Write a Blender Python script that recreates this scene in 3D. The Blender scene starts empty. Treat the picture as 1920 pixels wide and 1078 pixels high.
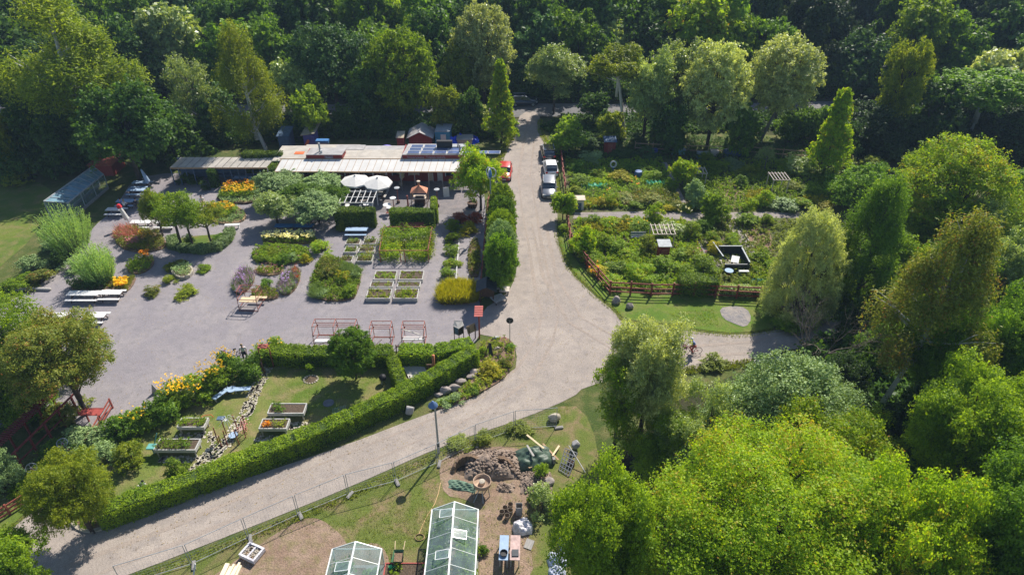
import bpy, bmesh, math, random
import numpy as np
from mathutils import Vector, Matrix
from mathutils.geometry import tessellate_polygon
R = math.radians
C = bpy.context.scene.collection
S = bpy.context.scene

# ---------------------------------------------------------------- camera, sky, sun, exposure
CAM_H, PITCH, FPX = 37.0, R(34.5), 1280.0        # drone height (m), pitch below horizon, focal length in photo pixels
cam = bpy.data.objects.new("camera", bpy.data.cameras.new("camera")); C.objects.link(cam)
cam.location = (0, 0, CAM_H); cam.rotation_euler = (R(90) - PITCH, 0, 0)
cam.data.sensor_width = 36; cam.data.lens = 36 * FPX / 1920; cam.data.clip_end = 3000
S.camera = cam
SUN_EL = R(46); SUN_DIR = Vector((0.45, 0.89, 0)).normalized() * math.cos(SUN_EL) + Vector((0, 0, math.sin(SUN_EL)))
w = bpy.data.worlds.new("World"); S.world = w; w.use_nodes = True
nt = w.node_tree; sky = nt.nodes.new("ShaderNodeTexSky"); sky.sky_type = 'NISHITA'; sky.sun_disc = False
sky.sun_elevation = SUN_EL; sky.sun_rotation = math.atan2(SUN_DIR.x, SUN_DIR.y)
sky.air_density = 1.0; sky.dust_density = 0.6; sky.ozone_density = 2.0
nt.links.new(sky.outputs[0], nt.nodes['Background'].inputs[0]); nt.nodes['Background'].inputs[1].default_value = 0.09
sun = bpy.data.objects.new("sun", bpy.data.lights.new("sun", 'SUN')); C.objects.link(sun)
sun.data.energy = 5.0; sun.data.angle = R(0.5); sun.data.color = (1.0, 0.93, 0.82)
sun.rotation_euler = SUN_DIR.to_track_quat('Z', 'Y').to_euler()
S.view_settings.view_transform = 'Standard'; S.view_settings.look = 'None'; S.view_settings.gamma = 1
S.view_settings.exposure = 0.6

# ---------------------------------------------------------------- photo pixel -> place on the ground
cP, sP = math.cos(PITCH), math.sin(PITCH)
def dep(py): return PITCH + math.atan((py - 539) / FPX)
def G(px, py, z=0.0):
    Y = (CAM_H - z) / math.tan(dep(py)); Z = Y * cP + (CAM_H - z) * sP
    return Vector(((px - 960) / FPX * Z, Y, z))
def hz(Y, py): return CAM_H - Y * math.tan(dep(py))
def ppm(Y, z=0.0): return FPX / (Y * cP + (CAM_H - z) * sP)

# ---------------------------------------------------------------- objects and labels
def tag(o, label=None, cat=None, group=None, kind=None):
    if label: o['label'] = label
    if cat: o['category'] = cat
    if group: o['group'] = group
    if kind: o['kind'] = kind
    return o
def thing(name, label, cat, loc=(0, 0, 0), rz=0.0, group=None):
    o = bpy.data.objects.new(name, None); C.objects.link(o); o.location = loc; o.rotation_euler = (0, 0, rz)
    o.empty_display_size = 0.3
    return tag(o, label, cat, group)
def link(name, me, mats, parent=None, loc=None, scale=None, rot=None):
    o = bpy.data.objects.new(name, me); C.objects.link(o)
    if parent: o.parent = parent
    if loc is not None: o.location = loc
    if scale is not None: o.scale = scale
    if rot is not None: o.rotation_euler = rot
    if mats is not None:
        mats = mats if isinstance(mats, (list, tuple)) else [mats]
        if len(me.materials) == 0:
            for m in mats: me.materials.append(m)
        else:
            for i, m in enumerate(mats):
                o.material_slots[i].link = 'OBJECT'; o.material_slots[i].material = m
    return o

# ---------------------------------------------------------------- materials
MATS = {}
def nodes_of(name):
    m = bpy.data.materials.new(name); m.use_nodes = True
    return m, m.node_tree, m.node_tree.nodes['Principled BSDF']
def mat(name, col, rough=0.7, metal=0.0, var=0.18, scale=3.0, bump=0.0, spec=0.4, stretch=(1, 1, 1), alpha=1.0, coat=0.0):
    if name in MATS: return MATS[name]
    m, t, b = nodes_of(name); N = t.nodes; L = t.links
    tc = N.new('ShaderNodeTexCoord'); mp = N.new('ShaderNodeMapping'); mp.inputs['Scale'].default_value = stretch
    L.new(tc.outputs['Object'], mp.inputs[0])
    n = N.new('ShaderNodeTexNoise'); n.inputs['Scale'].default_value = scale; n.inputs['Detail'].default_value = 6
    L.new(mp.outputs[0], n.inputs['Vector'])
    r = N.new('ShaderNodeValToRGB'); L.new(n.outputs[0], r.inputs[0])
    r.color_ramp.elements[0].position = 0.3; r.color_ramp.elements[1].position = 0.7
    r.color_ramp.elements[0].color = tuple(c * (1 - var) for c in col) + (1,)
    r.color_ramp.elements[1].color = tuple(min(1, c * (1 + var)) for c in col) + (1,)
    L.new(r.outputs[0], b.inputs['Base Color'])
    b.inputs['Roughness'].default_value = rough; b.inputs['Metallic'].default_value = metal
    b.inputs['Specular IOR Level'].default_value = spec; b.inputs['Alpha'].default_value = alpha
    b.inputs['Coat Weight'].default_value = coat
    if bump:
        bp = N.new('ShaderNodeBump'); bp.inputs['Strength'].default_value = bump; bp.inputs['Distance'].default_value = 0.05
        L.new(n.outputs[0], bp.inputs['Height']); L.new(bp.outputs[0], b.inputs['Normal'])
    MATS[name] = m; return m
def ground_mat(name, cols, big=0.12, mid=1.3, fine=14.0, bump=0.4, rough=0.95, speck=None):
    """cols: three colours mixed by broad, middle and fine noise."""
    m, t, b = nodes_of(name); N = t.nodes; L = t.links
    tc = N.new('ShaderNodeTexCoord')
    def noise(s, d=5, dist=0.0):
        n = N.new('ShaderNodeTexNoise'); n.inputs['Scale'].default_value = s; n.inputs['Detail'].default_value = d
        n.inputs['Distortion'].default_value = dist; L.new(tc.outputs['Object'], n.inputs['Vector']); return n
    def ramp(src, a, c, ca=(0, 0, 0, 1), cb=(1, 1, 1, 1)):
        r = N.new('ShaderNodeValToRGB'); L.new(src, r.inputs[0]); e = r.color_ramp.elements
        e[0].position = a; e[1].position = c; e[0].color = ca; e[1].color = cb; return r
    def mix(f, a, c, mode='MIX'):
        x = N.new('ShaderNodeMix'); x.data_type = 'RGBA'; x.blend_type = mode
        if hasattr(f, 'links'): L.new(f, x.inputs[0])
        else: x.inputs[0].default_value = f
        for s, i in ((a, 6), (c, 7)):
            if hasattr(s, 'links'): L.new(s, x.inputs[i])
            else: x.inputs[i].default_value = tuple(s) + (1,) if len(s) == 3 else s
        return x.outputs[2]
    n1, n2, n3 = noise(big, 4, .6), noise(mid, 7, .3), noise(fine, 4)
    c = mix(ramp(n1.outputs[0], .42, .62).outputs[0], cols[0], cols[1])
    c = mix(ramp(n2.outputs[0], .45, .72).outputs[0], c, cols[2])
    g = ramp(n3.outputs[0], .3, .72, (.62, .62, .62, 1), (1.25, 1.25, 1.25, 1))
    c = mix(1.0, c, g.outputs[0], 'MULTIPLY')
    if speck:
        v = N.new('ShaderNodeTexVoronoi'); v.inputs['Scale'].default_value = speck[1]; L.new(tc.outputs['Object'], v.inputs['Vector'])
        c = mix(ramp(v.outputs['Distance'], speck[2], speck[2] + .05, (1, 1, 1, 1), (0, 0, 0, 1)).outputs[0], c, speck[0])
    L.new(c, b.inputs['Base Color']); b.inputs['Roughness'].default_value = rough; b.inputs['Specular IOR Level'].default_value = .2
    bp = N.new('ShaderNodeBump'); bp.inputs['Strength'].default_value = bump; bp.inputs['Distance'].default_value = .06
    ad = N.new('ShaderNodeMath'); ad.operation = 'ADD'; L.new(n2.outputs[0], ad.inputs[0]); L.new(n3.outputs[0], ad.inputs[1])
    L.new(ad.outputs[0], bp.inputs['Height']); L.new(bp.outputs[0], b.inputs['Normal'])
    MATS[name] = m; return m
def leaf_mat(name, a, b_, trans=0.38, rough=0.5, ov=0.22, spec=0.2, cc=None):
    """two leaf colours mixed by each leaf's own tint; cc = rare odd leaves; ov = brightness differs from plant to plant"""
    if name in MATS: return MATS[name]
    m, t, b = nodes_of(name); N = t.nodes; L = t.links
    at = N.new('ShaderNodeAttribute'); at.attribute_name = 'tint'
    r = N.new('ShaderNodeValToRGB'); L.new(at.outputs['Fac'], r.inputs[0]); e = r.color_ramp.elements
    e[0].color = tuple(c * f for c, f in zip(a, (1.55, 1.5, 1.1))) + (1,); e[1].color = tuple(min(.9, c * f) for c, f in zip(b_, (1.5, 1.45, 1.05))) + (1,); e[0].position = .05; e[1].position = .9
    if cc:
        k = r.color_ramp.elements.new(.995); k.color = tuple(cc) + (1,)
    oi = N.new('ShaderNodeObjectInfo')
    mr = N.new('ShaderNodeMapRange'); mr.inputs[3].default_value = 1 - ov; mr.inputs[4].default_value = 1 + ov
    L.new(oi.outputs['Random'], mr.inputs[0])
    mu = N.new('ShaderNodeMix'); mu.data_type = 'RGBA'; mu.blend_type = 'MULTIPLY'; mu.inputs[0].default_value = 1
    L.new(r.outputs[0], mu.inputs[6]); L.new(mr.outputs[0], mu.inputs[7])
    tr = N.new('ShaderNodeBsdfTranslucent'); mx = N.new('ShaderNodeMixShader'); mx.inputs[0].default_value = trans
    ye = N.new('ShaderNodeMix'); ye.data_type = 'RGBA'; ye.blend_type = 'MULTIPLY'; ye.inputs[0].default_value = 1
    ye.inputs[7].default_value = (1.7, 1.6, .55, 1); L.new(mu.outputs[2], ye.inputs[6])
    L.new(mu.outputs[2], b.inputs['Base Color']); L.new(ye.outputs[2], tr.inputs[0])
    b.inputs['Roughness'].default_value = rough; b.inputs['Specular IOR Level'].default_value = spec
    L.new(b.outputs[0], mx.inputs[1]); L.new(tr.outputs[0], mx.inputs[2])
    L.new(mx.outputs[0], N['Material Output'].inputs[0])
    MATS[name] = m; return m
def glass_mat(name, col, rough=.08, mixf=.55):
    if name in MATS: return MATS[name]
    m, t, b = nodes_of(name); N = t.nodes; L = t.links
    b.inputs['Base Color'].default_value = tuple(col) + (1,); b.inputs['Roughness'].default_value = rough; b.inputs['Specular IOR Level'].default_value = .8
    tp = N.new('ShaderNodeBsdfTransparent'); tp.inputs[0].default_value = (.86, .93, .92, 1)
    n = N.new('ShaderNodeTexNoise'); n.inputs['Scale'].default_value = 1.2; n.inputs['Detail'].default_value = 6
    tc = N.new('ShaderNodeTexCoord'); L.new(tc.outputs['Object'], n.inputs['Vector'])
    mr = N.new('ShaderNodeMapRange'); mr.inputs[1].default_value = .3; mr.inputs[2].default_value = .7
    mr.inputs[3].default_value = mixf * .6; mr.inputs[4].default_value = mixf * 1.3; L.new(n.outputs[0], mr.inputs[0])
    mx = N.new('ShaderNodeMixShader'); L.new(mr.outputs[0], mx.inputs[0]); L.new(tp.outputs[0], mx.inputs[1]); L.new(b.outputs[0], mx.inputs[2])
    L.new(mx.outputs[0], N['Material Output'].inputs[0]); MATS[name] = m; return m

# ---------------------------------------------------------------- mesh builder
class MB:
    def __init__(s): s.v = []; s.f = []
    def add(s, vs, fs):
        k = len(s.v); s.v += [tuple(p) for p in vs]; s.f += [tuple(i + k for i in f) for f in fs]; return s
    def box(s, c, d, rz=0.0, taper=1.0, M=None):
        x, y, z = d[0] / 2, d[1] / 2, d[2] / 2; q = []
        for k, t in ((-1, 1.0), (1, taper)):
            for a, b in ((-1, -1), (1, -1), (1, 1), (-1, 1)): q.append(Vector((a * x * t, b * y * t, k * z)))
        m = M if M is not None else Matrix.Rotation(rz, 3, 'Z')
        q = [m @ p + Vector(c) for p in q]
        return s.add(q, [(3, 2, 1, 0), (4, 5, 6, 7), (0, 1, 5, 4), (1, 2, 6, 5), (2, 3, 7, 6), (3, 0, 4, 7)])
    def beam(s, p, q, w_, h_=None):
        p, q = Vector(p), Vector(q); h_ = h_ or w_; d = q - p; L_ = d.length
        if L_ < 1e-6: return s
        d.normalize(); up = Vector((0, 0, 1)) if abs(d.z) < .98 else Vector((0, 1, 0))
        sx = d.cross(up).normalized(); sz = sx.cross(d)
        vs = []
        for e in (p, q):
            for a, b in ((-1, -1), (1, -1), (1, 1), (-1, 1)): vs.append(e + sx * a * w_ / 2 + sz * b * h_ / 2)
        return s.add(vs, [(3, 2, 1, 0), (4, 5, 6, 7), (0, 1, 5, 4), (1, 2, 6, 5), (2, 3, 7, 6), (3, 0, 4, 7)])
    def tube(s, pts, rad, n=8, cap=True):
        pts = [Vector(p) for p in pts]; rad = rad if isinstance(rad, (list, tuple)) else [rad] * len(pts)
        vs = []; fs = []; ref = Vector((0.31, 0.95, 0.07)).normalized()
        for i, p in enumerate(pts):
            d = (pts[min(i + 1, len(pts) - 1)] - pts[max(i - 1, 0)]).normalized()
            if abs(d.dot(ref)) > .95: ref = Vector((0.9, .1, .4)).normalized()
            a = d.cross(ref).normalized(); b = d.cross(a)
            for k in range(n):
                t = 2 * math.pi * k / n; vs.append(p + (a * math.cos(t) + b * math.sin(t)) * rad[i])
        for i in range(len(pts) - 1):
            for k in range(n):
                j = (k + 1) % n; fs.append((i * n + k, i * n + j, (i + 1) * n + j, (i + 1) * n + k))
        if cap: fs += [tuple(range(n - 1, -1, -1)), tuple(range((len(pts) - 1) * n, len(pts) * n))]
        return s.add(vs, fs)
    def lathe(s, c, prof, n=20, sq=1.0):
        c = Vector(c); vs = []; fs = []
        for r_, z in prof:
            for k in range(n):
                t = 2 * math.pi * k / n; vs.append(c + Vector((r_ * math.cos(t), r_ * math.sin(t) * sq, z)))
        for i in range(len(prof) - 1):
            for k in range(n):
                j = (k + 1) % n; fs.append((i * n + k, i * n + j, (i + 1) * n + j, (i + 1) * n + k))
        return s.add(vs, fs)
    def prism(s, pts, z0, z1):
        n = len(pts); a = sum(pts[i][0] * pts[(i + 1) % n][1] - pts[(i + 1) % n][0] * pts[i][1] for i in range(n))
        if a < 0: pts = pts[::-1]
        vs = [(p[0], p[1], z0) for p in pts] + [(p[0], p[1], z1) for p in pts]
        return s.add(vs, [tuple(range(n - 1, -1, -1)), tuple(range(n, 2 * n))] + [(i, (i + 1) % n, n + (i + 1) % n, n + i) for i in range(n)])
    def quad(s, a, b, c, d, th=0.0):
        if not th: return s.add([a, b, c, d], [(0, 1, 2, 3)])
        a, b, c, d = map(Vector, (a, b, c, d)); n = (b - a).cross(d - a).normalized() * th
        return s.add([a, b, c, d, a - n, b - n, c - n, d - n], [(0, 1, 2, 3), (7, 6, 5, 4), (0, 4, 5, 1), (1, 5, 6, 2), (2, 6, 7, 3), (3, 7, 4, 0)])
    def rock(s, c, r_, seed=0, sq=(1, 1, .7), sub=None):
        rg = random.Random(seed); bm = bmesh.new(); bmesh.ops.create_icosphere(bm, subdivisions=sub or (3 if r_ > .16 else 2), radius=1)
        ax = [(Vector((rg.gauss(0, 1), rg.gauss(0, 1), rg.gauss(0, 1))).normalized(), rg.uniform(.6, .92)) for _ in range(14)]
        vs = []
        for v in bm.verts:
            p = v.co.copy()
            for a, d in ax:
                e = p.dot(a)
                if e > d: p -= a * (e - d) * .9
            p *= 1 + rg.uniform(-.015, .015)
            vs.append(Vector((p.x * sq[0], p.y * sq[1], p.z * sq[2])) * r_ + Vector(c))
        fs = [tuple(v.index for v in f.verts) for f in bm.faces]; bm.free(); return s.add(vs, fs)
    def mesh(s, name, smooth=False):
        me = bpy.data.meshes.new(name); me.from_pydata(s.v, [], s.f); me.update()
        if smooth: me.polygons.foreach_set('use_smooth', [True] * len(me.polygons))
        return me
    def build(s, name, m, parent=None, smooth=False, loc=None):
        return link(name, s.mesh(name, smooth), m, parent, loc)
def struct(name, pts, z, m, label=None):
    """flat piece of the setting from photo pixels"""
    p = [G(x, y) for x, y in pts]; q = [Vector((v.x, v.y, z)) for v in p]
    tri = tessellate_polygon([q]); fs = []
    for t in tri:
        n = (q[t[1]] - q[t[0]]).cross(q[t[2]] - q[t[0]]); fs.append(t if n.z > 0 else t[::-1])
    me = bpy.data.meshes.new(name); me.from_pydata([tuple(v) for v in q], [], fs)
    o = link(name, me, m); return tag(o, label, kind='structure')
def smooth_poly(pts, k=2):
    for _ in range(k):
        q = []
        for i in range(len(pts)):
            a, b = pts[i], pts[(i + 1) % len(pts)]
            q += [(a[0] * .75 + b[0] * .25, a[1] * .75 + b[1] * .25), (a[0] * .25 + b[0] * .75, a[1] * .25 + b[1] * .75)]
        pts = q
    return pts

# ---------------------------------------------------------------- leaves
def leaf_mesh(name, P, Nrm, size, tint, rg, aspect=.6, blade=None):
    """P: (n,3) leaf centres, Nrm: (n,3) rough facing; one small diamond leaf per point. blade: (n,3) long axis for blades."""
    n = len(P); N = Nrm / (np.linalg.norm(Nrm, axis=1, keepdims=True) + 1e-9)
    t = blade if blade is not None else rg.normal(size=(n, 3))
    if blade is None: t = t - N * np.sum(t * N, axis=1, keepdims=True)
    t /= np.linalg.norm(t, axis=1, keepdims=True) + 1e-9
    b = np.cross(N, t); b /= np.linalg.norm(b, axis=1, keepdims=True) + 1e-9
    s = size * rg.uniform(.6, 1.35, size=(n, 1)) if np.isscalar(size) else size.reshape(-1, 1)
    V = np.empty((n, 4, 3), np.float32)
    V[:, 0] = P - t * s * .5; V[:, 2] = P + t * s * .5
    V[:, 1] = P + b * s * aspect * .5 + N * s * .08; V[:, 3] = P - b * s * aspect * .5 + N * s * .08
    me = bpy.data.meshes.new(name)
    me.vertices.add(n * 4); me.vertices.foreach_set('co', V.reshape(-1))
    me.loops.add(n * 4); me.loops.foreach_set('vertex_index', np.arange(n * 4, dtype=np.int32))
    me.polygons.add(n); me.polygons.foreach_set('loop_start', np.arange(0, n * 4, 4, dtype=np.int32))
    me.polygons.foreach_set('loop_total', np.full(n, 4, np.int32))
    me.update(calc_edges=True)
    at = me.attributes.new('tint', 'FLOAT', 'FACE'); tint = np.clip(tint, 0, .96); tint[rg.uniform(0, 1, n) < .008] = 1.0
    at.data.foreach_set('value', tint.astype(np.float32))
    return me
def unit(v): return v / (np.linalg.norm(v, axis=1, keepdims=True) + 1e-9)
def crown_pts(rg, style, lobes, clumps, per, lump=.34):
    """points in a crown of radius 1 standing on z=0 with height 2 (scaled afterwards); returns P, N, clump tint"""
    C_ = []; Rl = []
    k = 0
    while len(C_) < lobes:
        d = unit(rg.normal(size=(1, 3)))[0]; rr = rg.uniform(.35, .8) if style != 'cone' else rg.uniform(.05, .8)
        if style == 'round': c = d * rr; c[2] = c[2] * .95 + 1.0; r_ = lump * rg.uniform(.75, 1.25)
        elif style == 'dome':
            d[2] = abs(d[2]); c = d * rr * np.array([1, 1, 1.55]) * (1.12 if rr > .6 else 1); c[2] += .15; r_ = lump * rg.uniform(.7, 1.2)
        elif style in ('ball', 'cap'):
            k_ = len(C_); zz = 1 - (k_ + .5) / lobes * (2 if style == 'ball' else 1.15); zz = max(-.99, zz); a_ = k_ * 2.39996; q_ = math.sqrt(1 - zz * zz)
            d = np.array([math.cos(a_) * q_, math.sin(a_) * q_, zz]) + rg.normal(0, .06, 3); d /= np.linalg.norm(d)
            rr = rg.uniform(.76, .86) if k_ % 9 else rg.uniform(.3, .6)
            if style == 'ball': c = d * rr * np.array([1, 1, .95]); c[2] += 1.0
            else: c = d * rr * np.array([1, 1, 1.75]); c[2] = max(c[2], -.1) + .15
            r_ = lump * rg.uniform(.75, 1.15)
        elif style == 'cone':
            z = rg.uniform(.1, 1.92); q = (1 - z / 2.02) ** .8 * .82; a = rg.uniform(0, 6.283)
            c = np.array([math.cos(a) * q * rg.uniform(.3, 1), math.sin(a) * q * rg.uniform(.3, 1), z]); r_ = .12 + .25 * (1 - z / 2)
        elif style == 'birch':
            z = rg.uniform(.2, 1.85); q = math.sin(min(1, (2 - z) / 1.5) * 1.57) * .68; a = rg.uniform(0, 6.283); u = rg.uniform(.25, 1)
            c = np.array([math.cos(a) * q * u, math.sin(a) * q * u, z]); r_ = lump * .8 * rg.uniform(.6, 1.1)
        elif style == 'wide':
            c = d * rr; c[0] *= 1; c[2] = abs(c[2]) * .9 + .75; r_ = lump * rg.uniform(.7, 1.2)
        C_.append(c); Rl.append(r_)
    C_ = np.array(C_); Rl = np.array(Rl)
    li = rg.integers(0, lobes, clumps); d = unit(rg.normal(size=(clumps, 3)))
    d[:, 2] = np.where(d[:, 2] < -.35, -d[:, 2] * rg.uniform(0, 1, clumps), d[:, 2])
    rad = Rl[li] * rg.uniform(.55, 1.08, clumps) ** .6
    cc = C_[li] + d * rad[:, None]
    ct = rg.normal(.5, .2, clumps) + (rg.normal(0, .12, lobes))[li]
    ii = np.repeat(np.arange(clumps), per); m = len(ii)
    sp = lump * .24
    sd = unit(d * .8 + rg.normal(size=(clumps, 3)) * .55 + np.array([0, 0, .35])); u = rg.uniform(-.4, 1, m)
    ln = lump * rg.uniform(.25, .75, clumps)
    off = sd[ii] * (u * ln[ii])[:, None] + rg.normal(size=(m, 3)) * sp * np.array([.62, .62, .34]) * (1.15 - .6 * u)[:, None]
    off[:, 2] -= (np.maximum(u, 0) ** 2) * ln[ii] * .25
    if style == 'birch':
        off[:, 2] -= np.abs(rg.normal(size=m)) * .16; off[:, :2] *= .7
    if style == 'cone': off[:, 2] *= .6
    P = cc[ii] + off
    N = d[ii] * .55 + rg.normal(size=(m, 3)) * .55 + np.array([0, 0, .45])
    tint = ct[ii] + rg.normal(0, .2, m)
    keep = P[:, 2] > 0.02
    return P[keep], N[keep], tint[keep], C_, Rl
PROTO = {}
def crown_proto(style, var, dens):
    key = (style, var, dens)
    if key in PROTO: return PROTO[key]
    lobes, cl, per, size, lump = {'far': (26, 760, 20, .10, .33), 'mid': (30, 1150, 26, .06, .29), 'ballm': (60, 1500, 26, .058, .24), 'balln': (100, 4600, 26, .028, .19), 'giant': (120, 9000, 25, .0165, .15), 'near': (64, 3600, 28, .031, .215),
                                  'thin': (16, 420, 24, .05, .3), 'shrub': (11, 300, 15, .105, .38), 'tiny': (7, 110, 13, .19, .42),
                                  'soft': (30, 1500, 24, .045, .29)}[dens]
    rg = np.random.default_rng(var * 17 + len(style) * 5 + len(dens))
    P, N, t, C_, Rl = crown_pts(rg, style, lobes, cl, per, lump)
    asp = .34 if style == 'birch' else .62
    me = leaf_mesh('crown', P, N, size, t, rg, asp)
    # limbs: trunk to every lobe, inside the crown, plus the bare stem below (z<0 part is scaled separately)
    mb = MB(); rr = random.Random(var)
    top = 1.5 if style in ('cone', 'birch') else 1.05
    mb.tube([(0, 0, -.02), (.02, .01, .5), (-.02, .02, 1.0), (.01, 0, top)], [.05, .042, .03, .01], 8)
    for c, r_ in zip(C_, Rl):
        z0 = max(.02, min(c[2] - .25, top - .15)) if style not in ('dome', 'cap') else rr.uniform(.0, .15)
        if len(C_) > 60 and rr.random() < .5: continue
        mid = Vector((c[0] * .5 + rr.uniform(-.05, .05), c[1] * .5 + rr.uniform(-.05, .05), (z0 * .45 + c[2] * .55)))
        mb.tube([(0, 0, z0), mid, tuple(c + np.array([0, 0, r_ * .2]))], [.022, .014, .004], 5, False)
        for _ in range(2):
            e = Vector(tuple(c)) + Vector((rr.uniform(-1, 1), rr.uniform(-1, 1), rr.uniform(-.2, 1))) * r_ * .8
            mb.tube([mid, (mid + e) / 2 + Vector((0, 0, .02)), e], [.01, .007, .002], 4, False)
    PROTO[key] = (me, mb.mesh('limbs', True)); return PROTO[key]
def stem_mesh(var):
    key = ('stem', var)
    if key not in PROTO:
        mb = MB(); rr = random.Random(var); n = 7
        mb.tube([(rr.uniform(-.1, .1) * (i > 0), rr.uniform(-.1, .1) * (i > 0), i / n) for i in range(n)] + [(0, 0, 1.02)],
                [1.5, 1.12, 1.0, .95, .9, .85, .8, .76], 10, False)
        PROTO[key] = mb.mesh('stem', True)
    return PROTO[key]
_cnt = [0]
BARK = {'brown': mat('bark_brown', (.07, .055, .045), .9, var=.4, scale=6, bump=.6), 'white': mat('bark_white', (.5, .49, .46), .8, var=.35, scale=9, bump=.3, stretch=(1, 1, 3)),
        'grey': mat('bark_grey', (.17, .16, .15), .9, var=.35, scale=6, bump=.5)}
def tree(kind, px, bpy_, top, wpx, leaf, label, name='tree', cat='tree', stem=.12, bark='brown', dens='far', depth=1.0, group=None, lean=(0, 0), trunk_r=None, var=None, cpx=None):
    """px,bpy_: photo pixel of the foot; top: row of the crown top; wpx: crown width in pixels; stem: bare-stem share of the height"""
    g = G(px, bpy_); h = hz(g.y, top); w_ = wpx / ppm(g.y, h * .6); _cnt[0] += 1
    if kind == 'round' and stem <= .05: kind = 'dome'
    v = var if var is not None else _cnt[0] % (5 if dens in ('far', 'mid', 'shrub', 'tiny') else 2)
    me, lm = crown_proto(kind, v, dens)
    rs = random.Random(_cnt[0]); rot = rs.uniform(0, 6.28)
    if kind in ('dome', 'cap'): stem = min(stem, .03)
    t = thing(name, label, cat, g, 0, group)
    ch = h * (1 - stem); r_ = w_ / 2 / (.98 if kind != 'birch' else .9); sc = (r_, r_ * depth, ch / 2.0)
    if kind in ('round', 'wide', 'ball'): sc = (r_ * .92, r_ * .92 * depth, ch / (1.85 if kind == 'wide' else 1.95))
    if kind in ('dome', 'cap'): sc = (r_, r_ * depth, ch / 1.75)
    off = Vector((lean[0] * h, lean[1] * h, h * stem * .98))
    if kind == 'round' : off.z -= ch * .04
    if kind == 'wide': off.z -= ch * .12
    link('crown', me, leaf, t, off, sc, (0, 0, rot if depth == 1 else rs.choice([0, math.pi])))
    tr = trunk_r or max(.05, h * .014)
    k = link('trunk', stem_mesh(v), BARK[bark], t)
    L_ = Vector((off.x, off.y, h * (stem + .12))); k.scale = (tr, tr, L_.length); k.rotation_euler = L_.to_track_quat('Z', 'Y').to_euler()
    link('limbs', lm, BARK[bark], t, off, sc, (0, 0, rot if depth == 1 else 0))
    return t
SH = {}
def shrub(px, py, wpx, h, leaf, label, name='shrub', cat='shrub', kind='dome', dens='shrub', depth=.9, group=None, z=0.0, top=None):
    g = G(px, py); g.z = z; 
    if top is not None: h = hz(g.y, top)
    r_ = wpx / 2 / ppm(g.y); _cnt[0] += 1; g.y += r_ * .6 * depth
    me, lm = crown_proto(kind, _cnt[0] % 5, dens); rs = random.Random(_cnt[0])
    t = thing(name, label, cat, g, 0, group); rot = rs.uniform(0, 6.28)
    hh = h / (1.75 if kind == 'dome' else 2)
    link('foliage', me, leaf, t, None, (r_, r_ * (depth if depth != .9 else 1), hh), (0, 0, rot if depth == .9 else 0))
    link('stem', lm, BARK['brown'], t, None, (r_ * .8, r_ * .8, hh * .85), (0, 0, rot))
    return t
def in_poly(x, y, poly):
    ins = np.zeros(len(x), bool); n = len(poly); j = n - 1
    for i in range(n):
        xi, yi = poly[i]; xj, yj = poly[j]
        c = ((yi > y) != (yj > y)) & (x < (xj - xi) * (y - yi) / (yj - yi + 1e-12) + xi); ins ^= c; j = i
    return ins
def sample_poly(rg, poly, n):
    xs = [p[0] for p in poly]; ys = [p[1] for p in poly]; X = []; tot = 0
    while tot < n:
        x = rg.uniform(min(xs), max(xs), n * 2); y = rg.uniform(min(ys), max(ys), n * 2); k = in_poly(x, y, poly)
        X.append(np.stack([x[k], y[k]], 1)); tot += k.sum()
    return np.concatenate(X)[:n]
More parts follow.
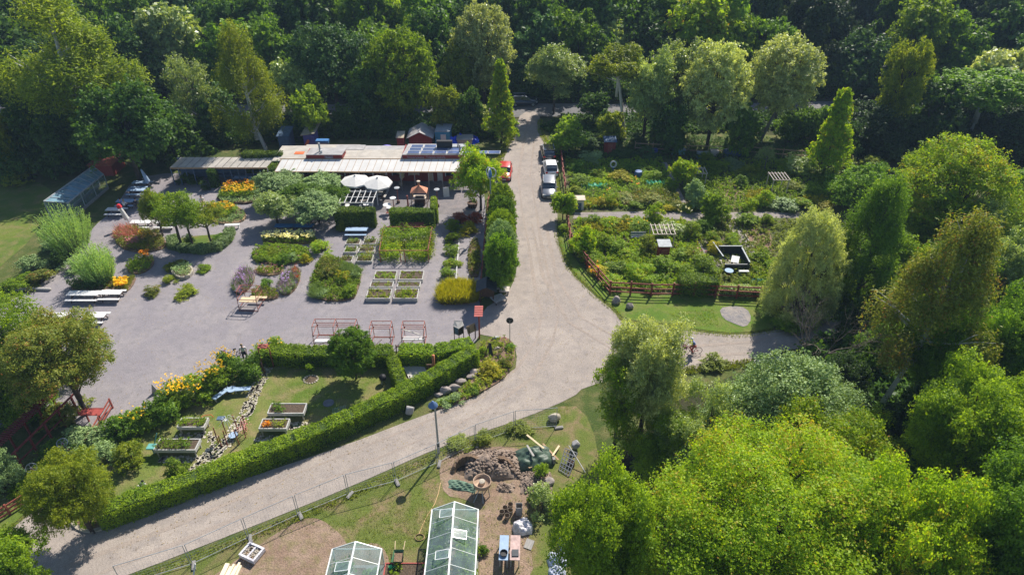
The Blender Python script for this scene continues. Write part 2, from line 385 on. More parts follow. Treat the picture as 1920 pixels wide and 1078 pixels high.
def planting(name, poly, h, leaf, parent=None, dens=1.0, size=.11, style='leafy', z=0.05, seed=0, origin=(0, 0, 0), hv=.35, world=False):
    """low plants over a patch of ground (poly = photo pixels, or metres when world): clumps of leaves, blades or flower heads"""
    P_ = [tuple(p) for p in poly] if world else [tuple(G(x, y)[:2]) for x, y in poly]
    a = abs(sum(P_[i][0] * P_[(i + 1) % len(P_)][1] - P_[(i + 1) % len(P_)][0] * P_[i][1] for i in range(len(P_)))) / 2
    rg = np.random.default_rng(seed + int(a * 100)); o = np.array(origin)
    if style == 'flowers':
        n = max(6, int(a * 14 * dens)); q = sample_poly(rg, P_, n); per = 5
        c = np.column_stack([q, z + h * rg.uniform(.85, 1.12, n)]); ii = np.repeat(np.arange(n), per)
        P = c[ii] + rg.normal(size=(len(ii), 3)) * size * .35; N = rg.normal(size=(len(ii), 3)) * .4 + np.array([0, 0, 1]); bl = None
        t = rg.uniform(0, 1, n)[ii]; asp = .9; sz = size
    elif style == 'blades':
        n = max(20, int(a * 90 * dens)); q = sample_poly(rg, P_, n); per = 4; ii = np.repeat(np.arange(n), per)
        hh = h * rg.uniform(1 - hv, 1 + hv, n); c = np.column_stack([q, np.full(n, z)])
        d = rg.normal(size=(len(ii), 3)) * .28 + np.array([-.1, -.05, 1]); d = unit(d)
        L_ = hh[ii] * rg.uniform(.6, 1, len(ii)); P = c[ii] + d * (L_ * .5)[:, None]; bl = d
        N = unit(np.cross(d, rg.normal(size=(len(ii), 3)))); t = rg.normal(.5, .25, n)[ii] + rg.normal(0, .12, len(ii)); asp = None; sz = L_
    else:
        n = max(12, int(a * 26 * dens)); q = sample_poly(rg, P_, n); per = 16; ii = np.repeat(np.arange(n), per)
        f1 = np.sin(q[:, 0] * 2.1 + seed) * np.cos(q[:, 1] * 2.7 + seed * 2) * .5 + .5
        top = h * (1 - hv + hv * 1.6 * f1 * rg.uniform(.5, 1.1, n)); c = np.column_stack([q, z + top * rg.uniform(.55, 1, n)])
        P = c[ii] + rg.normal(size=(len(ii), 3)) * np.array([.13, .13, .1]) * max(.5, min(1.6, h))
        lowz = rg.uniform(0, 1, len(ii)) < .3; P[lowz, 2] *= rg.uniform(0, .8, lowz.sum()); P[:, 2] = np.maximum(P[:, 2], z)
        N = rg.normal(size=(len(ii), 3)) * .6 + np.array([0, -.1, .8]); bl = None
        t = (rg.normal(.5, .22, n))[ii] + rg.normal(0, .18, len(ii)); asp = .6; sz = size
    P = P - o
    if bl is not None:
        me = leaf_mesh(name, P, N, sz, t, rg, np.clip(.035 / np.mean(sz), .02, .2), bl)
    else: me = leaf_mesh(name, P, N, sz, t, rg, asp)
    o_ = link(name, me, leaf, parent)
    if parent is not None: o_['kind'] = 'stuff'
    return o_
def hedge(label, pts, width, h, leaf, name='hedge', cat='hedge', size=.1, dens=1.0, group=None, world=False, z0=0.0):
    """clipped hedge along a line of photo pixels: leafy shell round a solid leafy core"""
    p = [Vector(q) for q in pts] if world else [G(x, y) for x, y in pts]
    t = thing(name, label, cat, p[0], 0, group); o = p[0]; rg = np.random.default_rng(int(abs(p[0].x * 31 + p[0].y * 7)) + 3)
    Ps = []; Ns = []; mb = MB(); wn = width / 2
    nrm = []
    for i in range(len(p)):
        d = (p[min(i + 1, len(p) - 1)] - p[max(i - 1, 0)]); d.z = 0; d.normalize(); nrm.append(Vector((-d.y, d.x, 0)))
    q = .80
    for i in range(len(p) - 1):
        a, b = p[i] - o, p[i + 1] - o; na, nb = nrm[i], nrm[i + 1]
        A = [a + na * wn * q, a - na * wn * q, b - nb * wn * q, b + nb * wn * q]
        mb.add([v + Vector((0, 0, z0)) for v in A] + [v + Vector((0, 0, h * .93)) for v in A],
               [(4, 5, 6, 7), (0, 4, 7, 3), (1, 2, 6, 5)] + ([(0, 1, 5, 4)] if i == 0 else []) + ([(3, 7, 6, 2)] if i == len(p) - 2 else []))
        L_ = (b - a).length
        for side in (-1, 0, 1):
            n = int(L_ * (width if side == 0 else h - z0) * 400 * dens * (.11 / size) ** 1.6); u = rg.uniform(0, 1, n)
            base = np.outer(1 - u, np.array(a)) + np.outer(u, np.array(b)); nn = np.outer(1 - u, np.array(na)) + np.outer(u, np.array(nb))
            wob = .11 * np.sin(u * L_ * 1.3 + i * 2.1) + .07 * np.sin(u * L_ * 3.7 + i) + .05 * np.sin(u * L_ * 8.1 + i * 2)
            if side == 0:
                P = base + nn * (rg.uniform(-1, 1, n) * wn)[:, None]; P[:, 2] += h + wob * .8 + rg.normal(0, .045, n); N = np.tile([0, 0, 1.], (n, 1))
            else:
                P = base + nn * (side * wn + (wob * .6 * side) + rg.normal(0, .05, n))[:, None]; P[:, 2] += z0 + (h - z0) * rg.uniform(0, 1.02, n); N = nn * side
            Ps.append(P); Ns.append(N * .7 + rg.normal(size=(n, 3)) * .6 + np.array([0, 0, .25]))
    for e, sg in ((0, -1), (-1, 1)):
        n = int(width * h * 400 * dens * (.11 / size) ** 1.6); d = (p[1] - p[0]) if e == 0 else (p[-1] - p[-2]); d.normalize(); a = p[e] - o
        P = np.tile(np.array(a), (n, 1)) + np.outer(rg.uniform(-wn, wn, n), np.array(nrm[e])) + np.outer(np.full(n, .06 * sg) + rg.normal(0, .04, n), np.array(d)); P[:, 2] += z0 + (h - z0) * rg.uniform(0, 1, n)
        Ps.append(P); Ns.append(np.tile(np.array(d) * sg, (n, 1)) + rg.normal(size=(n, 3)) * .6)
    P = np.concatenate(Ps); N = np.concatenate(Ns)
    cl = np.sin(P[:, 0] * 1.1) * np.cos(P[:, 1] * 1.3 + 1) * .2 + np.sin(P[:, 0] * 5.3 + P[:, 2] * 4) * .1
    me = leaf_mesh('leaves', P, N, size, rg.normal(.5, .24, len(P)) + cl, rg, .65)
    link('leaves', me, leaf, t); mb.build('branch_core', MATS['hedge_core'], t)
    return t
# ================================================================ foliage and ground colours
mat('hedge_core', (.035, .065, .012), .95, var=.4, scale=8)
LF = {}
def lf(k, a, b, **kw): LF[k] = leaf_mat('leaf_' + k, a, b, **kw)
lf('deep', (.022, .055, .014), (.065, .13, .028))
lf('bluegreen', (.025, .06, .025), (.075, .15, .055), trans=.3)
lf('mid', (.045, .10, .013), (.13, .23, .026), trans=.42)
lf('bright', (.07, .132, .013), (.195, .285, .024), trans=.45)
lf('lime', (.09, .165, .011), (.235, .33, .019), trans=.5, cc=(.36, .22, .03))
lf('olive', (.075, .12, .012), (.21, .25, .022), trans=.42)
lf('birch', (.07, .12, .012), (.20, .26, .025), trans=.45)
lf('silver', (.10, .16, .06), (.27, .34, .16), trans=.38, rough=.4, spec=.5)
lf('grey', (.14, .18, .085), (.36, .41, .24), trans=.36, rough=.42, spec=.5)
lf('sage', (.09, .15, .075), (.22, .31, .17), trans=.2)
lf('rust', (.065, .10, .022), (.19, .21, .045), trans=.35, cc=(.3, .12, .04))
lf('gold', (.15, .17, .008), (.32, .30, .015), trans=.4)
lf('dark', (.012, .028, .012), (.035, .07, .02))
lf('conifer', (.016, .034, .02), (.045, .075, .03), trans=.15)
lf('hedge', (.065, .125, .012), (.20, .28, .02), trans=.42)
lf('hedgedark', (.03, .065, .012), (.12, .18, .02), trans=.35)
lf('grass', (.09, .13, .02), (.22, .27, .05), trans=.35)
lf('yellowflower', (.48, .29, .006), (.55, .38, .012), trans=.2)
lf('orange', (.45, .15, .005), (.52, .24, .01), trans=.2)
lf('purple', (.2, .13, .42), (.34, .24, .60), trans=.2)
lf('pink', (.26, .09, .13), (.42, .2, .27), trans=.2)
lf('cream', (.55, .5, .25), (.75, .7, .5), trans=.2)
lf('white', (.6, .58, .52), (.85, .83, .78), trans=.2)
lf('redleaf', (.16, .03, .025), (.35, .1, .06), trans=.3)

gm = ground_mat('meadow', ((.055, .085, .018), (.10, .12, .03), (.15, .14, .055)), .09, .9, 9, .6)
gm_lawn = ground_mat('lawn_grass', ((.085, .14, .02), (.13, .17, .028), (.20, .17, .07)), .3, .8, 18, .5)
gm_dry = ground_mat('dry_lawn', ((.115, .15, .03), (.22, .17, .09), (.13, .155, .035)), .55, 2.2, 16, .7)
gm_gravel = ground_mat('grey_gravel', ((.25, .23, .25), (.295, .27, .278), (.225, .21, .228)), .22, 1.3, 30, .35, speck=((.4, .38, .38), 22, .1))
gm_road = ground_mat('road_gravel', ((.325, .282, .252), (.375, .325, .288), (.28, .246, .228)), .25, 1.1, 26, .35, speck=((.5, .46, .42), 15, .09))
gm_asph = ground_mat('asphalt', ((.15, .15, .16), (.19, .18, .18), (.13, .13, .135)), .2, 1.2, 30, .2)
gm_soil = ground_mat('bare_soil', ((.20, .135, .09), (.27, .18, .125), (.16, .11, .075)), .5, 2.0, 14, .9)
gm_sand = ground_mat('pink_dirt', ((.30, .215, .16), (.24, .165, .12), (.21, .175, .09)), .45, 1.8, 14, .8)
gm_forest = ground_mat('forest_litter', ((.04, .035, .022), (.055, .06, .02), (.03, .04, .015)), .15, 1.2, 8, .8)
gm_plot = ground_mat('plot_soil', ((.075, .09, .025), (.12, .10, .06), (.10, .14, .03)), .35, 1.4, 10, .9)
gm_path = ground_mat('garden_path', ((.27, .24, .235), (.31, .27, .25), (.22, .2, .19)), .4, 1.6, 22, .4)
gm_shaded_pave = ground_mat('shaded_paving', ((.20, .185, .19), (.25, .22, .22), (.17, .16, .17)), .3, 1.6, 24, .3)  # tone carries the shadow that lies in front of the cafe

me = bpy.data.meshes.new('ground'); me.from_pydata([(-900, -200, 0), (900, -200, 0), (900, 1800, 0), (-900, 1800, 0)], [], [(0, 1, 2, 3)])
tag(link('ground', me, gm), 'rough grass covering the ground', kind='structure')
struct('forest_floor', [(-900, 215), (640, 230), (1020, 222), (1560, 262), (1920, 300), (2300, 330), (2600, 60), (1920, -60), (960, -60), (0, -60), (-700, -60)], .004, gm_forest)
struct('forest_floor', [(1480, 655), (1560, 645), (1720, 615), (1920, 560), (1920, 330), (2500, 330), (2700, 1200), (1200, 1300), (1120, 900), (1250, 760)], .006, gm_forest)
struct('asphalt_road', smooth_poly([(-300, 192), (300, 196), (640, 197), (1000, 194), (1300, 197), (1600, 189), (2100, 180), (2100, 198), (1600, 207), (1300, 215), (1000, 219), (640, 226), (300, 226), (-300, 226)], 1), .012, gm_asph)
struct('gravel_yard', smooth_poly([(-60, 600), (60, 545), (120, 500), (170, 430), (215, 392), (250, 335), (330, 322), (520, 330), (870, 322), (905, 345), (912, 400), (905, 470), (898, 560), (905, 640), (840, 660), (600, 662), (500, 650), (440, 690), (330, 740), (200, 820), (90, 770), (-80, 830)], 1), .012, gm_gravel)
struct('shaded_terrace_paving', [(640, 322), (868, 322), (900, 345), (905, 405), (820, 402), (740, 400), (650, 395)], .018, gm_shaded_pave)  # terrace sheet, the cafe front's shadow put into its darker colour
struct('road', smooth_poly([(978, 210), (966, 240), (944, 290), (926, 330), (930, 352), (960, 375), (968, 420), (970, 500), (962, 535), (940, 560), (905, 580), (890, 625), (925, 632), (955, 636), (970, 660), (966, 700), (905, 740), (800, 776), (640, 838), (420, 910), (200, 985), (150, 985), (105, 930), (60, 960), (-60, 1060), (-60, 1140), (120, 1120), (235, 1080), (460, 992), (640, 920), (840, 831), (980, 785), (1075, 745), (1095, 725), (1200, 700), (1300, 692), (1420, 678), (1560, 644), (1720, 606), (1720, 572), (1560, 590), (1470, 617), (1385, 630), (1300, 622), (1255, 612), (1165, 606), (1150, 582), (1112, 553), (1062, 503), (1043, 445), (1046, 400), (1042, 300), (1012, 248), (1012, 210)], 1), .024, gm_road)
struct('lawn', smooth_poly([(-400, 340), (60, 335), (110, 365), (85, 400), (60, 450), (0, 500), (-60, 560), (-400, 600)], 1), .02, gm_lawn)
struct('lawn', smooth_poly([(505, 655), (700, 665), (890, 640), (895, 655), (760, 745), (560, 850), (350, 920), (215, 985), (150, 930), (190, 850), (300, 790), (420, 700)], 1), .03, ground_mat('garden_lawn', ((.10, .155, .022), (.17, .19, .05), (.25, .20, .10)), .28, .7, 16, .5))
struct('lawn', smooth_poly([(1070, 752), (985, 792), (842, 838), (640, 930), (460, 1002), (250, 1085), (200, 1250), (1150, 1250), (1130, 900), (1110, 790)], 1), .02, gm_dry)
struct('lawn', smooth_poly([(105, 915), (60, 950), (-30, 1035), (-100, 1000), (-60, 960), (60, 900), (110, 880)], 1), .034, gm_lawn)
struct('lawn', smooth_poly([(1055, 430), (1045, 445), (1066, 500), (1112, 548), (1152, 577), (1170, 600), (1260, 608), (1310, 618), (1385, 626), (1470, 612), (1480, 560), (1140, 552), (1070, 480)], 1), .03, ground_mat('verge_grass', ((.09, .16, .018), (.13, .19, .025), (.17, .18, .05)), .4, .9, 16, .5))
struct('bare_soil', smooth_poly([(370, 1100), (450, 1045), (540, 985), (590, 965), (640, 1000), (655, 1030), (720, 1010), (740, 1100), (560, 1160)], 2), .03, gm_sand)
struct('bare_soil', smooth_poly([(830, 855), (870, 843), (960, 835), (1010, 860), (1000, 930), (985, 960), (1005, 1100), (900, 1120), (895, 950), (870, 935), (835, 930), (822, 890)], 1), .032, gm_sand)
struct('plot_ground', [(1052, 290), (1068, 405), (1078, 470), (1142, 548), (1472, 556), (1560, 440), (1700, 420), (1920, 380), (1920, 300), (1560, 290), (1300, 285)], .014, gm_plot)
struct('garden_path', [(1078, 399), (1200, 397), (1300, 399), (1440, 398), (1520, 400), (1520, 409), (1440, 409), (1300, 412), (1200, 409), (1074, 410)], .022, gm_path)
struct('garden_path', [(1240, 305), (1250, 305), (1292, 392), (1304, 408), (1352, 500), (1336, 505), (1285, 410), (1272, 392)], .028, gm_path)
struct('garden_path', [(1355, 408), (1372, 408), (1420, 480), (1400, 482)], .028, gm_path)
struct('bed_soil', [(1342, 343), (1382, 343), (1402, 372), (1352, 372)], .03, gm_soil)
struct('bed_soil', [(1356, 374), (1378, 374), (1392, 392), (1368, 393)], .03, gm_soil)
struct('bed_soil', [(1385, 420), (1440, 420), (1452, 470), (1410, 470)], .03, gm_soil)
struct('bedrock', smooth_poly([(1348, 578), (1375, 574), (1400, 578), (1410, 598), (1398, 615), (1378, 608), (1355, 598)], 1), .05, ground_mat('granite', ((.27, .25, .25), (.36, .32, .29), (.2, .2, .22)), .8, 3, 20, 1.0))

gm_track = ground_mat('wheel_track_gravel', ((.325, .275, .24), (.36, .30, .26), (.28, .24, .215)), .5, 2.5, 26, .35)
for tz, (pts, offs) in enumerate((([(1000, 225), (992, 260), (984, 330), (992, 400), (1003, 460), (1020, 540), (1030, 590), (1022, 640), (985, 700), (900, 760), (780, 815), (560, 905), (330, 1000), (120, 1085)], (-.75, .75)), ([(1010, 420), (1030, 520), (1080, 600), (1160, 650), (1280, 660), (1420, 650), (1560, 615)], (-.7, .7)))):
    P_ = [G(*p) for p in pts]
    for o_ in offs:
        a = []; b = []
        for i, p in enumerate(P_):
            d = P_[min(i + 1, len(P_) - 1)] - P_[max(i - 1, 0)]; n = Vector((-d.y, d.x, 0)).normalized(); c = p + n * (o_ + .12 * math.sin(i * 2.3 + o_)); w_ = .13 + .06 * math.sin(i * 1.7 + o_); a.append(c + n * w_); b.append(c - n * w_)
        me = bpy.data.meshes.new('wheel_track'); k = len(a); me.from_pydata([(v.x, v.y, .029 + tz * .005) for v in a] + [(v.x, v.y, .029 + tz * .005) for v in b], [], [(i, k + i, k + i + 1, i + 1) for i in range(k - 1)]); me.flip_normals() if me.polygons[0].normal.z < 0 else None
        tag(link('wheel_track', me, gm_track), kind='structure')
# ================================================================ trees: kind, foot px, foot row, top row, width px, leaf, label, options
T0 = [
 # --- far forest, last rows
 ('round', -20, 118, -70, 120, 'deep', 'dark forest tree at the top left corner of the wood', {}),
 ('round', 95, 105, -60, 120, 'dark', 'nearly black tree filling the top edge left of the large olive birch', {}),
 ('round', 210, 112, -40, 110, 'mid', 'mid green crown peeking over the large olive birch', {}),
 ('round', 300, 105, -50, 110, 'bluegreen', 'bluish crown at the top edge above the grey twiggy tree', {}),
 ('round', 400, 120, -30, 110, 'mid', 'mid green round crown at the top edge above the leaning yellow birch', {}),
 ('round', 470, 100, -60, 100, 'bright', 'fresh green crown at the top edge right above the yellow birch', {}),
 ('round', 560, 118, -40, 110, 'deep', 'deep green crown at the top edge between two lighter trees', {}),
 ('round', 655, 105, -50, 110, 'mid', 'green crown at the top edge behind the bluish broad tree', {}),
 ('round', 745, 110, -55, 100, 'bright', 'sunlit green crown at the top edge behind the full round green tree', {}),
 ('cone', 830, 105, -70, 70, 'conifer', 'dark narrow conifer at the top edge left of the silvery round tree', {}),
 ('round', 905, 100, -60, 100, 'deep', 'dark crown at the top edge behind the silvery round tree', {}),
 ('round', 985, 112, -50, 110, 'mid', 'green crown at the top edge above the lane mouth', {}),
 ('cone', 1060, 100, -75, 70, 'conifer', 'dark conifer rising above the light green tree at the lane mouth', {}),
 ('round', 1125, 108, -60, 100, 'deep', 'dark crown at the top edge above the yellowing birch', {}),
 ('round', 1200, 100, -45, 100, 'dark', 'blackish crown at the top edge beside the bright lime crown', {}),
 ('cone', 1400, 100, -80, 80, 'conifer', 'brownish dark conifer at the top edge above the frosted round tree', {}),
 ('cone', 1465, 95, -70, 70, 'conifer', 'dark spruce at the top edge right of the frosted round tree', {}),
 ('cone', 1530, 100, -70, 80, 'conifer', 'tall dark spruce at the top edge in the shaded slope', {}),
 ('cone', 1600, 92, -80, 80, 'conifer', 'dark spruce at the top edge behind the shaded blue green tree', {}),
 ('cone', 1750, 96, -75, 85, 'conifer', 'dark spruce at the top edge right of the sunlit slope tree', {}),
 ('cone', 1830, 92, -70, 80, 'conifer', 'dark spruce at the top edge above the white crowned tree', {}),
 ('cone', 1900, 100, -80, 90, 'conifer', 'dark spruce in the top right corner', {}),
 ('round', 1965, 110, -60, 120, 'deep', 'dark crown cut by the right edge near the top', {}),
 # --- far forest, middle rows
 ('round', 30, 165, -10, 140, 'deep', 'deep green tree in the upper left of the wood', {}),
 ('round', 120, 185, 25, 120, 'bluegreen', 'bluish green tree left of the large olive birch', {}),
 ('round', 335, 165, 2, 130, 'silver', 'pale grey green dome behind the twiggy bare tree', {}),
 ('round', 270, 175, 20, 100, 'deep', 'dark green crown behind the right side of the large olive birch', {}),
 ('round', 440, 170, 30, 110, 'mid', 'mid green crown left behind the leaning yellow birch', {}),
 ('round', 540, 165, 15, 100, 'mid', 'mid green crown right behind the leaning yellow birch', {}),
 ('wide', 705, 175, 12, 110, 'mid', 'loose green crown left of the full round green tree', {}),
 ('round', 820, 175, 5, 110, 'deep', 'broad dark green crown between round green and silvery trees', {}),
 ('round', 1000, 160, 18, 110, 'bluegreen', 'tall bluish green tree behind the dark vehicle', {}),
 ('round', 1085, 165, 10, 100, 'mid', 'green tree behind and right of the light tree at the lane mouth', {}),
 ('round', 1150, 140, 20, 80, 'silver', 'hazy silver crown right behind the yellowing birch', {}),
 ('round', 1230, 150, -15, 110, 'deep', 'dark tree above the pair of grey willows', {}),
 ('round', 1300, 155, -18, 130, 'lime', 'bright lime tree at the top edge above the grey willows', {}),
 ('round', 1355, 150, -5, 90, 'bright', 'yellow green tree next to the bright lime tree', {}),
 ('round', 1445, 165, 28, 100, 'mid', 'green crown directly behind the frosted round tree', {}),
 ('cone', 1510, 165, -10, 90, 'conifer', 'dark conifer in the shadow right behind the frosted round tree', {}),
 ('round', 1592, 175, 38, 95, 'bluegreen', 'shaded blue green domed tree on the dark slope', {}),
 ('round', 1690, 160, -20, 110, 'bright', 'sunlit yellow green tree on the upper right slope', {'stem': .15}),
 ('round', 1765, 165, 15, 100, 'mid', 'sunlit loose green tree on the upper right slope', {}),
 ('round', 1850, 150, -10, 110, 'deep', 'dark tree behind the white crowned tree', {}),
 ('round', 1925, 175, 40, 110, 'bluegreen', 'bluish dark tree at the right edge above the broad arching tree', {}),
 ('round', 1600, 380, 290, 110, 'mid', 'green crown between the yellow cone tree and the dome tree', {'dens': 'mid', 'stem': .03}),
 ('round', 1630, 330, 292, 60, 'olive', 'dull green crown just left of the top of the dome tree', {'dens': 'mid', 'stem': .03}),
 ('round', 1900, 380, 320, 90, 'mid', 'green crown right of the dome tree near the edge', {'dens': 'mid', 'stem': .03}),
 ('round', 1870, 470, 390, 130, 'bright', 'bright crown below the right side of the dome tree', {'dens': 'mid', 'stem': .03}),
 ('round', 1760, 600, 450, 170, 'mid', 'broad green crown in the middle of the right wood', {'dens': 'near', 'stem': .03}),
 ('round', 1680, 560, 430, 140, 'bright', 'sunny green crown behind the tall birch', {'dens': 'mid', 'stem': .03}),
 ('round', 1940, 700, 520, 160, 'mid', 'green crown cut by the right edge at mid height', {'dens': 'near', 'stem': .05}),
 ('round', 1620, 690, 600, 110, 'mid', 'green lower crown right of the leafless tree', {'dens': 'mid', 'stem': .03}),
 ('round', 1480, 1000, 760, 330, 'lime', 'sunny lime green crown behind the giant lime tree', {'dens': 'near', 'stem': .15}),
 ('round', 150, 310, 200, 120, 'mid', 'green tree in front of the foot of the huge olive birch', {'stem': .03}),
 ('round', 330, 300, 170, 120, 'deep', 'dark green tree right of the big tree over the red shed', {'stem': .03}),
 ('round', 700, 245, 120, 110, 'deep', 'dark tree between the bluish and the round fresh green tree', {'stem': .03}),
 ('round', 1300, 900, 715, 190, 'silver', 'pale green tree filling the gap right of the open leafy tree', {'dens': 'near', 'stem': .03}),
 ('round', 1240, 900, 760, 170, 'bright', 'low bright tree at the upper left shoulder of the giant lime tree', {'dens': 'near', 'stem': .03}),
 ('round', 1590, 880, 770, 170, 'lime', 'lime crown at the upper right shoulder of the giant lime tree', {'dens': 'near', 'stem': .03}),
 # --- trees along the far road
 ('birch', 225, 298, -30, 300, 'birch', 'huge olive green birch with drooping branches at upper left', {'stem': .18, 'bark': 'white', 'dens': 'soft', 'lean': (-.12, 0)}),
 ('round', 65, 250, 70, 140, 'deep', 'dark tree in shadow left of the huge olive birch', {}),
 ('round', 92, 308, 165, 115, 'deep', 'dark green tree standing by the left lawn shadow', {'stem': .1}),
 ('birch', 0, 335, 105, 120, 'olive', 'yellowish drooping tree cut by the left edge', {'stem': .1}),
 ('round', 265, 345, 148, 190, 'deep', 'big dark green tree overhanging the red shed roof', {'stem': .08, 'dens': 'mid'}),
 ('thin', 385, 262, 85, 110, 'silver', 'half bare grey tree with twiggy branches left of the leaning birch', {'dens': 'thin', 'kind': 'round', 'bark': 'grey'}),
 ('round', 420, 262, 150, 95, 'bluegreen', 'grey green bushy tree at the foot of the leaning birch', {'stem': .1}),
 ('birch', 500, 282, 38, 150, 'olive', 'tall yellow green birch standing behind the left shelter', {'stem': .1, 'bark': 'white', 'dens': 'soft', 'lean': (-.06, 0)}),
 ('round', 560, 235, 110, 90, 'silver', 'silver green tree right of the tall yellow birch', {}),
 ('round', 592, 268, 158, 75, 'bright', 'small bright green tree behind the lean to shed', {'stem': .1}),
 ('round', 635, 218, 15, 160, 'bluegreen', 'broad bluish green tree beside the far road', {'dens': 'mid', 'stem': .12}),
 ('ball', 760, 236, 54, 140, 'bright', 'full round fresh green tree beside the far road', {'dens': 'ballm', 'stem': .06}),
 ('round', 835, 255, 158, 70, 'olive', 'small olive tree right of the full round green tree', {'stem': .1}),
 ('round', 880, 256, 165, 60, 'deep', 'dark small tree behind the turquoise container', {'stem': .1}),
 ('round', 893, 250, 190, 52, 'grey', 'whitish grey bush like tree behind the blue tarpaulins', {'stem': .05}),
 ('ball', 908, 195, 6, 120, 'grey', 'large silvery white crowned tree above the lane', {'dens': 'ballm'}),
 ('round', 868, 200, 62, 85, 'olive', 'dull olive tree in front of the silvery crowned tree', {}),
 ('cone', 940, 268, 116, 72, 'lime', 'slender yellow green conical tree left of the lane mouth', {'dens': 'ballm', 'stem': .04}),
 ('round', 1038, 214, 78, 115, 'silver', 'light green heart shaped tree at the lane mouth', {'dens': 'mid', 'stem': .2}),
 ('wide', 1172, 262, 62, 125, 'olive', 'slim birch with yellowing top and long bent trunk', {'stem': .5, 'bark': 'white', 'dens': 'mid', 'lean': (-.12, 0)}),
 ('round', 1112, 232, 168, 62, 'deep', 'small dark round tree beside the far road', {'stem': .1}),
 ('round', 1205, 268, 88, 120, 'silver', 'left one of the clustered grey willows', {'dens': 'mid', 'stem': .15}),
 ('round', 1265, 250, 62, 130, 'silver', 'rear grey willow of the cluster', {'dens': 'mid', 'stem': .1}),
 ('ball', 1325, 277, 78, 130, 'grey', 'right and largest one of the clustered grey willows', {'dens': 'ballm', 'stem': .12}),
 ('ball', 1425, 266, 68, 138, 'grey', 'frosted pale round crown on a long slanting trunk', {'dens': 'ballm', 'stem': .25, 'lean': (.1, 0), 'bark': 'grey'}),
 ('round', 1488, 262, 188, 70, 'mid', 'small tree with bright top below the frosted round tree', {'stem': .05}),
 ('cone', 1542, 330, 172, 92, 'lime', 'yellow green conical tree at the far end of the plots', {'dens': 'ballm', 'stem': .05}),
 ('round', 1655, 272, 60, 100, 'olive', 'tall ragged olive green tree on the right slope', {'dens': 'mid', 'stem': .2}),
 ('round', 1730, 278, 140, 120, 'deep', 'dark bushy tree under the left side of the broad arching tree', {'stem': .05}),
 ('round', 1822, 235, 78, 150, 'grey', 'white crowned tree peeking over the broad arching tree', {}),
 ('wide', 1812, 268, 92, 215, 'mid', 'broad arching tree with yellow green edge and forked white trunk', {'dens': 'mid', 'stem': .32, 'bark': 'white'}),
 ('round', 1900, 300, 200, 110, 'dark', 'dark tree under the right side of the broad arching tree', {'stem': .1}),
 ('round', 1640, 300, 205, 110, 'dark', 'dark low tree in shade behind the yellow green cone', {'stem': .05}),
 ('round', 1765, 285, 236, 42, 'bright', 'little bright tree above the yellow dome tree', {'stem': .05}),
 # --- right side wood
 ('cap', 1742, 465, 262, 255, 'lime', 'huge yellow green dome shaped tree at right', {'dens': 'balln', 'stem': .02}),
 ('birch', 1600, 565, 325, 165, 'mid', 'dark hanging willow standing left of the big birch', {'dens': 'soft', 'stem': .1}),
 ('round', 1700, 480, 350, 150, 'lime', 'low bright yellow crown in front of the dome tree', {'dens': 'mid', 'stem': .1}),
 ('cap', 1490, 590, 388, 140, 'grey', 'silvery rounded willow at the corner of the plots', {'dens': 'balln', 'stem': .02, 'depth': .9}),
 ('round', 1545, 575, 420, 90, 'bright', 'fresh green tree squeezed between silvery and hanging willows', {'dens': 'mid', 'stem': .05}),
 ('birch', 1640, 778, 385, 245, 'rust', 'tall birch with white trunk and brownish green crown', {'dens': 'soft', 'stem': .3, 'bark': 'white', 'lean': (.07, 0), 'trunk_r': .15}),
 ('round', 1790, 505, 350, 100, 'silver', 'silvery tree right of the low bright yellow crown', {'dens': 'mid', 'stem': .1}),
 ('round', 1845, 580, 425, 125, 'silver', 'dark silver tree behind the bushy right wood', {'dens': 'mid', 'stem': .1}),
 ('birch', 1905, 470, 310, 120, 'olive', 'drooping yellowish tree cut by the right edge', {'dens': 'soft', 'stem': .1}),
 ('round', 1890, 560, 450, 120, 'bright', 'bright green layered tree near the right edge', {'dens': 'mid', 'stem': .2}),
 ('cone', 1890, 650, 480, 110, 'conifer', 'dull pine near the right edge', {'dens': 'ballm', 'stem': .2}),
 ('round', 1700, 770, 520, 170, 'mid', 'mid green tree right behind the white birch trunk', {'dens': 'near', 'stem': .1}),
 ('round', 1825, 780, 520, 190, 'mid', 'bushy mid green tree in the right wood', {'dens': 'near', 'stem': .1}),
 ('round', 1595, 650, 560, 80, 'deep', 'dark small tree behind the leafless tree', {'dens': 'mid', 'stem': .05}),
 ('round', 1915, 900, 590, 190, 'bright', 'sunlit green tree cut by the right edge above the lower wood', {'dens': 'near', 'stem': .15}),
 ('round', 1745, 960, 660, 270, 'bright', 'broad green tree with sunny top in the lower right wood', {'dens': 'near', 'stem': .15}),
 ('round', 1880, 1130, 770, 330, 'mid', 'large green tree reaching into the lower right corner', {'dens': 'near', 'stem': .2}),
 ('round', 1780, 1240, 860, 360, 'mid', 'shadowed tree at the bottom edge right of the giant lime tree', {'dens': 'near', 'stem': .2}),
 ('cap', 1440, 890, 682, 330, 'sage', 'broad whitish green tree between the path and the giant lime tree', {'dens': 'balln', 'stem': .02, 'depth': .8}),
 ('round', 1197, 830, 566, 200, 'grey', 'pale airy tree beside the road junction', {'dens': 'near', 'stem': .08}),
 ('round', 1150, 850, 655, 150, 'bright', 'open leafy green tree with visible branches in front of the pale airy tree', {'dens': 'thin', 'stem': .12}),
 ('wide', 1400, 1200, 770, 690, 'lime', 'giant lime green tree filling the lower right foreground', {'dens': 'giant', 'stem': .25, 'var': 3}),
 ('round', 1590, 1230, 860, 300, 'lime', 'right hand lime green tree grown into the giant one', {'dens': 'near', 'stem': .2}),
 ('round', 1120, 1180, 850, 260, 'bright', 'darker green tree on the left flank of the giant lime tree', {'dens': 'near', 'stem': .15}),
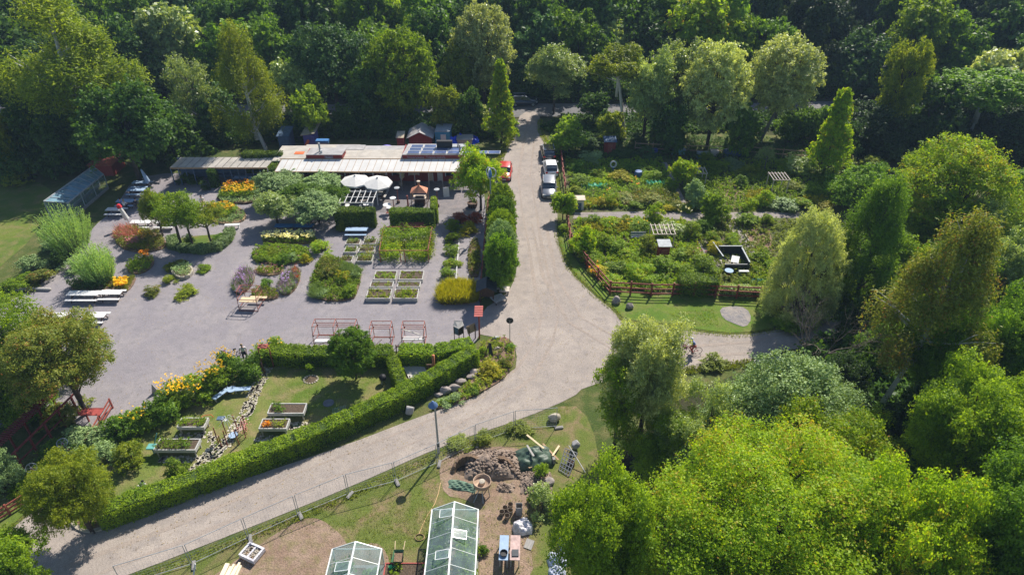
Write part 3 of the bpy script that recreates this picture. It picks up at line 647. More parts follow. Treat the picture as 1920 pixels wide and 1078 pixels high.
 ('round', 1570, 760, 660, 110, 'dark', 'dark undergrowth tree in the shade left of the white birch trunk', {'dens': 'mid', 'stem': .05}),
 ('round', 1650, 860, 720, 120, 'dark', 'dark undergrowth tree at the foot of the white birch trunk', {'dens': 'mid', 'stem': .05}),
 # --- left foreground and the yard
 ('round', 163, 775, 575, 235, 'rust', 'brownish green tree at the left of the yard', {'dens': 'near', 'stem': .2}),
 ('dome', 45, 750, 540, 215, 'bright', 'fresh green leafy tree at the left edge', {'dens': 'near', 'stem': .05}),
 ('round', 175, 1000, 842, 185, 'olive', 'yellow green tree at the lower left bend of the road', {'dens': 'near', 'stem': .1}),
 ('round', 62, 1130, 1005, 145, 'bright', 'small light green tree cut by the bottom left edge', {'dens': 'mid', 'stem': .15}),
 ('round', 8, 925, 838, 85, 'sage', 'grey green shrubby tree beside the red pergola', {'dens': 'mid', 'stem': .05}),
 ('wide', 342, 466, 342, 115, 'bright', 'left fruit tree of the trio in the round lawn bed', {'dens': 'thin', 'stem': .25}),
 ('wide', 364, 466, 362, 90, 'bright', 'middle fruit tree of the trio in the round lawn bed', {'dens': 'thin', 'stem': .25}),
 ('wide', 398, 464, 370, 95, 'olive', 'right fruit tree of the trio in the round lawn bed', {'dens': 'thin', 'stem': .3}),
 ('round', 306, 442, 350, 58, 'olive', 'leafy tree between the blue tables and the fruit tree trio', {'dens': 'mid', 'stem': .1}),
 ('wide', 530, 374, 312, 115, 'sage', 'apple tree nearest the left end of the white canopy', {'dens': 'mid', 'stem': .1}),
 ('wide', 606, 370, 316, 105, 'sage', 'apple tree next to the white parasols', {'dens': 'mid', 'stem': .1}),
 ('wide', 522, 424, 352, 100, 'silver', 'apple tree at the front left of the little orchard', {'dens': 'mid', 'stem': .2}),
 ('wide', 570, 404, 335, 100, 'mid', 'apple tree in the middle of the little orchard', {'dens': 'mid', 'stem': .15}),
 ('wide', 600, 422, 356, 110, 'sage', 'apple tree at the front right of the little orchard', {'dens': 'mid', 'stem': .2}),
 ('wide', 637, 392, 340, 55, 'mid', 'greenest apple tree just left of the white lattice', {'dens': 'mid', 'stem': .2}),
 ('round', 902, 394, 264, 104, 'lime', 'feathery yellow green tree beside the wind turbine', {'dens': 'mid', 'stem': .06}),
 ('ball', 941, 425, 345, 54, 'bright', 'farthest dense tree of the leafy row between yard and lane', {'dens': 'ballm', 'stem': .02}),
 ('ball', 941, 455, 368, 56, 'mid', 'second dense tree from the far end of the leafy row by the lane', {'dens': 'ballm', 'stem': .02}),
 ('ball', 940, 485, 392, 58, 'bright', 'middle dense tree of the leafy row between yard and lane', {'dens': 'ballm', 'stem': .02}),
 ('ball', 940, 515, 414, 62, 'sage', 'second dense tree from the near end of the leafy row by the lane', {'dens': 'ballm', 'stem': .02}),
 ('ball', 939, 548, 440, 68, 'mid', 'nearest dense tree of the leafy row by the dark roofed shelter', {'dens': 'ballm', 'stem': .04}),
 ('round', 130, 330, 205, 95, 'deep', 'dark tree shading the far corner of the left lawn', {'stem': .03}),
 ('round', 30, 338, 250, 70, 'deep', 'low dark tree above the olive bush at the left lawn', {'stem': .03}),
 ('ball', 668, 712, 622, 92, 'mid', 'dense dark green tree in the hedged garden', {'dens': 'ballm', 'stem': .15}),
 ('round', 1055, 412, 360, 50, 'lime', 'round yellow green tree at the lane beside the plot gate', {'stem': .1}),
 ('round', 1278, 350, 292, 54, 'lime', 'round bright tree beside the diagonal garden path', {'stem': .08}),
 ('round', 1335, 416, 360, 60, 'bright', 'full green fruit tree in the middle of the plots', {'stem': .05}),
 ('round', 1303, 385, 335, 50, 'sage', 'silver leaved tree just right of the diagonal garden path', {'stem': .05}),
 ('round', 1065, 285, 222, 72, 'bright', 'yellow green tree behind the parked black car', {'stem': .03}),
 ('round', 1095, 478, 425, 55, 'lime', 'yellow green young tree at the left fence corner of the plots', {'stem': .05}),
]
GIANT = None
for kind, px, by, top, w_, l_, lab, o in T0:
    o = dict(o)
    if by < 200 and 'dens' not in o: w_ *= 1.25; o.setdefault('stem', .05)
    kind = o.pop('kind', kind)
    t_ = tree(kind, px, by, top, w_, LF[l_], lab, group=None, **o)
    if o.get('dens') == 'giant': GIANT = t_
def bare_tree(px, py, top, wpx, label, m):
    g = G(px, py); h = hz(g.y, top); t = thing('bare_tree', label, 'tree', g); mb = MB(); rr = random.Random(px); W = wpx / ppm(g.y) / 2
    def grow(p, d, L_, r_, n):
        q = p + d * L_; mb.tube([p, (p + q) / 2 + Vector((rr.uniform(-1, 1), rr.uniform(-1, 1), rr.uniform(-1, 1))) * L_ * .08, q], [r_, r_ * .8, r_ * .6], 6, False)
        if n:
            for _ in range(3 if n > 1 else 2):
                e = (d + Vector((rr.gauss(0, .55), rr.gauss(0, .55), rr.uniform(-.1, .35)))).normalized(); grow(q, e, L_ * rr.uniform(.6, .85), r_ * .55, n - 1)
    for k in range(3): grow(Vector((0, 0, 0)), Vector((rr.uniform(-.6, .6), rr.uniform(-.4, .4), 1)).normalized(), h * .3, .09, 5)
    mb.build('trunk', m, t, True); return t
bare_tree(1508, 690, 545, 110, 'leafless tree with pale twigs at the edge of the path', mat('twig', (.2, .16, .14), .9))
# undergrowth below the forest edge: nobody could count these bushes
for a_ in [('round', 1385, 285, 170, 70, 'mid', 'green bushy tree under the frosted round tree'), ('round', 1250, 285, 190, 70, 'deep', 'dark bushy tree at the foot of the grey willows'), ('round', 1530, 262, 195, 70, 'mid', 'mid green tree behind the yellow cone tree'), ('round', 1145, 262, 205, 60, 'olive', 'olive bushy tree left of the long bent birch trunk'), ('round', 1580, 300, 225, 70, 'deep', 'dark bushy tree right of the yellow cone tree')]:
    tree(a_[0], a_[1], a_[2], a_[3], a_[4], LF[a_[5]], a_[6], stem=.03)
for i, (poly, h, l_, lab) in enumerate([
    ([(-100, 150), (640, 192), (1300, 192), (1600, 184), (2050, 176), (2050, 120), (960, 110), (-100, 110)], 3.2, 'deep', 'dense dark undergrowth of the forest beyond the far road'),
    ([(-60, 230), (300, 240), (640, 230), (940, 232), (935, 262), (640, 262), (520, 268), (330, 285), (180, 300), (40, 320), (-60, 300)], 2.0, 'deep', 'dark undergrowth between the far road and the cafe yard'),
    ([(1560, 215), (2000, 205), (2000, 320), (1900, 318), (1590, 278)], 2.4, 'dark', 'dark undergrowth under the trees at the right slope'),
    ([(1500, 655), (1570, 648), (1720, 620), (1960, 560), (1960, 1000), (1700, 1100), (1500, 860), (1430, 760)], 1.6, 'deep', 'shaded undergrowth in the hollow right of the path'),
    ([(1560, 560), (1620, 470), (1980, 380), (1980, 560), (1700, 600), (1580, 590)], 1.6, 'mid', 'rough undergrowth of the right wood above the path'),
    ([(1060, 218), (1560, 210), (1560, 240), (1050, 262), (1012, 240)], .5, 'deep', 'rough grass between the far road and the plots')]):  # last strip: dark leaf colour stands in for the tree shade there
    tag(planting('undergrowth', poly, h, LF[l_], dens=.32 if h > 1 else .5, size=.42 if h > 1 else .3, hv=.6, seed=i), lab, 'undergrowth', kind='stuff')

# the last rows of the forest, closing the view: every tree an object, told apart by what stands before it
BK = ['huge olive birch', 'bluish tree behind it', 'grey dome tree', 'yellow birch behind the shelter', 'silver green tree', 'broad bluish tree', 'round fresh green tree', 'olive tree', 'silvery crowned tree', 'lane mouth', 'heart shaped tree', 'yellowing birch', 'grey willows', 'bright lime tree', 'frosted round tree', 'shaded blue green tree', 'ragged olive tree', 'white crowned tree', 'broad arching tree', 'right edge conifers']
for r_, (by, top, w_, word) in enumerate([(132, -60, 150, 'third'), (80, -110, 150, 'second'), (48, -120, 160, 'hindmost')]):
    for k in range(20):
        px = -30 + k * 104 + (r_ % 2) * 50 + (k * 37 % 23) - 10; con = k > 13
        tree('cone' if con and (k + r_) % 3 else 'round', px, by + (k * 13 % 17) - 8, top + (k * 29 % 31) - 12, w_ * (.62 if con and (k + r_) % 3 else 1), LF[['deep', 'mid', 'bluegreen', 'deep', 'mid'][(k * 3 + r_) % 5] if not con else ['conifer', 'deep', 'conifer'][(k + r_) % 3]],
             'forest tree of the %s row, straight behind the %s' % (word, BK[k]), stem=.03, group='trees closing the forest along the top edge')

# ================================================================ buildings and shelters
mat('red_paint', (.24, .035, .03), .7, var=.25, scale=2.5, stretch=(6, 6, .6), bump=.2)
mat('red_light', (.33, .06, .05), .6, var=.2, scale=3)
mat('red_metal', (.27, .07, .05), .6, var=.3, scale=5)
mat('white_paint', (.60, .60, .60), .8, var=.08, scale=4)
mat('canopy_sheet', (.58, .57, .55), .55, var=.09, scale=.9)
mat('beige_roof', (.40, .37, .33), .8, var=.16, scale=1.1)
mat('grey_roof', (.34, .33, .33), .8, var=.2, scale=1.4)
mat('tan_roof', (.42, .36, .26), .85, var=.25, scale=2)
mat('steel', (.32, .33, .35), .45, .6, var=.15, scale=5)
mat('galv', (.33, .35, .37), .75, .1, var=.2, scale=4)
mat('dark_metal', (.03, .035, .045), .5, .3, var=.2, scale=4)
mat('black', (.015, .015, .018), .6, var=.2, scale=4)
mat('solar', (.10, .14, .28), .15, .2, var=.18, scale=3, spec=.9)
mat('blue_paint', (.05, .18, .42), .5, var=.15, scale=3)
mat('turq', (.04, .24, .40), .5, var=.18, scale=3)
mat('purple_paint', (.10, .09, .30), .7, var=.15, scale=3)
mat('bluegrey', (.07, .12, .2), .8, var=.2, scale=3)
mat('tarp_blue', (.01, .06, .65), .45, var=.25, scale=3, bump=.6)
mat('orange_sheet', (.65, .14, .04), .6, var=.12, scale=3)
mat('terracotta', (.5, .21, .12), .75, var=.15, scale=4)
mat('cream_wall', (.55, .47, .38), .8, var=.15, scale=3)
mat('wood', (.36, .24, .14), .75, var=.28, scale=3, stretch=(1, 8, 8))
mat('wood_light', (.62, .48, .3), .7, var=.15, scale=3, stretch=(1, 8, 8))
mat('wood_grey', (.38, .36, .34), .85, var=.25, scale=4, stretch=(9, 1, 1), bump=.3)
mat('wood_dark', (.09, .05, .035), .8, var=.3, scale=5)
mat('orange_post', (.42, .15, .07), .8, var=.2, scale=5)
mat('concrete', (.26, .25, .24), .9, var=.2, scale=5, bump=.3)
mat('stone', (.30, .26, .24), .9, var=.25, scale=3, bump=.6)
mat('stone_pale', (.38, .34, .28), .9, var=.2, scale=3, bump=.5)
mat('table_blue', (.30, .41, .56), .8, var=.12, scale=4)
mat('white_cloth', (.60, .59, .57), .8, var=.07, scale=3)
mat('skin', (.50, .31, .22), .6, var=.08, scale=5)
mat('hair_dark', (.03, .02, .015), .7); mat('hair_fair', (.3, .2, .1), .7)
for k, c in dict(shirt_white=(.7, .66, .66), shirt_blue=(.12, .2, .5), shirt_black=(.02, .02, .025), shirt_pink=(.6, .16, .3), shirt_purple=(.4, .1, .45),
                 trousers_dark=(.02, .025, .05), trousers_red=(.42, .10, .08), cloth_red=(.6, .03, .04)).items(): mat(k, c, .85, var=.15, scale=6)
glass_mat('glass', (.30, .40, .42), .06, .30)
glass_mat('glass_dark', (.03, .05, .06), .05, .9)
mat('window_dark', (.02, .03, .045), .08, spec=.9, var=.3, scale=2)
M = MATS
def text(name, s, size, m, parent, loc, rot, ext=.01, space=1.0):
    cu = bpy.data.curves.new(name, 'FONT'); cu.body = s; cu.size = size; cu.extrude = ext; cu.align_x = 'LEFT'; cu.space_character = space
    o = bpy.data.objects.new('tmp', cu); C.objects.link(o); dg = bpy.context.evaluated_depsgraph_get(); me = bpy.data.meshes.new_from_object(o.evaluated_get(dg))
    bpy.data.objects.remove(o); return link(name, me, m, parent, loc, None, rot)

# ---- the cafe: long low red building with a white canopy along the front
Yf, zf, Yb, zb = 74.3, 2.55, 76.7, 3.05
X = lambda px, Y, z=0: (px - 960) / FPX * (Y * cP + (CAM_H - z) * sP)
xl, xr = X(515, Yf, zf), X(868, Yf, zf)
cafe = thing('cafe_building', 'long low red cafe building with white front canopy, solar panels and two red sign boxes', 'building')
mb = MB(); Yw = 77.0
mb.box(((xl + xr) / 2 + .3, Yw + 2.2, 1.35), (xr - xl - 1.0, 4.4, 2.7)); mb.build('wall', M['red_paint'], cafe)
MB().box(((xl + xr) / 2 + .3, Yw + 2.2, 2.73), (xr - xl - .7, 4.7, .05)).build('roof', M['grey_roof'], cafe)
mb = MB(); mb.box((X(548, 78, 3), Yw + 1.9, 2.83), (4.3, 4.6, .12)); mb.build('roof', M['beige_roof'], cafe)
mb = MB(); mb.box((X(612, 79.5, 3) + .4, Yw + 3.6, 2.8), (6.8, 2.2, .1)); mb.build('roof', M['beige_roof'], cafe)
mb = MB(); mb.box((X(705, 78, 3), Yw + 1.3, 2.85), (8.4, 3.2, .12))
for i in range(6): mb.box((X(705, 78, 3) - 3.9 + i * 1.5, Yw + 1.3, 2.93), (.05, 3.2, .05))
mb.build('roof', M['beige_roof'], cafe)
mb = MB(); mb.box((X(655, 80, 3), Yw + 3.6, 2.9), (3.6, 1.5, .1)); mb.build('roof', M['grey_roof'], cafe)
mb = MB(); npan = 27; dx = (xr - xl) / npan; sk = .9
for i in range(npan):
    a, b = xl + i * dx + .03, xl + (i + 1) * dx - .03
    sh = lambda x: x + (sk if x < -10 else sk)
    mb.quad((a, Yf, zf), (b, Yf, zf), (b + .25, Yb, zb), (a + .25, Yb, zb), .03)
mb.build('canopy', M['canopy_sheet'], cafe)
mb = MB()
for i in range(npan + 1): x = xl + i * dx; mb.beam((x, Yf, zf - .05), (x + .25, Yb, zb - .05), .06, .09)
mb.beam((xl, Yf - .02, zf - .05), (xr, Yf - .02, zf - .05), .09, .14); mb.beam((xl, Yb + .05, zb), (xr, Yb + .05, zb), .08, .12); mb.build('canopy_frame', M['wood'], cafe)
for i in range(0, npan + 1, 2):
    MB().beam((xl + i * dx, Yf + .08, 0), (xl + i * dx, Yf + .08, zf - .1), .09).build('post', M['steel'], cafe)
for (p0, p1, d0, d1) in ((573, 641, 0, 1.9), (754, 869, 0, 3.1)):      # the two boxes that stand up above the canopy
    a, b = X(p0, Yb, 3.5), X(p1, Yb, 3.5); y0 = Yb + .12
    nm = MB(); nm.box(((a + b) / 2, y0 + .06, 3.28), (b - a, .12, .62)); nm.box((b - .06, y0 + d1 / 2 + .06, 3.28), (.12, d1 - .02, .62)); nm.box((a + .06, y0 + d1 / 2 + .06, 3.28), (.12, d1 - .02, .62))
    fs = nm.build('sign_box', M['red_paint'] if p0 > 600 else M['red_light'], cafe)
    if p0 < 600: fs.data.materials.clear(); fs.data.materials.append(M['red_paint'])
    tl = .2 if p0 < 600 else .35
    q = MB(); q.quad((a, y0 - .03, 3.6), (b, y0 - .03, 3.6), (b + tl, y0 + d1, 3.68), (a + tl, y0 + d1, 3.68), .06); q.build('roof', M['grey_roof'], cafe)
    if p0 < 600:
        MB().box((X(616, Yb, 3.3), y0 - .02, 3.28), (1.05, .04, .42)).build('sign_board', mat('sign_grey', (.2, .12, .16), .6), cafe)
        text('sign_lettering', 'Bageri', .34, mat('letter_grey', (.42, .38, .42), .6), cafe, (X(610, Yb, 3.3), y0 - .055, 3.16), (R(90), 0, 0))
        MB().tube([(X(600, Yb + 1, 3.7), y0 + .9, 3.6), (X(600, Yb + 1, 3.7), y0 + .9, 4.7)], .12, 10).build('chimney', M['galv'], cafe)
        MB().tube([(X(604, Yb + 1, 3.7), y0 + .5, 3.6), (X(604, Yb + 1, 3.7), y0 + .5, 3.95)], .14, 10).build('roof_vent', M['white_paint'], cafe)
    else:
        text('sign_lettering', 'Vintervikens  Trädgårdskafé', .40, mat('letter_dull', (.40, .30, .36), .6), cafe, (X(763, Yb, 3.3), y0 - .03, 3.13), (R(90), 0, 0), space=1.02)
        rz = lambda u: 3.66 + .08 * u
        def panel(px, py, n, rows, wpx):
            pass
        for r_ in range(3):
            for c_ in range(4):
                x0 = a + .55 + c_ * 1.62 + r_ * .12; yy = y0 + .1 + r_ * .86
                f = MB().quad((x0, yy, 3.70 + .025 * r_), (x0 + 1.52, yy, 3.70 + .025 * r_), (x0 + 1.55, yy + .8, 3.73 + .025 * r_), (x0 + .04, yy + .8, 3.73 + .025 * r_), .05).build('solar_panel', M['white_paint'], cafe)
                MB().quad((x0 + .05, yy + .04, 3.708 + .025 * r_), (x0 + 1.47, yy + .04, 3.708 + .025 * r_), (x0 + 1.5, yy + .76, 3.736 + .025 * r_), (x0 + .09, yy + .76, 3.736 + .025 * r_)).build('cells', M['solar'], f)
        for c_ in range(3):
            x0 = a + 7.25 + c_ * 1.55; yy = y0 + .1
            f = MB().quad((x0, yy, 3.70), (x0 + 1.45, yy, 3.70), (x0 + 1.48, yy + .8, 3.73), (x0 + .04, yy + .8, 3.73), .05).build('solar_panel', M['white_paint'], cafe)
            MB().quad((x0 + .05, yy + .04, 3.708), (x0 + 1.4, yy + .04, 3.708), (x0 + 1.43, yy + .76, 3.736), (x0 + .09, yy + .76, 3.736)).build('cells', M['solar'], f)
        MB().box((X(831, Yb, 4), y0 + 1.9, 4.15), (1.9, .5, .9)).build('roof_unit', M['black'], cafe)
        MB().quad((X(831, Yb, 4) - .7, y0 + 1.64, 3.9), (X(831, Yb, 4) + .7, y0 + 1.64, 3.9), (X(831, Yb, 4) + .7, y0 + 1.64, 4.4), (X(831, Yb, 4) - .7, y0 + 1.64, 4.4)).build('roof_unit_grille', M['dark_metal'], cafe)
        for xx in (850, 862): MB().box((X(xx, Yb, 4), y0 + 2.2, 3.8), (.9, .9, .12)).build('skylight', M['galv'], cafe)
        MB().tube([(X(861, Yb, 4), y0 + .6, 3.6), (X(861, Yb, 4), y0 + .6, 4.6)], .1, 10).build('roof_vent', M['steel'], cafe)
for p0, p1, z0, z1, mm, nm in ((766, 785, .9, 2.1, 'cream_wall', 'serving_hatch'), (803, 811, .1, 2.1, 'cream_wall', 'door'), (820, 828, .1, 2.1, 'white_paint', 'door'), (835, 850, .8, 2.0, 'window_dark', 'window'),
                               (655, 672, .9, 2.1, 'window_dark', 'window'), (682, 700, .9, 2.1, 'window_dark', 'window'), (712, 722, .1, 2.1, 'wood', 'door'), (735, 752, .9, 2.0, 'window_dark', 'window'), (560, 590, .9, 2.1, 'window_dark', 'window')):
    a, b = X(p0, Yw, 1.5), X(p1, Yw, 1.5); f = MB().box(((a + b) / 2, Yw - .04, (z0 + z1) / 2), (b - a, .1, z1 - z0)).build(nm, M[mm], cafe)
    fr = MB()
    for q in ((a, (z0 + z1) / 2, .08, z1 - z0 + .16), (b, (z0 + z1) / 2, .08, z1 - z0 + .16)): fr.box((q[0], Yw - .06, q[1]), (q[2], .14, q[3]))
    fr.box(((a + b) / 2, Yw - .06, z1 + .05), (b - a - .09, .14, .08)); fr.build('frame', M['white_paint'], f)

# ---- left shelter with a slatted roof, and the climbing plant at its end
Ya, za, Yc, zc = 75.8, 2.4, 78.0, 2.75
xa, xb = X(318, Ya, za), X(500, Ya, za)
sh = thing('shelter', 'long open shelter with weathered beige roof panels and blue posts left of the cafe', 'shelter')
mb = MB(); n = 13; dx = (xb - xa) / n
for i in range(n): mb.quad((xa + i * dx + .04, Ya, za), (xa + (i + 1) * dx - .04, Ya, za), (xa + (i + 1) * dx + .5, Yc, zc), (xa + i * dx + .58, Yc, zc), .04)
mb.build('roof', M['beige_roof'], sh)
mb = MB(); mb.beam((xa, Ya, za - .1), (xb, Ya, za - .1), .1, .16); mb.beam((xa + .5, Yc, zc - .1), (xb + .5, Yc, zc - .1), .1, .16)
mb.build('beam', M['wood'], sh)
MB().box(((xa + xb) / 2, Yc + .1, 1.3), (xb - xa, .15, 2.6)).build('back_wall', M['bluegrey'], sh)
for i in range(0, n + 1, 1):
    if i in (4, 5): continue
    MB().beam((xa + i * dx, Ya + .1, 0), (xa + i * dx, Ya + .1, za - .15), .1).build('post', M['bluegrey'] if i < n else M['white_paint'], sh)
MB().box((X(440, Ya + 1, .9), Ya + 1.2, .9), (6.5, .5, .06)).build('counter', M['bluegrey'], sh)
hedge('climbing plant smothering the right end of the beige roofed shelter', [Vector((xb - 3.5, 78.3, 0)), Vector((xb + 1.2, 78.3, 0))], .9, 3.3, LF['hedgedark'], 'climber', 'climbing plant', .16, .8, world=True)
hedge('climbing plant hanging down the right edge of the shelter roof', [Vector((xb + .9, 74.9, 0)), Vector((xb + .9, 77.9, 0))], .8, 2.7, LF['hedgedark'], 'climber', 'climbing plant', .16, .8, world=True)
hedge('dark green column of climber between the blue shelter posts', [Vector((X(398, 75.6), 75.5, 0)), Vector((X(412, 75.6), 75.5, 0))], .7, 2.2, LF['deep'], 'climber', 'climbing plant', .15, .8, world=True)

# ---- left glasshouse with its single glass roof
def gl_house():
    t = thing('glasshouse', 'long lean to glasshouse with leaf covered glass roof beside the left lawn', 'greenhouse')
    L0, L1 = G(82, 378, 2.6), G(174, 312, 2.6); R0, R1 = G(127, 381, 1.9), G(194, 327, 1.9); n = 9
    for i in range(n):
        a, b = L0.lerp(L1, i / n), L0.lerp(L1, (i + 1) / n); c, d = R0.lerp(R1, i / n), R0.lerp(R1, (i + 1) / n)
        MB().quad(a, c, d, b, .012).build('roof_pane', glass_mat('glass_blue', (.22, .36, .45), .08, .75), t)
    f = MB()
    for i in range(n + 1): f.beam(L0.lerp(L1, i / n) + Vector((0, 0, .03)), R0.lerp(R1, i / n) + Vector((0, 0, .03)), .06)
    f.beam(L0, L1, .12); f.beam(R0, R1, .12)
    for P in (L0, L1, R0, R1, L0.lerp(L1, .33), L0.lerp(L1, .66), R0.lerp(R1, .33), R0.lerp(R1, .66)): f.beam(P, (P.x, P.y, 0), .08)
    f.beam((L0.x, L0.y, .9), (R0.x, R0.y, .9), .06); f.build('frame', M['galv'], t)
    w_ = MB(); w_.quad(R0, (R0.x, R0.y, .3), (R1.x, R1.y, .3), R1); w_.quad(L0, (L0.x, L0.y, .3), (R0.x, R0.y, .3), R0); w_.quad(L0, L1, (L1.x, L1.y, .3), (L0.x, L0.y, .3)); w_.build('wall_glass', M['glass'], t)
    b = MB()
    for A, B in ((L0, R0), (R0, R1), (L0, L1)): b.beam((A.x, A.y, .15), (B.x, B.y, .15), .16, .3)
    b.build('base', M['concrete'], t)
    for k, (px, py) in enumerate(((158, 345), (145, 362))):
        g = G(px, py); tb = thing('bench', ['yellow wooden bench by the far end of the glasshouse', 'yellow wooden bench by the near end of the glasshouse'][k], 'bench', g, R(52))
        MB().box((0, 0, .45), (2.2, .4, .06)).build('seat', M['wood_light'], tb); MB().box((-.9, 0, .21), (.08, .35, .42)).box((.9, 0, .21), (.08, .35, .42)).build('leg', M['wood_dark'], tb)
gl_house()

def shed(label, px0, px1, py, h, depth, wall, roof, rh=.25, gable=False, name='shed', door=None, skew=0.0, over=.15, cat='shed', slope=0.0):
    a, b = G(px0, py), G(px1, py); w_ = b.x - a.x; t = thing(name, label, cat, ((a.x + b.x) / 2, a.y, 0)); x, d = w_ / 2, depth
    MB().box((0, d / 2, h / 2), (w_, d, h)).build('wall', M[wall], t); r_ = MB(); o = over
    if gable:
        MB().add([(-x, 0, h), (x, 0, h), (0, 0, h + rh), (-x, d, h), (x, d, h), (0, d, h + rh)], [(0, 1, 2), (4, 3, 5)]).build('gable', M[wall], t)
        r_.quad((-x - o, -o, h - .03), (0, -o, h + rh + .06), (0, d + o, h + rh + .06), (-x - o, d + o, h - .03), .06); r_.quad((0, -o, h + rh + .06), (x + o, -o, h - .03), (x + o, d + o, h - .03), (0, d + o, h + rh + .06), .06)
    else:
        r_.quad((-x - o, -o, h + .05), (x + o, -o, h + .05 + slope), (x + o + skew, d + o, h + rh + slope), (-x - o + skew, d + o, h + rh), .07)
        MB().add([(-x, d, h), (x, d, h), (x, d, h + rh - .05), (-x, d, h + rh - .05), (-x, .02, h), (x, .02, h)], [(1, 0, 3, 2), (4, 3, 0), (5, 1, 2)]).build('gable', M[wall], t)
    r_.build('roof', M[roof], t)
    if door:
        dd = MB().box((door[0], -.03, door[2] / 2), (door[1], .08, door[2])).build('door', M[door[3]], t); MB().box((door[0] + door[1] * .35, -.09, door[2] * .5), (.05, .05, .12)).build('handle', M['steel'], dd)
    return t
shed('dark blue grey shed in the shade behind the silver bush', 526, 545, 285, 2.2, 2.5, 'bluegrey', 'bluegrey', .4)
shed('lean to shed with tan sloping roof and violet blue wall', 572, 592, 280, 2.0, 2.2, 'purple_paint', 'tan_roof', .7, skew=.4, over=.25, slope=.3)
shed('small red shed with wide grey gable roof behind the solar panels', 768, 810, 279, 1.6, 3.0, 'red_paint', 'grey_roof', .8, True, over=.3)
shed('tiny dark red shed with a pale roof left of the grey gabled shed', 746, 758, 284, 1.9, 1.6, 'red_paint', 'tan_roof', .3, over=.1)
shed('turquoise metal container with light corrugated roof', 817, 845, 276, 2.2, 2.6, 'turq', 'galv', .1, name='container', door=(.1, .7, 1.8, 'white_paint'), over=.03, skew=.15, cat='container')
shed('low pale roofed box beside the blue tarpaulins', 858, 885, 274, .9, 1.6, 'cream_wall', 'beige_roof', .1, name='storage_box', cat='box')
shed('dark red hut under the trees behind the glasshouse', 172, 215, 330, 1.4, 3.0, 'red_paint', 'red_metal', .5, skew=.5)
shed('small dark red shed at the back of the plots near the lane', 1133, 1153, 289, 1.7, 1.4, 'red_paint', 'bluegrey', .2, door=(0, .6, 1.5, 'red_metal'))
shed('tall narrow red shed with green grey roof in the plots', 1233, 1252, 494, 2.0, 1.0, 'red_paint', 'galv', .15, door=(0, .6, 1.7, 'red_metal'))
shed('small white playhouse like tool box with pink lid at the plot gate', 1079, 1094, 394, 1.3, .8, 'white_paint', 'cream_wall', .1, name='tool_cabinet', door=(-.05, .5, .9, 'bluegrey'), cat='cabinet')
def tarp(label, px, py, w_, d, h, m, seed, name='tarpaulin', cat='tarpaulin', rz=0):
    g = G(px, py); n = 22; rg = random.Random(seed); ph = [rg.uniform(0, 6) for _ in range(6)]; vs = []; fs = []
    for i in range(n):
        for j in range(n):
            u, v = i / (n - 1) * 2 - 1, j / (n - 1) * 2 - 1; e = max(0, 1 - abs(u) ** 3.2) * max(0, 1 - abs(v) ** 3.2)
            z = h * e ** .6 * (.75 + .22 * math.sin(u * 4 + ph[0]) * math.cos(v * 3.4 + ph[1])) + .05 * math.sin(u * 13 + v * 7 + ph[2]) * e + .04 * math.sin(v * 17 - u * 5 + ph[3]) * e
            vs.append((u * w_ / 2 * (1 + .08 * math.sin(v * 3 + ph[4])), v * d / 2 * (1 + .1 * math.sin(u * 4 + ph[5])), max(z, .015)))
    for i in range(n - 1):
        for j in range(n - 1): fs.append((i * n + j, (i + 1) * n + j, (i + 1) * n + j + 1, i * n + j + 1))
    o = MB().add(vs, fs).build(name, m, None, True, g); o.rotation_euler.z = rz; return tag(o, label, cat)
for k, (px, py, w_, h) in enumerate(((848, 273, 1.6, 1.5), (862, 266, 1.6, 1.2), (876, 267, 2.0, 1.0), (888, 265, 1.6, .8))):
    tarp(['bright blue tarpaulin heap against the turquoise container', 'second blue tarpaulin heap from the turquoise container', 'third blue tarpaulin heap from the turquoise container', 'blue tarpaulin heap farthest from the turquoise container'][k], px, py, w_, 1.6, h, M['tarp_blue'], k)
def item(name, label, cat, mb, m, px=None, py=None, rz=0, smooth=False, loc=None, group=None):
    o = mb.build(name, m, None, smooth, loc if loc is not None else G(px, py)); o.rotation_euler.z = rz; return tag(o, label, cat, group)
item('roof_sheet', 'orange square sheet lying on the beige cafe roof', 'sheet', MB().box((0, 0, .02), (1.15, .75, .03)), M['orange_sheet'], loc=(X(560, 78.6, 3), 78.9, 2.9))
item('slide', 'orange curved slide behind the beige roof', 'slide', MB().tube([(0, .3, 1.3), (-.1, .1, 1.2), (-.5, -.2, .5), (-.8, -.3, .15)], .22, 8), M['orange_sheet'], 582, 280, smooth=True)
t = thing('cart', 'small cart with bright blue top behind the red sign box', 'cart', G(608, 284))
MB().box((0, 0, 1.5), (1.7, .8, .3)).build('top', M['blue_paint'], t); MB().box((0, 0, .8), (1.5, .7, 1.0)).build('body', M['galv'], t)
for a in (-.6, .6): MB().tube([(a, -.4, .25), (a, -.3, .25)], .25, 12).build('wheel', M['black'], t)

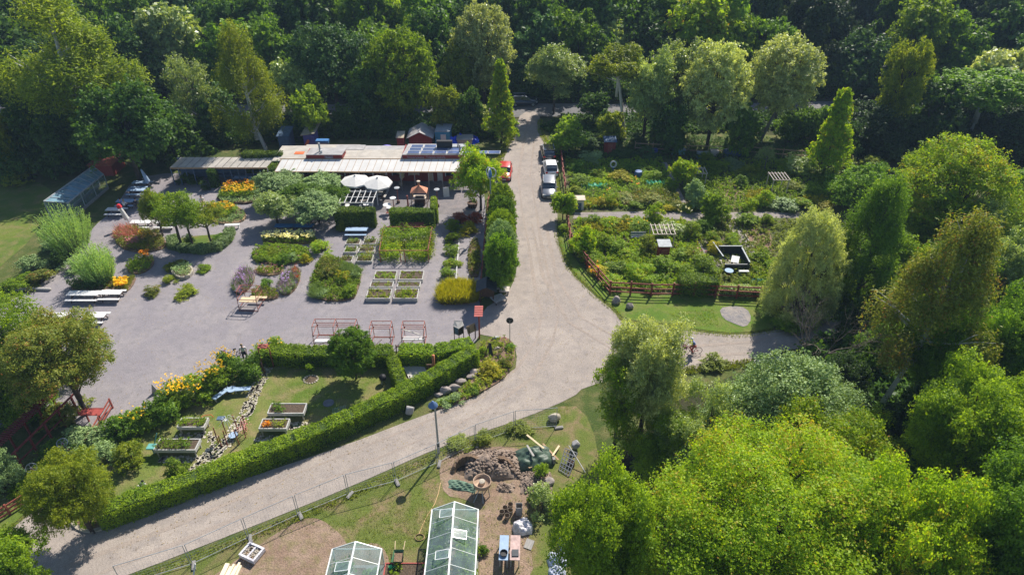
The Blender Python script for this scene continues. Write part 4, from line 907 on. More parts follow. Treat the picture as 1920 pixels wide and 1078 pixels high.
# ---- white lattice pergola, the two tall clipped hedges and the parasols
def pergola(label, px0, px1, py, depth, h, n, m, bars=2, hb=.12, name='pergola', z0=0.0, cross=(.02, .98)):
    a, b = G(px0, py), G(px1, py); w_ = b.x - a.x; t = thing(name, label, 'pergola', (a.x, a.y, 0))
    for x in (0.05, w_ - .05):
        for y in (0, depth): MB().beam((x, y, z0), (x, y, h - .07), .09).build('post', m, t)
    f = MB()
    for k in range(bars): y = depth * (cross[0] + (cross[1] - cross[0]) * k / max(1, bars - 1)); f.beam((-.1, y, h - .03), (w_ + .1, y, h - .03), .06, hb * .6)
    f.build('beam', m, t); r_ = MB()
    for i in range(n): x = w_ * i / (n - 1); r_.beam((x, -.15, h + .05), (x + .02, depth + .15, h + .05), .06, hb * .7)
    r_.build('rafter', m, t); return t
pergola('white lattice pergola between the parasols and the clipped hedge', 640, 702, 408, 2.9, 1.85, 7, M['white_paint'], 3)
hedge('tall clipped hedge block with white lattice behind it', [(633, 424), (705, 424)], 1.0, 2.1, LF['hedgedark'], size=.13)
hedge('tall clipped hedge block with a red post behind it', [(735, 424), (815, 424)], 1.0, 2.0, LF['hedgedark'], size=.13)
hedge('narrow climber on the right end of the clipped hedge block', [(816, 420), (815, 400)], .5, 2.1, LF['hedge'], 'climber', 'climbing plant', size=.13)
def parasol(label, px, py, h, r_, m, closed=False, topm=None, tilt=(0, 0)):
    t = thing('parasol', label, 'parasol', G(px, py)); t.rotation_euler = (tilt[0], tilt[1], 0)
    MB().tube([(0, 0, 0), (0, 0, h)], .035, 8).build('pole', M['steel'], t); MB().lathe((0, 0, 0), [(.32, 0), (.32, .08), (.05, .12), (0, .12)], 14).build('base', M['concrete'], t)
    if closed:
        pr = [(.02, h + .12), (.10, h), (.2, h - .7), (.27, h * .35), (.2, h * .33)]; mb = MB().lathe((0, 0, 0), pr, 10); mb.build('canopy', m, t)
        if topm: MB().lathe((0, 0, 0), [(0.02, h + .2), (.2, h + .1), (.26, h - .25), (.14, h - .3)], 10).build('cover', topm, t)
    else:
        n = 8; vs = [(0, 0, h)] + [(r_ * math.cos(6.2832 * k / n + .2), r_ * math.sin(6.2832 * k / n + .2), h - .62) for k in range(n)] + [(r_ * math.cos(6.2832 * k / n + .2), r_ * math.sin(6.2832 * k / n + .2), h - .80) for k in range(n)]
        mb = MB().add(vs, [(0, 1 + k, 1 + (k + 1) % n) for k in range(n)] + [(1 + k, 9 + k, 9 + (k + 1) % n, 1 + (k + 1) % n) for k in range(n)]); mb.build('canopy', m, t)
        rb = MB()
        for k in range(n): rb.beam((0, 0, h - .03), (vs[1 + k][0], vs[1 + k][1], h - .66), .035)
        rb.build('rib', M['steel'], t); MB().lathe((0, 0, h - .02), [(.12, 0), (.08, .1), (0, .13)], 8).build('finial', M['steel'], t)
parasol('left one of the two large open white parasols', 671, 371, 2.85, 1.72, M['white_cloth'])
parasol('right one of the two large open white parasols with shaded gores', 710, 373, 2.8, 1.72, M['white_cloth'], tilt=(.05, .06))
parasol('closed pale blue parasol leaning over the far blue tables', 284, 352, 2.4, 0, M['table_blue'], True, tilt=(0, -.22))
parasol('closed white parasol with a red cap beside the blue tables', 246, 424, 2.6, 0, M['white_cloth'], True, M['cloth_red'], tilt=(0, -.22))
t = thing('parasol', 'open violet garden parasol behind the cafe roof', 'parasol', G(726, 296))
MB().lathe((0, 0, 1.25), [(0, .45), (.5, .38), (.95, .15), (1.1, 0)], 16).build('canopy', mat('violet_cloth', (.2, .16, .6), .7), t, True); MB().tube([(0, 0, 0), (0, 0, 1.68)], .03, 8).build('pole', M['steel'], t)

# ---- the barbecue house with a terracotta hood
t = thing('barbecue', 'outdoor barbecue with terracotta pyramid hood and chimney on the terrace', 'barbecue', G(788, 383))
MB().add([(-.95, -.7, 1.75), (.95, -.7, 1.75), (.95, .7, 1.75), (-.95, .7, 1.75), (-.12, -.1, 2.35), (.12, -.1, 2.35), (.12, .12, 2.35), (-.12, .12, 2.35)], [(3, 2, 1, 0), (0, 1, 5, 4), (1, 2, 6, 5), (2, 3, 7, 6), (3, 0, 4, 7), (4, 5, 6, 7)]).build('hood', M['terracotta'], t)
MB().tube([(0, 0, 2.3), (0, 0, 2.85)], .11, 10).build('chimney', M['terracotta'], t); MB().lathe((0, 0, 2.85), [(.2, 0), (.2, .1), (0, .14)], 10).build('chimney_cap', M['cream_wall'], t)
for a, b in ((-.9, -.65), (.9, -.65), (.9, .65), (-.9, .65)): MB().beam((a, b, 0), (a, b, 1.75), .08).build('post', M['wood'], t)
MB().box((0, 0, .9), (1.5, .9, .12)).build('counter', M['cream_wall'], t); MB().box((0, 0, .42), (1.2, .8, .84)).build('hearth', M['wood_dark'], t); MB().box((0, -.05, .99), (1.0, .55, .05)).build('grate', M['black'], t)
for a in (-.3, .3): MB().tube([(a, -.75, .25), (a, -.68, .25)], .25, 14).build('wheel', M['black'], t)
# ================================================================ the yard
def picnic(label, px, py, L_, m, rz=0.0, group=None, wid=.75, bench=True, legm='wood_dark', name='picnic_table'):
    t = thing(name, label, 'table', G(px, py), rz, group)
    mb = MB()
    for k in range(4): mb.box((0, -wid / 2 + wid / 8 + k * wid / 4, .74), (L_, wid / 4 - .015, .045))
    mb.build('tabletop', m, t)
    if bench:
        for s in (-1, 1): MB().box((0, s * (wid / 2 + .33), .45), (L_, .27, .045)).build('bench_seat', m, t)
    for x in (-L_ * .36, L_ * .36):
        q = MB(); q.beam((x, -.6 if bench else -.3, 0), (x, -.12, .72), .07); q.beam((x, .6 if bench else .3, 0), (x, .12, .72), .07)
        if bench: q.beam((x, -wid / 2 - .42, .41), (x, wid / 2 + .42, .41), .06)
        q.build('leg', M[legm], t)
    return t
tb, tw = M['table_blue'], M['white_paint']
for px, py, L_, m, rz, lab in [
    (268, 352, 2.0, tb, 0, 'farthest pale blue table at the leaning closed blue parasol'), (259, 366, 2.0, tb, 0, 'pale blue table second from the far end of the seating area'),
    (240, 387, 2.1, tb, 0, 'pale blue table where two guests sit'), (220, 403, 2.0, tw, 0, 'white table behind the tall feathery shrub'),
    (268, 427, 2.2, tw, 0, 'white table right of the red capped closed parasol'), (313, 427, 2.1, tw, 0, 'white table half hidden behind the leafy tree'),
    (162, 562, 2.9, tw, .0, 'long pale table at the left end of the flower beds'), (213, 560, 2.0, tw, 0, 'shorter pale table next to the long pale one'),
    (108, 604, 2.2, tw, 0, 'white table under the left green tree'), (180, 603, 2.2, tw, 0, 'white table behind the brownish tree top'),
    (535, 434, 2.0, M['blue_paint'], 0, 'left one of two blue tables below the orchard'), (571, 434, 2.0, M['blue_paint'], 0, 'right one of two blue tables below the orchard'),
    (670, 441, 2.3, tb, 0, 'pale blue table in front of the left clipped hedge block'), (773, 431, 2.6, M['red_metal'], 0, 'reddish table in front of the right clipped hedge block'),
    (670, 366, 2.0, M['wood_grey'], R(84), 'grey table standing lengthwise under the left parasol'), (714, 369, 2.0, M['wood_grey'], R(84), 'grey table standing lengthwise under the right parasol')]:
    picnic(lab, px, py, L_, m, rz)
picnic('pale bench table in the shade of the left shelter', 458, 343, 2.2, tb, 0, bench=False)
t = thing('bench', 'white bench on the gravel beside the lower orange flower bed', 'bench', G(437, 428), .1)
MB().box((0, 0, .45), (1.6, .4, .05)).build('seat', tw, t); MB().box((-.65, 0, .21), (.07, .35, .42)).box((.65, 0, .21), (.07, .35, .42)).build('leg', tw, t)
def bistro(label, px, py, r_=.35, h=.74, m=None, post=None, red=0):
    t = thing('bistro_table', label, 'table', G(px, py)); MB().lathe((0, 0, h), [(0, .03), (r_, .03), (r_, 0), (0, 0)], 22).build('tabletop', m or tw, t)
    MB().tube([(0, 0, 0), (0, 0, h)], .035, 8).build('leg', post or M['red_metal'], t); MB().lathe((0, 0, 0), [(.22, 0), (.2, .03), (0, .05)], 14).build('foot', post or M['red_metal'], t); return t
bistro('round white table under the left part of the white lattice', 652, 396); bistro('round white table under the right part of the white lattice', 688, 394)
bistro('large round white standing table left of the right clipped hedge', 727, 399, .45, 1.0); bistro('small round white table touching the left end of the right clipped hedge', 731, 404, .3, 1.0)
bistro('round white table at the right end of the right clipped hedge', 811, 408, .32, 1.05)
def chair(label, px, py, rz, m=None, s=1.0):
    t = thing('chair', label, 'chair', G(px, py), rz); m = m or tw
    MB().box((0, 0, .45), (.42, .42, .04)).build('seat', m, t); MB().box((0, .2, .7), (.42, .03, .38)).build('backrest', m, t)
    for x in (-.18, .18):
        for y in (-.18, .18): MB().beam((x, y, 0), (x, y, .44), .035).build('leg', m, t)
for lab, px, py, rz in (('white chair left of the round table in the lattice', 644, 395, 1.6), ('white chair tilted between the two lattice tables', 680, 398, 1.2), ('white chair right of the right lattice table', 697, 391, -1.6)): chair(lab, px, py, rz)
def lamp_disc(label, px, py, top, r_=.35, shade=None):
    g = G(px, py); h = hz(g.y, top); t = thing('garden_lamp', label, 'lamp', g); MB().tube([(0, 0, 0), (0, 0, h)], .045, 8).build('post', M['red_metal'], t)
    MB().lathe((0, 0, h), [(0, .05), (r_, 0), (r_, -.04), (.06, -.02)], 20).build('lamp_shade', shade or tw, t); MB().lathe((0, 0, 0), [(.2, 0), (.18, .35), (0, .36)], 10).build('planter', M['wood_dark'], t)
lamp_disc('red post lamp with bright white disc left of the barbecue', 739, 394, 371); lamp_disc('red post lamp with white disc on the right behind the clipped hedge', 815, 398, 373)
lamp_disc('red post lamp with grey disc behind the left white disc lamp', 747, 381, 352, .32, M['galv']); lamp_disc('red post lamp with grey disc right of the barbecue', 821, 388, 355, .32, M['galv'])
item('post', 'thick bare red post in front of the barbecue', 'post', MB().beam((0, 0, 0), (0, 0, 1.9), .16), M['red_metal'], 766, 395)
t = thing('sandwich_board', 'white A shaped menu board on the terrace', 'sign', G(837, 368), .2)
MB().quad((-.35, -.28, 0), (.35, -.28, 0), (.35, -.02, 1.15), (-.35, -.02, 1.15), .03).build('panel', tw, t); MB().quad((.35, .28, 0), (-.35, .28, 0), (-.35, .02, 1.15), (.35, .02, 1.15), .03).build('panel', tw, t)
for lab, px, py in (('potted tree covered with white blossom at the cafe front', 752, 348),):
    t = thing('potted_plant', lab, 'plant', G(px, py)); me_, lm_ = crown_proto('round', 2, 'tiny'); link('foliage', me_, LF['white'], t, (0, 0, .5), (.55, .55, .75)); MB().lathe((0, 0, 0), [(.22, 0), (.3, .5), (.24, .5), (.2, .4), (0, .4)], 14).build('pot', M['stone_pale'], t); link('stem', stem_mesh(1), BARK['brown'], t, None, (.04, .04, 1.2))
item('round_planter', 'dark round planter at the foot of the feathery tree', 'planter', MB().lathe((0, 0, 0), [(.5, 0), (.62, .55), (.5, .55), (.48, .4), (0, .4)], 16), M['wood_dark'], 886, 388)  # round planter in the dark wood colour

# ---- flower beds
def bed(label, poly, parts, border=None, soil=True, h=.12, cat='flower bed', name='flower_bed', bw=.12, bh=.2):
    """parts: (part name, polygon or None, height, leaf, style, density, leaf size)"""
    g = G(*poly[0]); t = thing(name, label, cat, g); P_ = [G(*p) - g for p in smooth_poly(poly, 1)]
    if soil: MB().prism([(p.x, p.y) for p in P_], 0.0, h).build('soil', MATS['bare_soil'], t)
    if border:
        mb = MB()
        for i in range(len(P_)): mb.beam(P_[i] + Vector((0, 0, bh / 2)), P_[(i + 1) % len(P_)] + Vector((0, 0, bh / 2)), bw, bh)
        mb.build('border', border, t)
    for k, (nm, pl, hh, l_, st, dn, sz) in enumerate(parts):
        planting(nm, pl or smooth_poly(poly, 1), hh, LF[l_], t, dn, sz, st, h * .8, 11 + k, tuple(g))
    return t
brd = M['wood_dark']
bed('large flower bed with orange and yellow flowers before the left shelter', [(404, 378), (420, 356), (488, 352), (496, 368), (478, 380), (455, 384)],
    [('edging_plants', None, .38, 'sage', 'leafy', .9, .13), ('plants', [(412, 374), (425, 355), (485, 352), (488, 366), (470, 373), (440, 375)], .85, 'bright', 'leafy', 1.1, .15), ('flower_heads', [(414, 372), (425, 355), (485, 352), (488, 366), (470, 371), (440, 373)], .85, 'yellowflower', 'flowers', .9, .19), ('orange_flower_heads', [(425, 366), (430, 355), (470, 352), (480, 356)], .98, 'orange', 'flowers', .6, .2)], brd)
bed('lower flower bed with orange flowers and grey green edge', [(372, 402), (395, 388), (440, 386), (463, 402), (455, 418), (425, 422), (390, 415)],
    [('edging_plants', None, .4, 'sage', 'leafy', .9, .13), ('plants', [(385, 402), (400, 391), (435, 390), (448, 402), (430, 410), (400, 410)], .8, 'bright', 'leafy', 1.0, .15), ('flower_heads', [(385, 402), (400, 391), (435, 390), (445, 400), (430, 406), (400, 406)], .85, 'yellowflower', 'flowers', .9, .2)], M['wood'])
hedge('low grey green hedge curving round the fruit tree lawn bed', [(326, 452), (326, 464), (345, 471), (385, 473), (410, 468), (428, 453), (433, 437)], 1.0, .75, LF['sage'], size=.11)
struct('lawn', smooth_poly([(322, 455), (340, 445), (400, 440), (430, 440), (425, 455), (400, 468), (345, 468)], 1), .03, gm_lawn)
shrub(410, 460, 45, .9, LF['mid'], 'bushy green shrub inside the curved low hedge'); shrub(352, 455, 22, .8, LF['deep'], 'dark green ball shrub inside the curved low hedge')
bed('mixed flower bed with pink plumes and yellow flowers', [(212, 452), (225, 432), (262, 430), (300, 440), (315, 458), (300, 472), (240, 474)],
    [('plants', None, .7, 'rust', 'leafy', 1.0, .13), ('pink_plumes', [(212, 450), (225, 432), (258, 430), (268, 445), (240, 455)], 1.2, 'pink', 'blades', .35, .1), ('purple_flower_heads', [(236, 462), (250, 452), (266, 456), (262, 468), (245, 470)], .7, 'pink', 'flowers', 1.6, .16), ('yellow_flowers', [(265, 445), (285, 442), (292, 455), (270, 458)], .85, 'yellowflower', 'flowers', 1.1, .14)])
bed('dark green bed with an orange flower cushion at its corner', [(240, 495), (262, 484), (290, 484), (288, 500), (268, 515), (240, 514)],
    [('plants', None, .55, 'bright', 'leafy', 1.0, .13), ('flower_heads', [(266, 485), (284, 484), (284, 492), (270, 494)], .9, 'orange', 'flowers', 3.2, .15)])
bed('long bed with a bright yellow flower cushion behind the pale tables', [(128, 540), (160, 520), (215, 522), (258, 518), (248, 540), (235, 550), (150, 550)],
    [('plants', [(128, 540), (160, 520), (205, 522), (200, 545), (150, 548)], .7, 'deep', 'leafy', 1.0, .14), ('grass', [(200, 540), (212, 526), (256, 520), (240, 548)], .4, 'rust', 'blades', 1.0, .1), ('flower_heads', [(217, 547), (219, 534), (243, 532), (241, 546)], .7, 'yellowflower', 'flowers', 4.5, .17)])
bed('narrow strip bed with cream flower plumes below the two blue tables', [(492, 455), (500, 444), (590, 444), (596, 452), (585, 459), (500, 459)],
    [('plants', None, .6, 'bright', 'leafy', 1.0, .13), ('flower_heads', None, .8, 'cream', 'flowers', 1.6, .17)])
bed('broad leafy bed with green and silvery cushions in mid yard', [(471, 488), (478, 468), (500, 462), (560, 464), (583, 472), (582, 492), (540, 497), (500, 497)],
    [('plants', None, .45, 'bright', 'leafy', 1.1, .15)])
shrub(490, 494, 30, .9, LF['bright'], 'bright green cushion at the left end of the broad leafy bed'); shrub(528, 500, 34, 1.1, LF['mid'], 'tall green cushion in the middle of the broad leafy bed')
shrub(551, 492, 24, .9, LF['sage'], 'silvery cushion in the broad leafy bed'); shrub(572, 495, 26, .9, LF['gold'], 'yellow green cushion at the right end of the broad leafy bed')
bed('lavender bed on the left of the diamond shaped herb garden', [(436, 545), (442, 525), (456, 508), (472, 508), (480, 524), (466, 545), (448, 556)],
    [('plants', None, .45, 'sage', 'leafy', 1.0, .1), ('lavender_spikes', None, .8, 'purple', 'blades', .5, .1), ('grassy_stems', None, .7, 'sage', 'blades', .7, .1), ('flower_heads', [(442, 540), (450, 515), (466, 512), (462, 535)], .8, 'purple', 'flowers', 1.5, .1)])
bed('top bed of the diamond herb garden with small yellow green plants', [(474, 506), (500, 502), (534, 505), (528, 515), (500, 519), (480, 514)],
    [('plants', None, .4, 'olive', 'leafy', 1.2, .11), ('flower_heads', None, .5, 'pink', 'flowers', .6, .09)])
bed('lavender bed on the right of the diamond shaped herb garden', [(522, 545), (528, 525), (548, 508), (565, 508), (562, 530), (548, 552), (530, 556)],
    [('plants', None, .5, 'sage', 'leafy', 1.0, .1), ('lavender_spikes', None, .8, 'purple', 'blades', .45, .1), ('grassy_stems', None, .7, 'sage', 'blades', .7, .1), ('flower_heads', [(525, 542), (532, 522), (548, 520), (545, 540)], .75, 'purple', 'flowers', 1.4, .1), ('dark_plants', [(548, 530), (550, 512), (564, 512), (560, 530)], .7, 'redleaf', 'leafy', 1.0, .12)])
bed('bottom bed of the diamond herb garden beside the steel frame bench', [(470, 558), (480, 543), (510, 543), (524, 552), (520, 562), (490, 564)],
    [('plants', None, .5, 'olive', 'leafy', 1.2, .12)])
shrub(499, 540, 26, .8, LF['mid'], 'bushy plant in the centre of the diamond herb garden')
bed('large mixed perennial bed with silvery front left of the raised beds', [(578, 545), (590, 510), (600, 488), (632, 484), (650, 500), (680, 508), (672, 545), (662, 565), (600, 566)],
    [('plants', None, .5, 'bright', 'leafy', 1.1, .14), ('silver_plants', [(580, 560), (588, 540), (610, 540), (606, 564)], .7, 'sage', 'blades', 2.2, .12), ('brown_plants', [(596, 520), (604, 500), (640, 500), (640, 522)], 1.1, 'rust', 'leafy', .8, .13), ('silver_back_plants', [(640, 515), (648, 502), (680, 510), (672, 528)], .9, 'sage', 'blades', 2.0, .12), ('yellow_flowers', [(630, 535), (635, 522), (660, 524), (655, 540)], .9, 'gold', 'flowers', 1.6, .14)])
for px, py, w_, h, l_, lab in [(600, 560, 36, .9, 'sage', 'silvery cushion at the front left of the large perennial bed'), (650, 558, 36, 1.0, 'bright', 'green cushion at the front right of the large perennial bed'), (610, 525, 34, 1.2, 'rust', 'brownish tall cushion in the back of the large perennial bed'), (645, 532, 34, 1.0, 'lime', 'lime cushion in the middle of the large perennial bed'), (664, 525, 28, .8, 'sage', 'silvery cushion at the back right of the large perennial bed'), (510, 482, 34, .9, 'olive', 'olive cushion at the back of the broad leafy bed')]: shrub(px, py, w_, h, LF[l_], lab)
shrub(602, 478, 46, 1.1, LF['lime'], 'lime green cushion shrub left of the small white edged beds', top=None); shrub(613, 502, 34, 1.1, LF['olive'], 'loose olive shrub above the large perennial bed'); shrub(640, 436, 26, 1.3, LF['olive'], 'wispy olive shrub left of the pale blue table')
def raised(label, px0, px1, py, depth, hgt, m, plants, legs=0.0, th=.07, fill=.05, name='raised_bed'):
    a, b = G(px0, py), G(px1, py); w_ = b.x - a.x; t = thing(name, label, 'raised bed', a); z = legs; mb = MB()
    mb.box((w_ / 2, 0, z + hgt / 2), (w_, th, hgt)); mb.box((w_ / 2, depth, z + hgt / 2), (w_, th, hgt))
    mb.box((th / 2, depth / 2, z + hgt / 2 + .002), (th, depth - th, hgt)); mb.box((w_ - th / 2, depth / 2, z + hgt / 2 + .002), (th, depth - th, hgt)); mb.build('frame', m, t)
    MB().box((w_ / 2, depth / 2, z + (hgt - fill) / 2), (w_ - 2 * th, depth - th, hgt - fill)).build('soil', mat('dark_soil', (.085, .06, .04), .95, var=.5, scale=9, bump=.8), t)
    if legs:
        for x in (.15, w_ - .15):
            for y in (.08, depth - .08): MB().beam((x, y, 0), (x, y, legs), .08).build('leg', M['wood_grey'], t)
    for k, (u0, u1, hh, l_, st, dn) in enumerate(plants):
        x0, x1 = a.x + w_ * u0 + .08, a.x + w_ * u1 - .08
        planting('plants', [(x0, a.y + .08), (x1, a.y + .08), (x1, a.y + depth - .08), (x0, a.y + depth - .08)], hh, LF[l_], t, dn, .11, st, z + hgt - fill, 5 + k, tuple(a), world=True)
    return t
wg = mat('bed_board', (.46, .45, .43), .85, var=.2, scale=3, stretch=(1, 6, 6), bump=.3)
for px0, px1, py, d, pl, lab in [(701, 742, 530, 1.45, [(0, 1, .16, 'bright', 'leafy', .55)], 'back left raised bed of the six grey boxes'), (748, 793, 530, 1.45, [(0, 1, .12, 'olive', 'leafy', .35)], 'back right raised bed of the six grey boxes'),
                        (694, 737, 544, .85, [(0, .9, .12, 'grass', 'leafy', .3)], 'middle left raised bed of the six grey boxes'), (745, 788, 544, .85, [(0, 1, .1, 'olive', 'leafy', .25)], 'middle right raised bed of the six grey boxes'),
                        (686, 732, 566, 1.55, [(0, 1, .14, 'olive', 'leafy', .6)], 'front left raised bed of the six grey boxes'), (738, 783, 566, 1.55, [(0, 1, .14, 'olive', 'leafy', .6), (.3, .75, .4, 'lime', 'leafy', .9)], 'front right raised bed of the six grey boxes')]:
    raised(lab, px0, px1, py, d, .42, wg, pl)
for px0, px1, py, d, pl, lab in [(648, 675, 462, .9, [(0, 1, .4, 'bright', 'leafy', .9)], 'small bed farthest left behind the white edged beds'), (681, 705, 461, 1.0, [(0, 1, .45, 'bright', 'leafy', .9)], 'small bed farthest right behind the white edged beds'),
                        (645, 668, 477, 1.1, [(0, 1, .2, 'bright', 'leafy', .9)], 'white edged small bed with low green leaves'), (672, 702, 476, .9, [(0, 1, .5, 'rust', 'leafy', .9)], 'small bed with brownish foliage right of the white edged one'),
                        (637, 660, 495, 1.1, [(0, 1, .2, 'rust', 'leafy', .9)], 'small bed with reddish low plants at the front left'), (668, 698, 494, 1.1, [(0, 1, .7, 'bright', 'leafy', .9), (.4, 1, .8, 'gold', 'leafy', .5)], 'small bed with tall green and yellow plants at the front right')]:
    raised(lab, px0, px1, py, d, .3, wg, pl)
# vine frame
t = thing('vine_arbour', 'rust red frame overgrown with yellow green vines beside the small beds', 'arbour', G(714, 492)); g0 = t.location
A = [G(714, 492), G(804, 492), G(812, 447), G(722, 447)]
mb = MB()
for p in A + [(A[0] + A[3]) / 2, (A[1] + A[2]) / 2, G(752, 492), G(760, 492)]: q = Vector(p) - g0; mb.beam((q.x, q.y, 0), (q.x, q.y, 1.4), .07)
for i in range(4): a, b = A[i] - g0, A[(i + 1) % 4] - g0; mb.beam((a.x, a.y, 1.4), (b.x, b.y, 1.4), .06)
mb.beam((A[1] - g0) + Vector((0, 0, 1.4)), (A[2] - g0) + Vector((-.2, 0, .9)), .06); mb.build('frame', M['red_metal'], t)
for k, (pl, h, l_, dn) in enumerate([([(712, 492), (752, 492), (752, 470), (716, 470)], 1.1, 'lime', 1.1), ([(762, 492), (806, 492), (810, 465), (764, 470)], 1.1, 'lime', 1.1), ([(718, 462), (812, 462), (812, 446), (720, 446)], 1.6, 'bright', 1.0), ([(716, 478), (724, 478), (726, 450), (718, 450)], 1.6, 'lime', 1.2), ([(800, 485), (810, 485), (814, 450), (804, 450)], 1.5, 'olive', 1.2), ([(728, 470), (800, 470), (800, 456), (730, 456)], .9, 'olive', .8)]):
    planting('vines', pl, h, LF[l_], t, dn, .16, 'leafy', .05, k * 3, tuple(g0), hv=.25)
# right strip along the fence
for px, py, w_, h, l_, lab in [(848, 436, 34, 1.2, 'lime', 'yellow green shrub at the head of the narrow fence bed'), (880, 440, 40, 1.3, 'gold', 'golden shrub beside the fence at the head of the strip'), (862, 424, 36, 1.1, 'redleaf', 'dark reddish shrub behind the golden shrub'), (890, 422, 30, 1.3, 'redleaf', 'red twigged shrub against the fence'),
                        (850, 458, 40, 1.1, 'lime', 'lime shrub second in the narrow white edged row'), (846, 480, 34, .9, 'bright', 'bright green cushion third in the narrow white edged row'), (844, 502, 36, .8, 'lime', 'pale lime cushion fourth in the narrow white edged row'), (840, 524, 34, .8, 'bright', 'green cushion at the end of the narrow white edged row')]:
    shrub(px, py, w_, h, LF[l_], lab)
bed('long brownish vegetable bed along the inside of the fence', [(876, 520), (880, 450), (900, 450), (902, 520)], [('plants', None, .3, 'rust', 'leafy', .8, .13), ('green_plants', [(884, 500), (886, 475), (900, 475), (900, 505)], .45, 'olive', 'leafy', .8, .13)])
item('bed_edging', 'white plank edging of the narrow fence bed', 'edging', MB().beam((0, 0, .1), tuple(G(861, 452) - G(855, 526)), .08, .25), M['white_paint'], 855, 526)
bed('tall golden grass block in front of the fence bed', [(822, 568), (826, 540), (895, 538), (900, 560), (892, 570), (830, 573)], [('grass', None, 1.15, 'gold', 'blades', 3.4, .1), ('leaves', None, .9, 'gold', 'leafy', .9, .16)])
# cushions of the round beds at left
bed('oval stone edged planter with grey green plants', [(322, 512), (336, 500), (358, 502), (364, 512), (352, 524), (335, 524)], [('plants', None, .55, 'sage', 'leafy', 1.1, .12)], M['stone_pale'], h=.3, bh=.35, bw=.18, name='planter', cat='planter')
for px, py, w_, h, l_, lab in [(315, 510, 30, .8, 'olive', 'small olive shrub at the back of the oval planter'), (378, 512, 34, .6, 'bright', 'low shrub with white blossoms right of the oval planter'), (283, 556, 34, .8, 'rust', 'brownish cushion shrub on the gravel near the pale tables'), (348, 557, 46, .9, 'olive', 'wide olive cushion shrub below the oval planter'), (318, 532, 30, .6, 'olive', 'low yellow green cushion left below the oval planter'), (335, 498, 26, .5, 'rust', 'flat brown cushion behind the oval planter'),
                        (350, 352, 50, 1.5, 'deep', 'dark rounded bush in shade by the shelter'), (383, 360, 18, 1.4, 'deep', 'slim dark bush in shade beside the shelter posts'), (20, 345, 80, 3.0, 'olive', 'large olive bush on the shaded side of the left lawn'),
                        (60, 520, 60, 1.6, 'sage', 'wild grey green bush at the lower end of the left lawn'), (105, 505, 40, 2.0, 'deep', 'dark green bush between lawn and flower beds'), (70, 540, 70, 1.4, 'rust', 'brownish wild bush near the log'), (30, 545, 60, 1.0, 'bright', 'bright green ground bush near the log'), (95, 470, 60, 1.2, 'sage', 'grey green bush at the foot of the feathery shrub'), (130, 515, 50, 1.1, 'sage', 'low silver bush left of the smaller feathery shrub')]:
    shrub(px, py, w_, h, LF[l_], lab)
for px, py, w_, top, l_, lab, sd in [(140, 468, 130, 385, 'sage', 'tall feathery willow shrub with upright silvery stems', 1), (192, 528, 100, 455, 'sage', 'smaller feathery willow shrub nearer the flower beds', 2)]:
    g = G(px, py); h = hz(g.y, top) ; r_ = w_ / 2 / ppm(g.y); rg = np.random.default_rng(sd); n = 420
    t = thing('willow_shrub', lab, 'shrub', g); a = rg.uniform(0, 6.283, n); q = np.sqrt(rg.uniform(0, 1, n)); d = np.column_stack([np.cos(a) * q * r_ * .75, np.sin(a) * q * r_ * .75, np.full(n, h) * (1 - .35 * q ** 2) * rg.uniform(.55, 1.05, n)])
    base = d * np.array([.45, .45, 0]); m_ = 34; u = np.tile(np.linspace(.12, 1, m_), n)[:, None]; ii = np.repeat(np.arange(n), m_)
    P = base[ii] * (1 - u) + d[ii] * u + np.column_stack([-.35 * (u[:, 0] ** 2) * h * .12, np.zeros(len(ii)), np.zeros(len(ii))]) + rg.normal(0, .035, (len(ii), 3))
    bl = unit(d[ii] - base[ii]) + rg.normal(0, .35, (len(ii), 3)); me_ = leaf_mesh('foliage', P, rg.normal(size=(len(ii), 3)) + np.array([0, -.2, .5]), rg.uniform(.12, .24, len(ii)), rg.normal(.5, .2, n)[ii] + .25 * (u[:, 0] - .5), rg, .32, bl)
    link('foliage', me_, leaf_mat('leaf_willow', (.10, .19, .07), (.26, .38, .19), trans=.35), t); mb = MB()
    for k in range(60): mb.tube([tuple(base[k]), tuple(d[k] * .98)], [.03, .006], 4, False)
    mb.build('stem', BARK['brown'], t)
item('log', 'weathered log lying at the lower left edge of the beds', 'log', MB().tube([(-1.8, 0, .15), (0, .1, .17), (1.9, 0, .14)], .16, 10), M['wood_grey'], 58, 545, smooth=True)

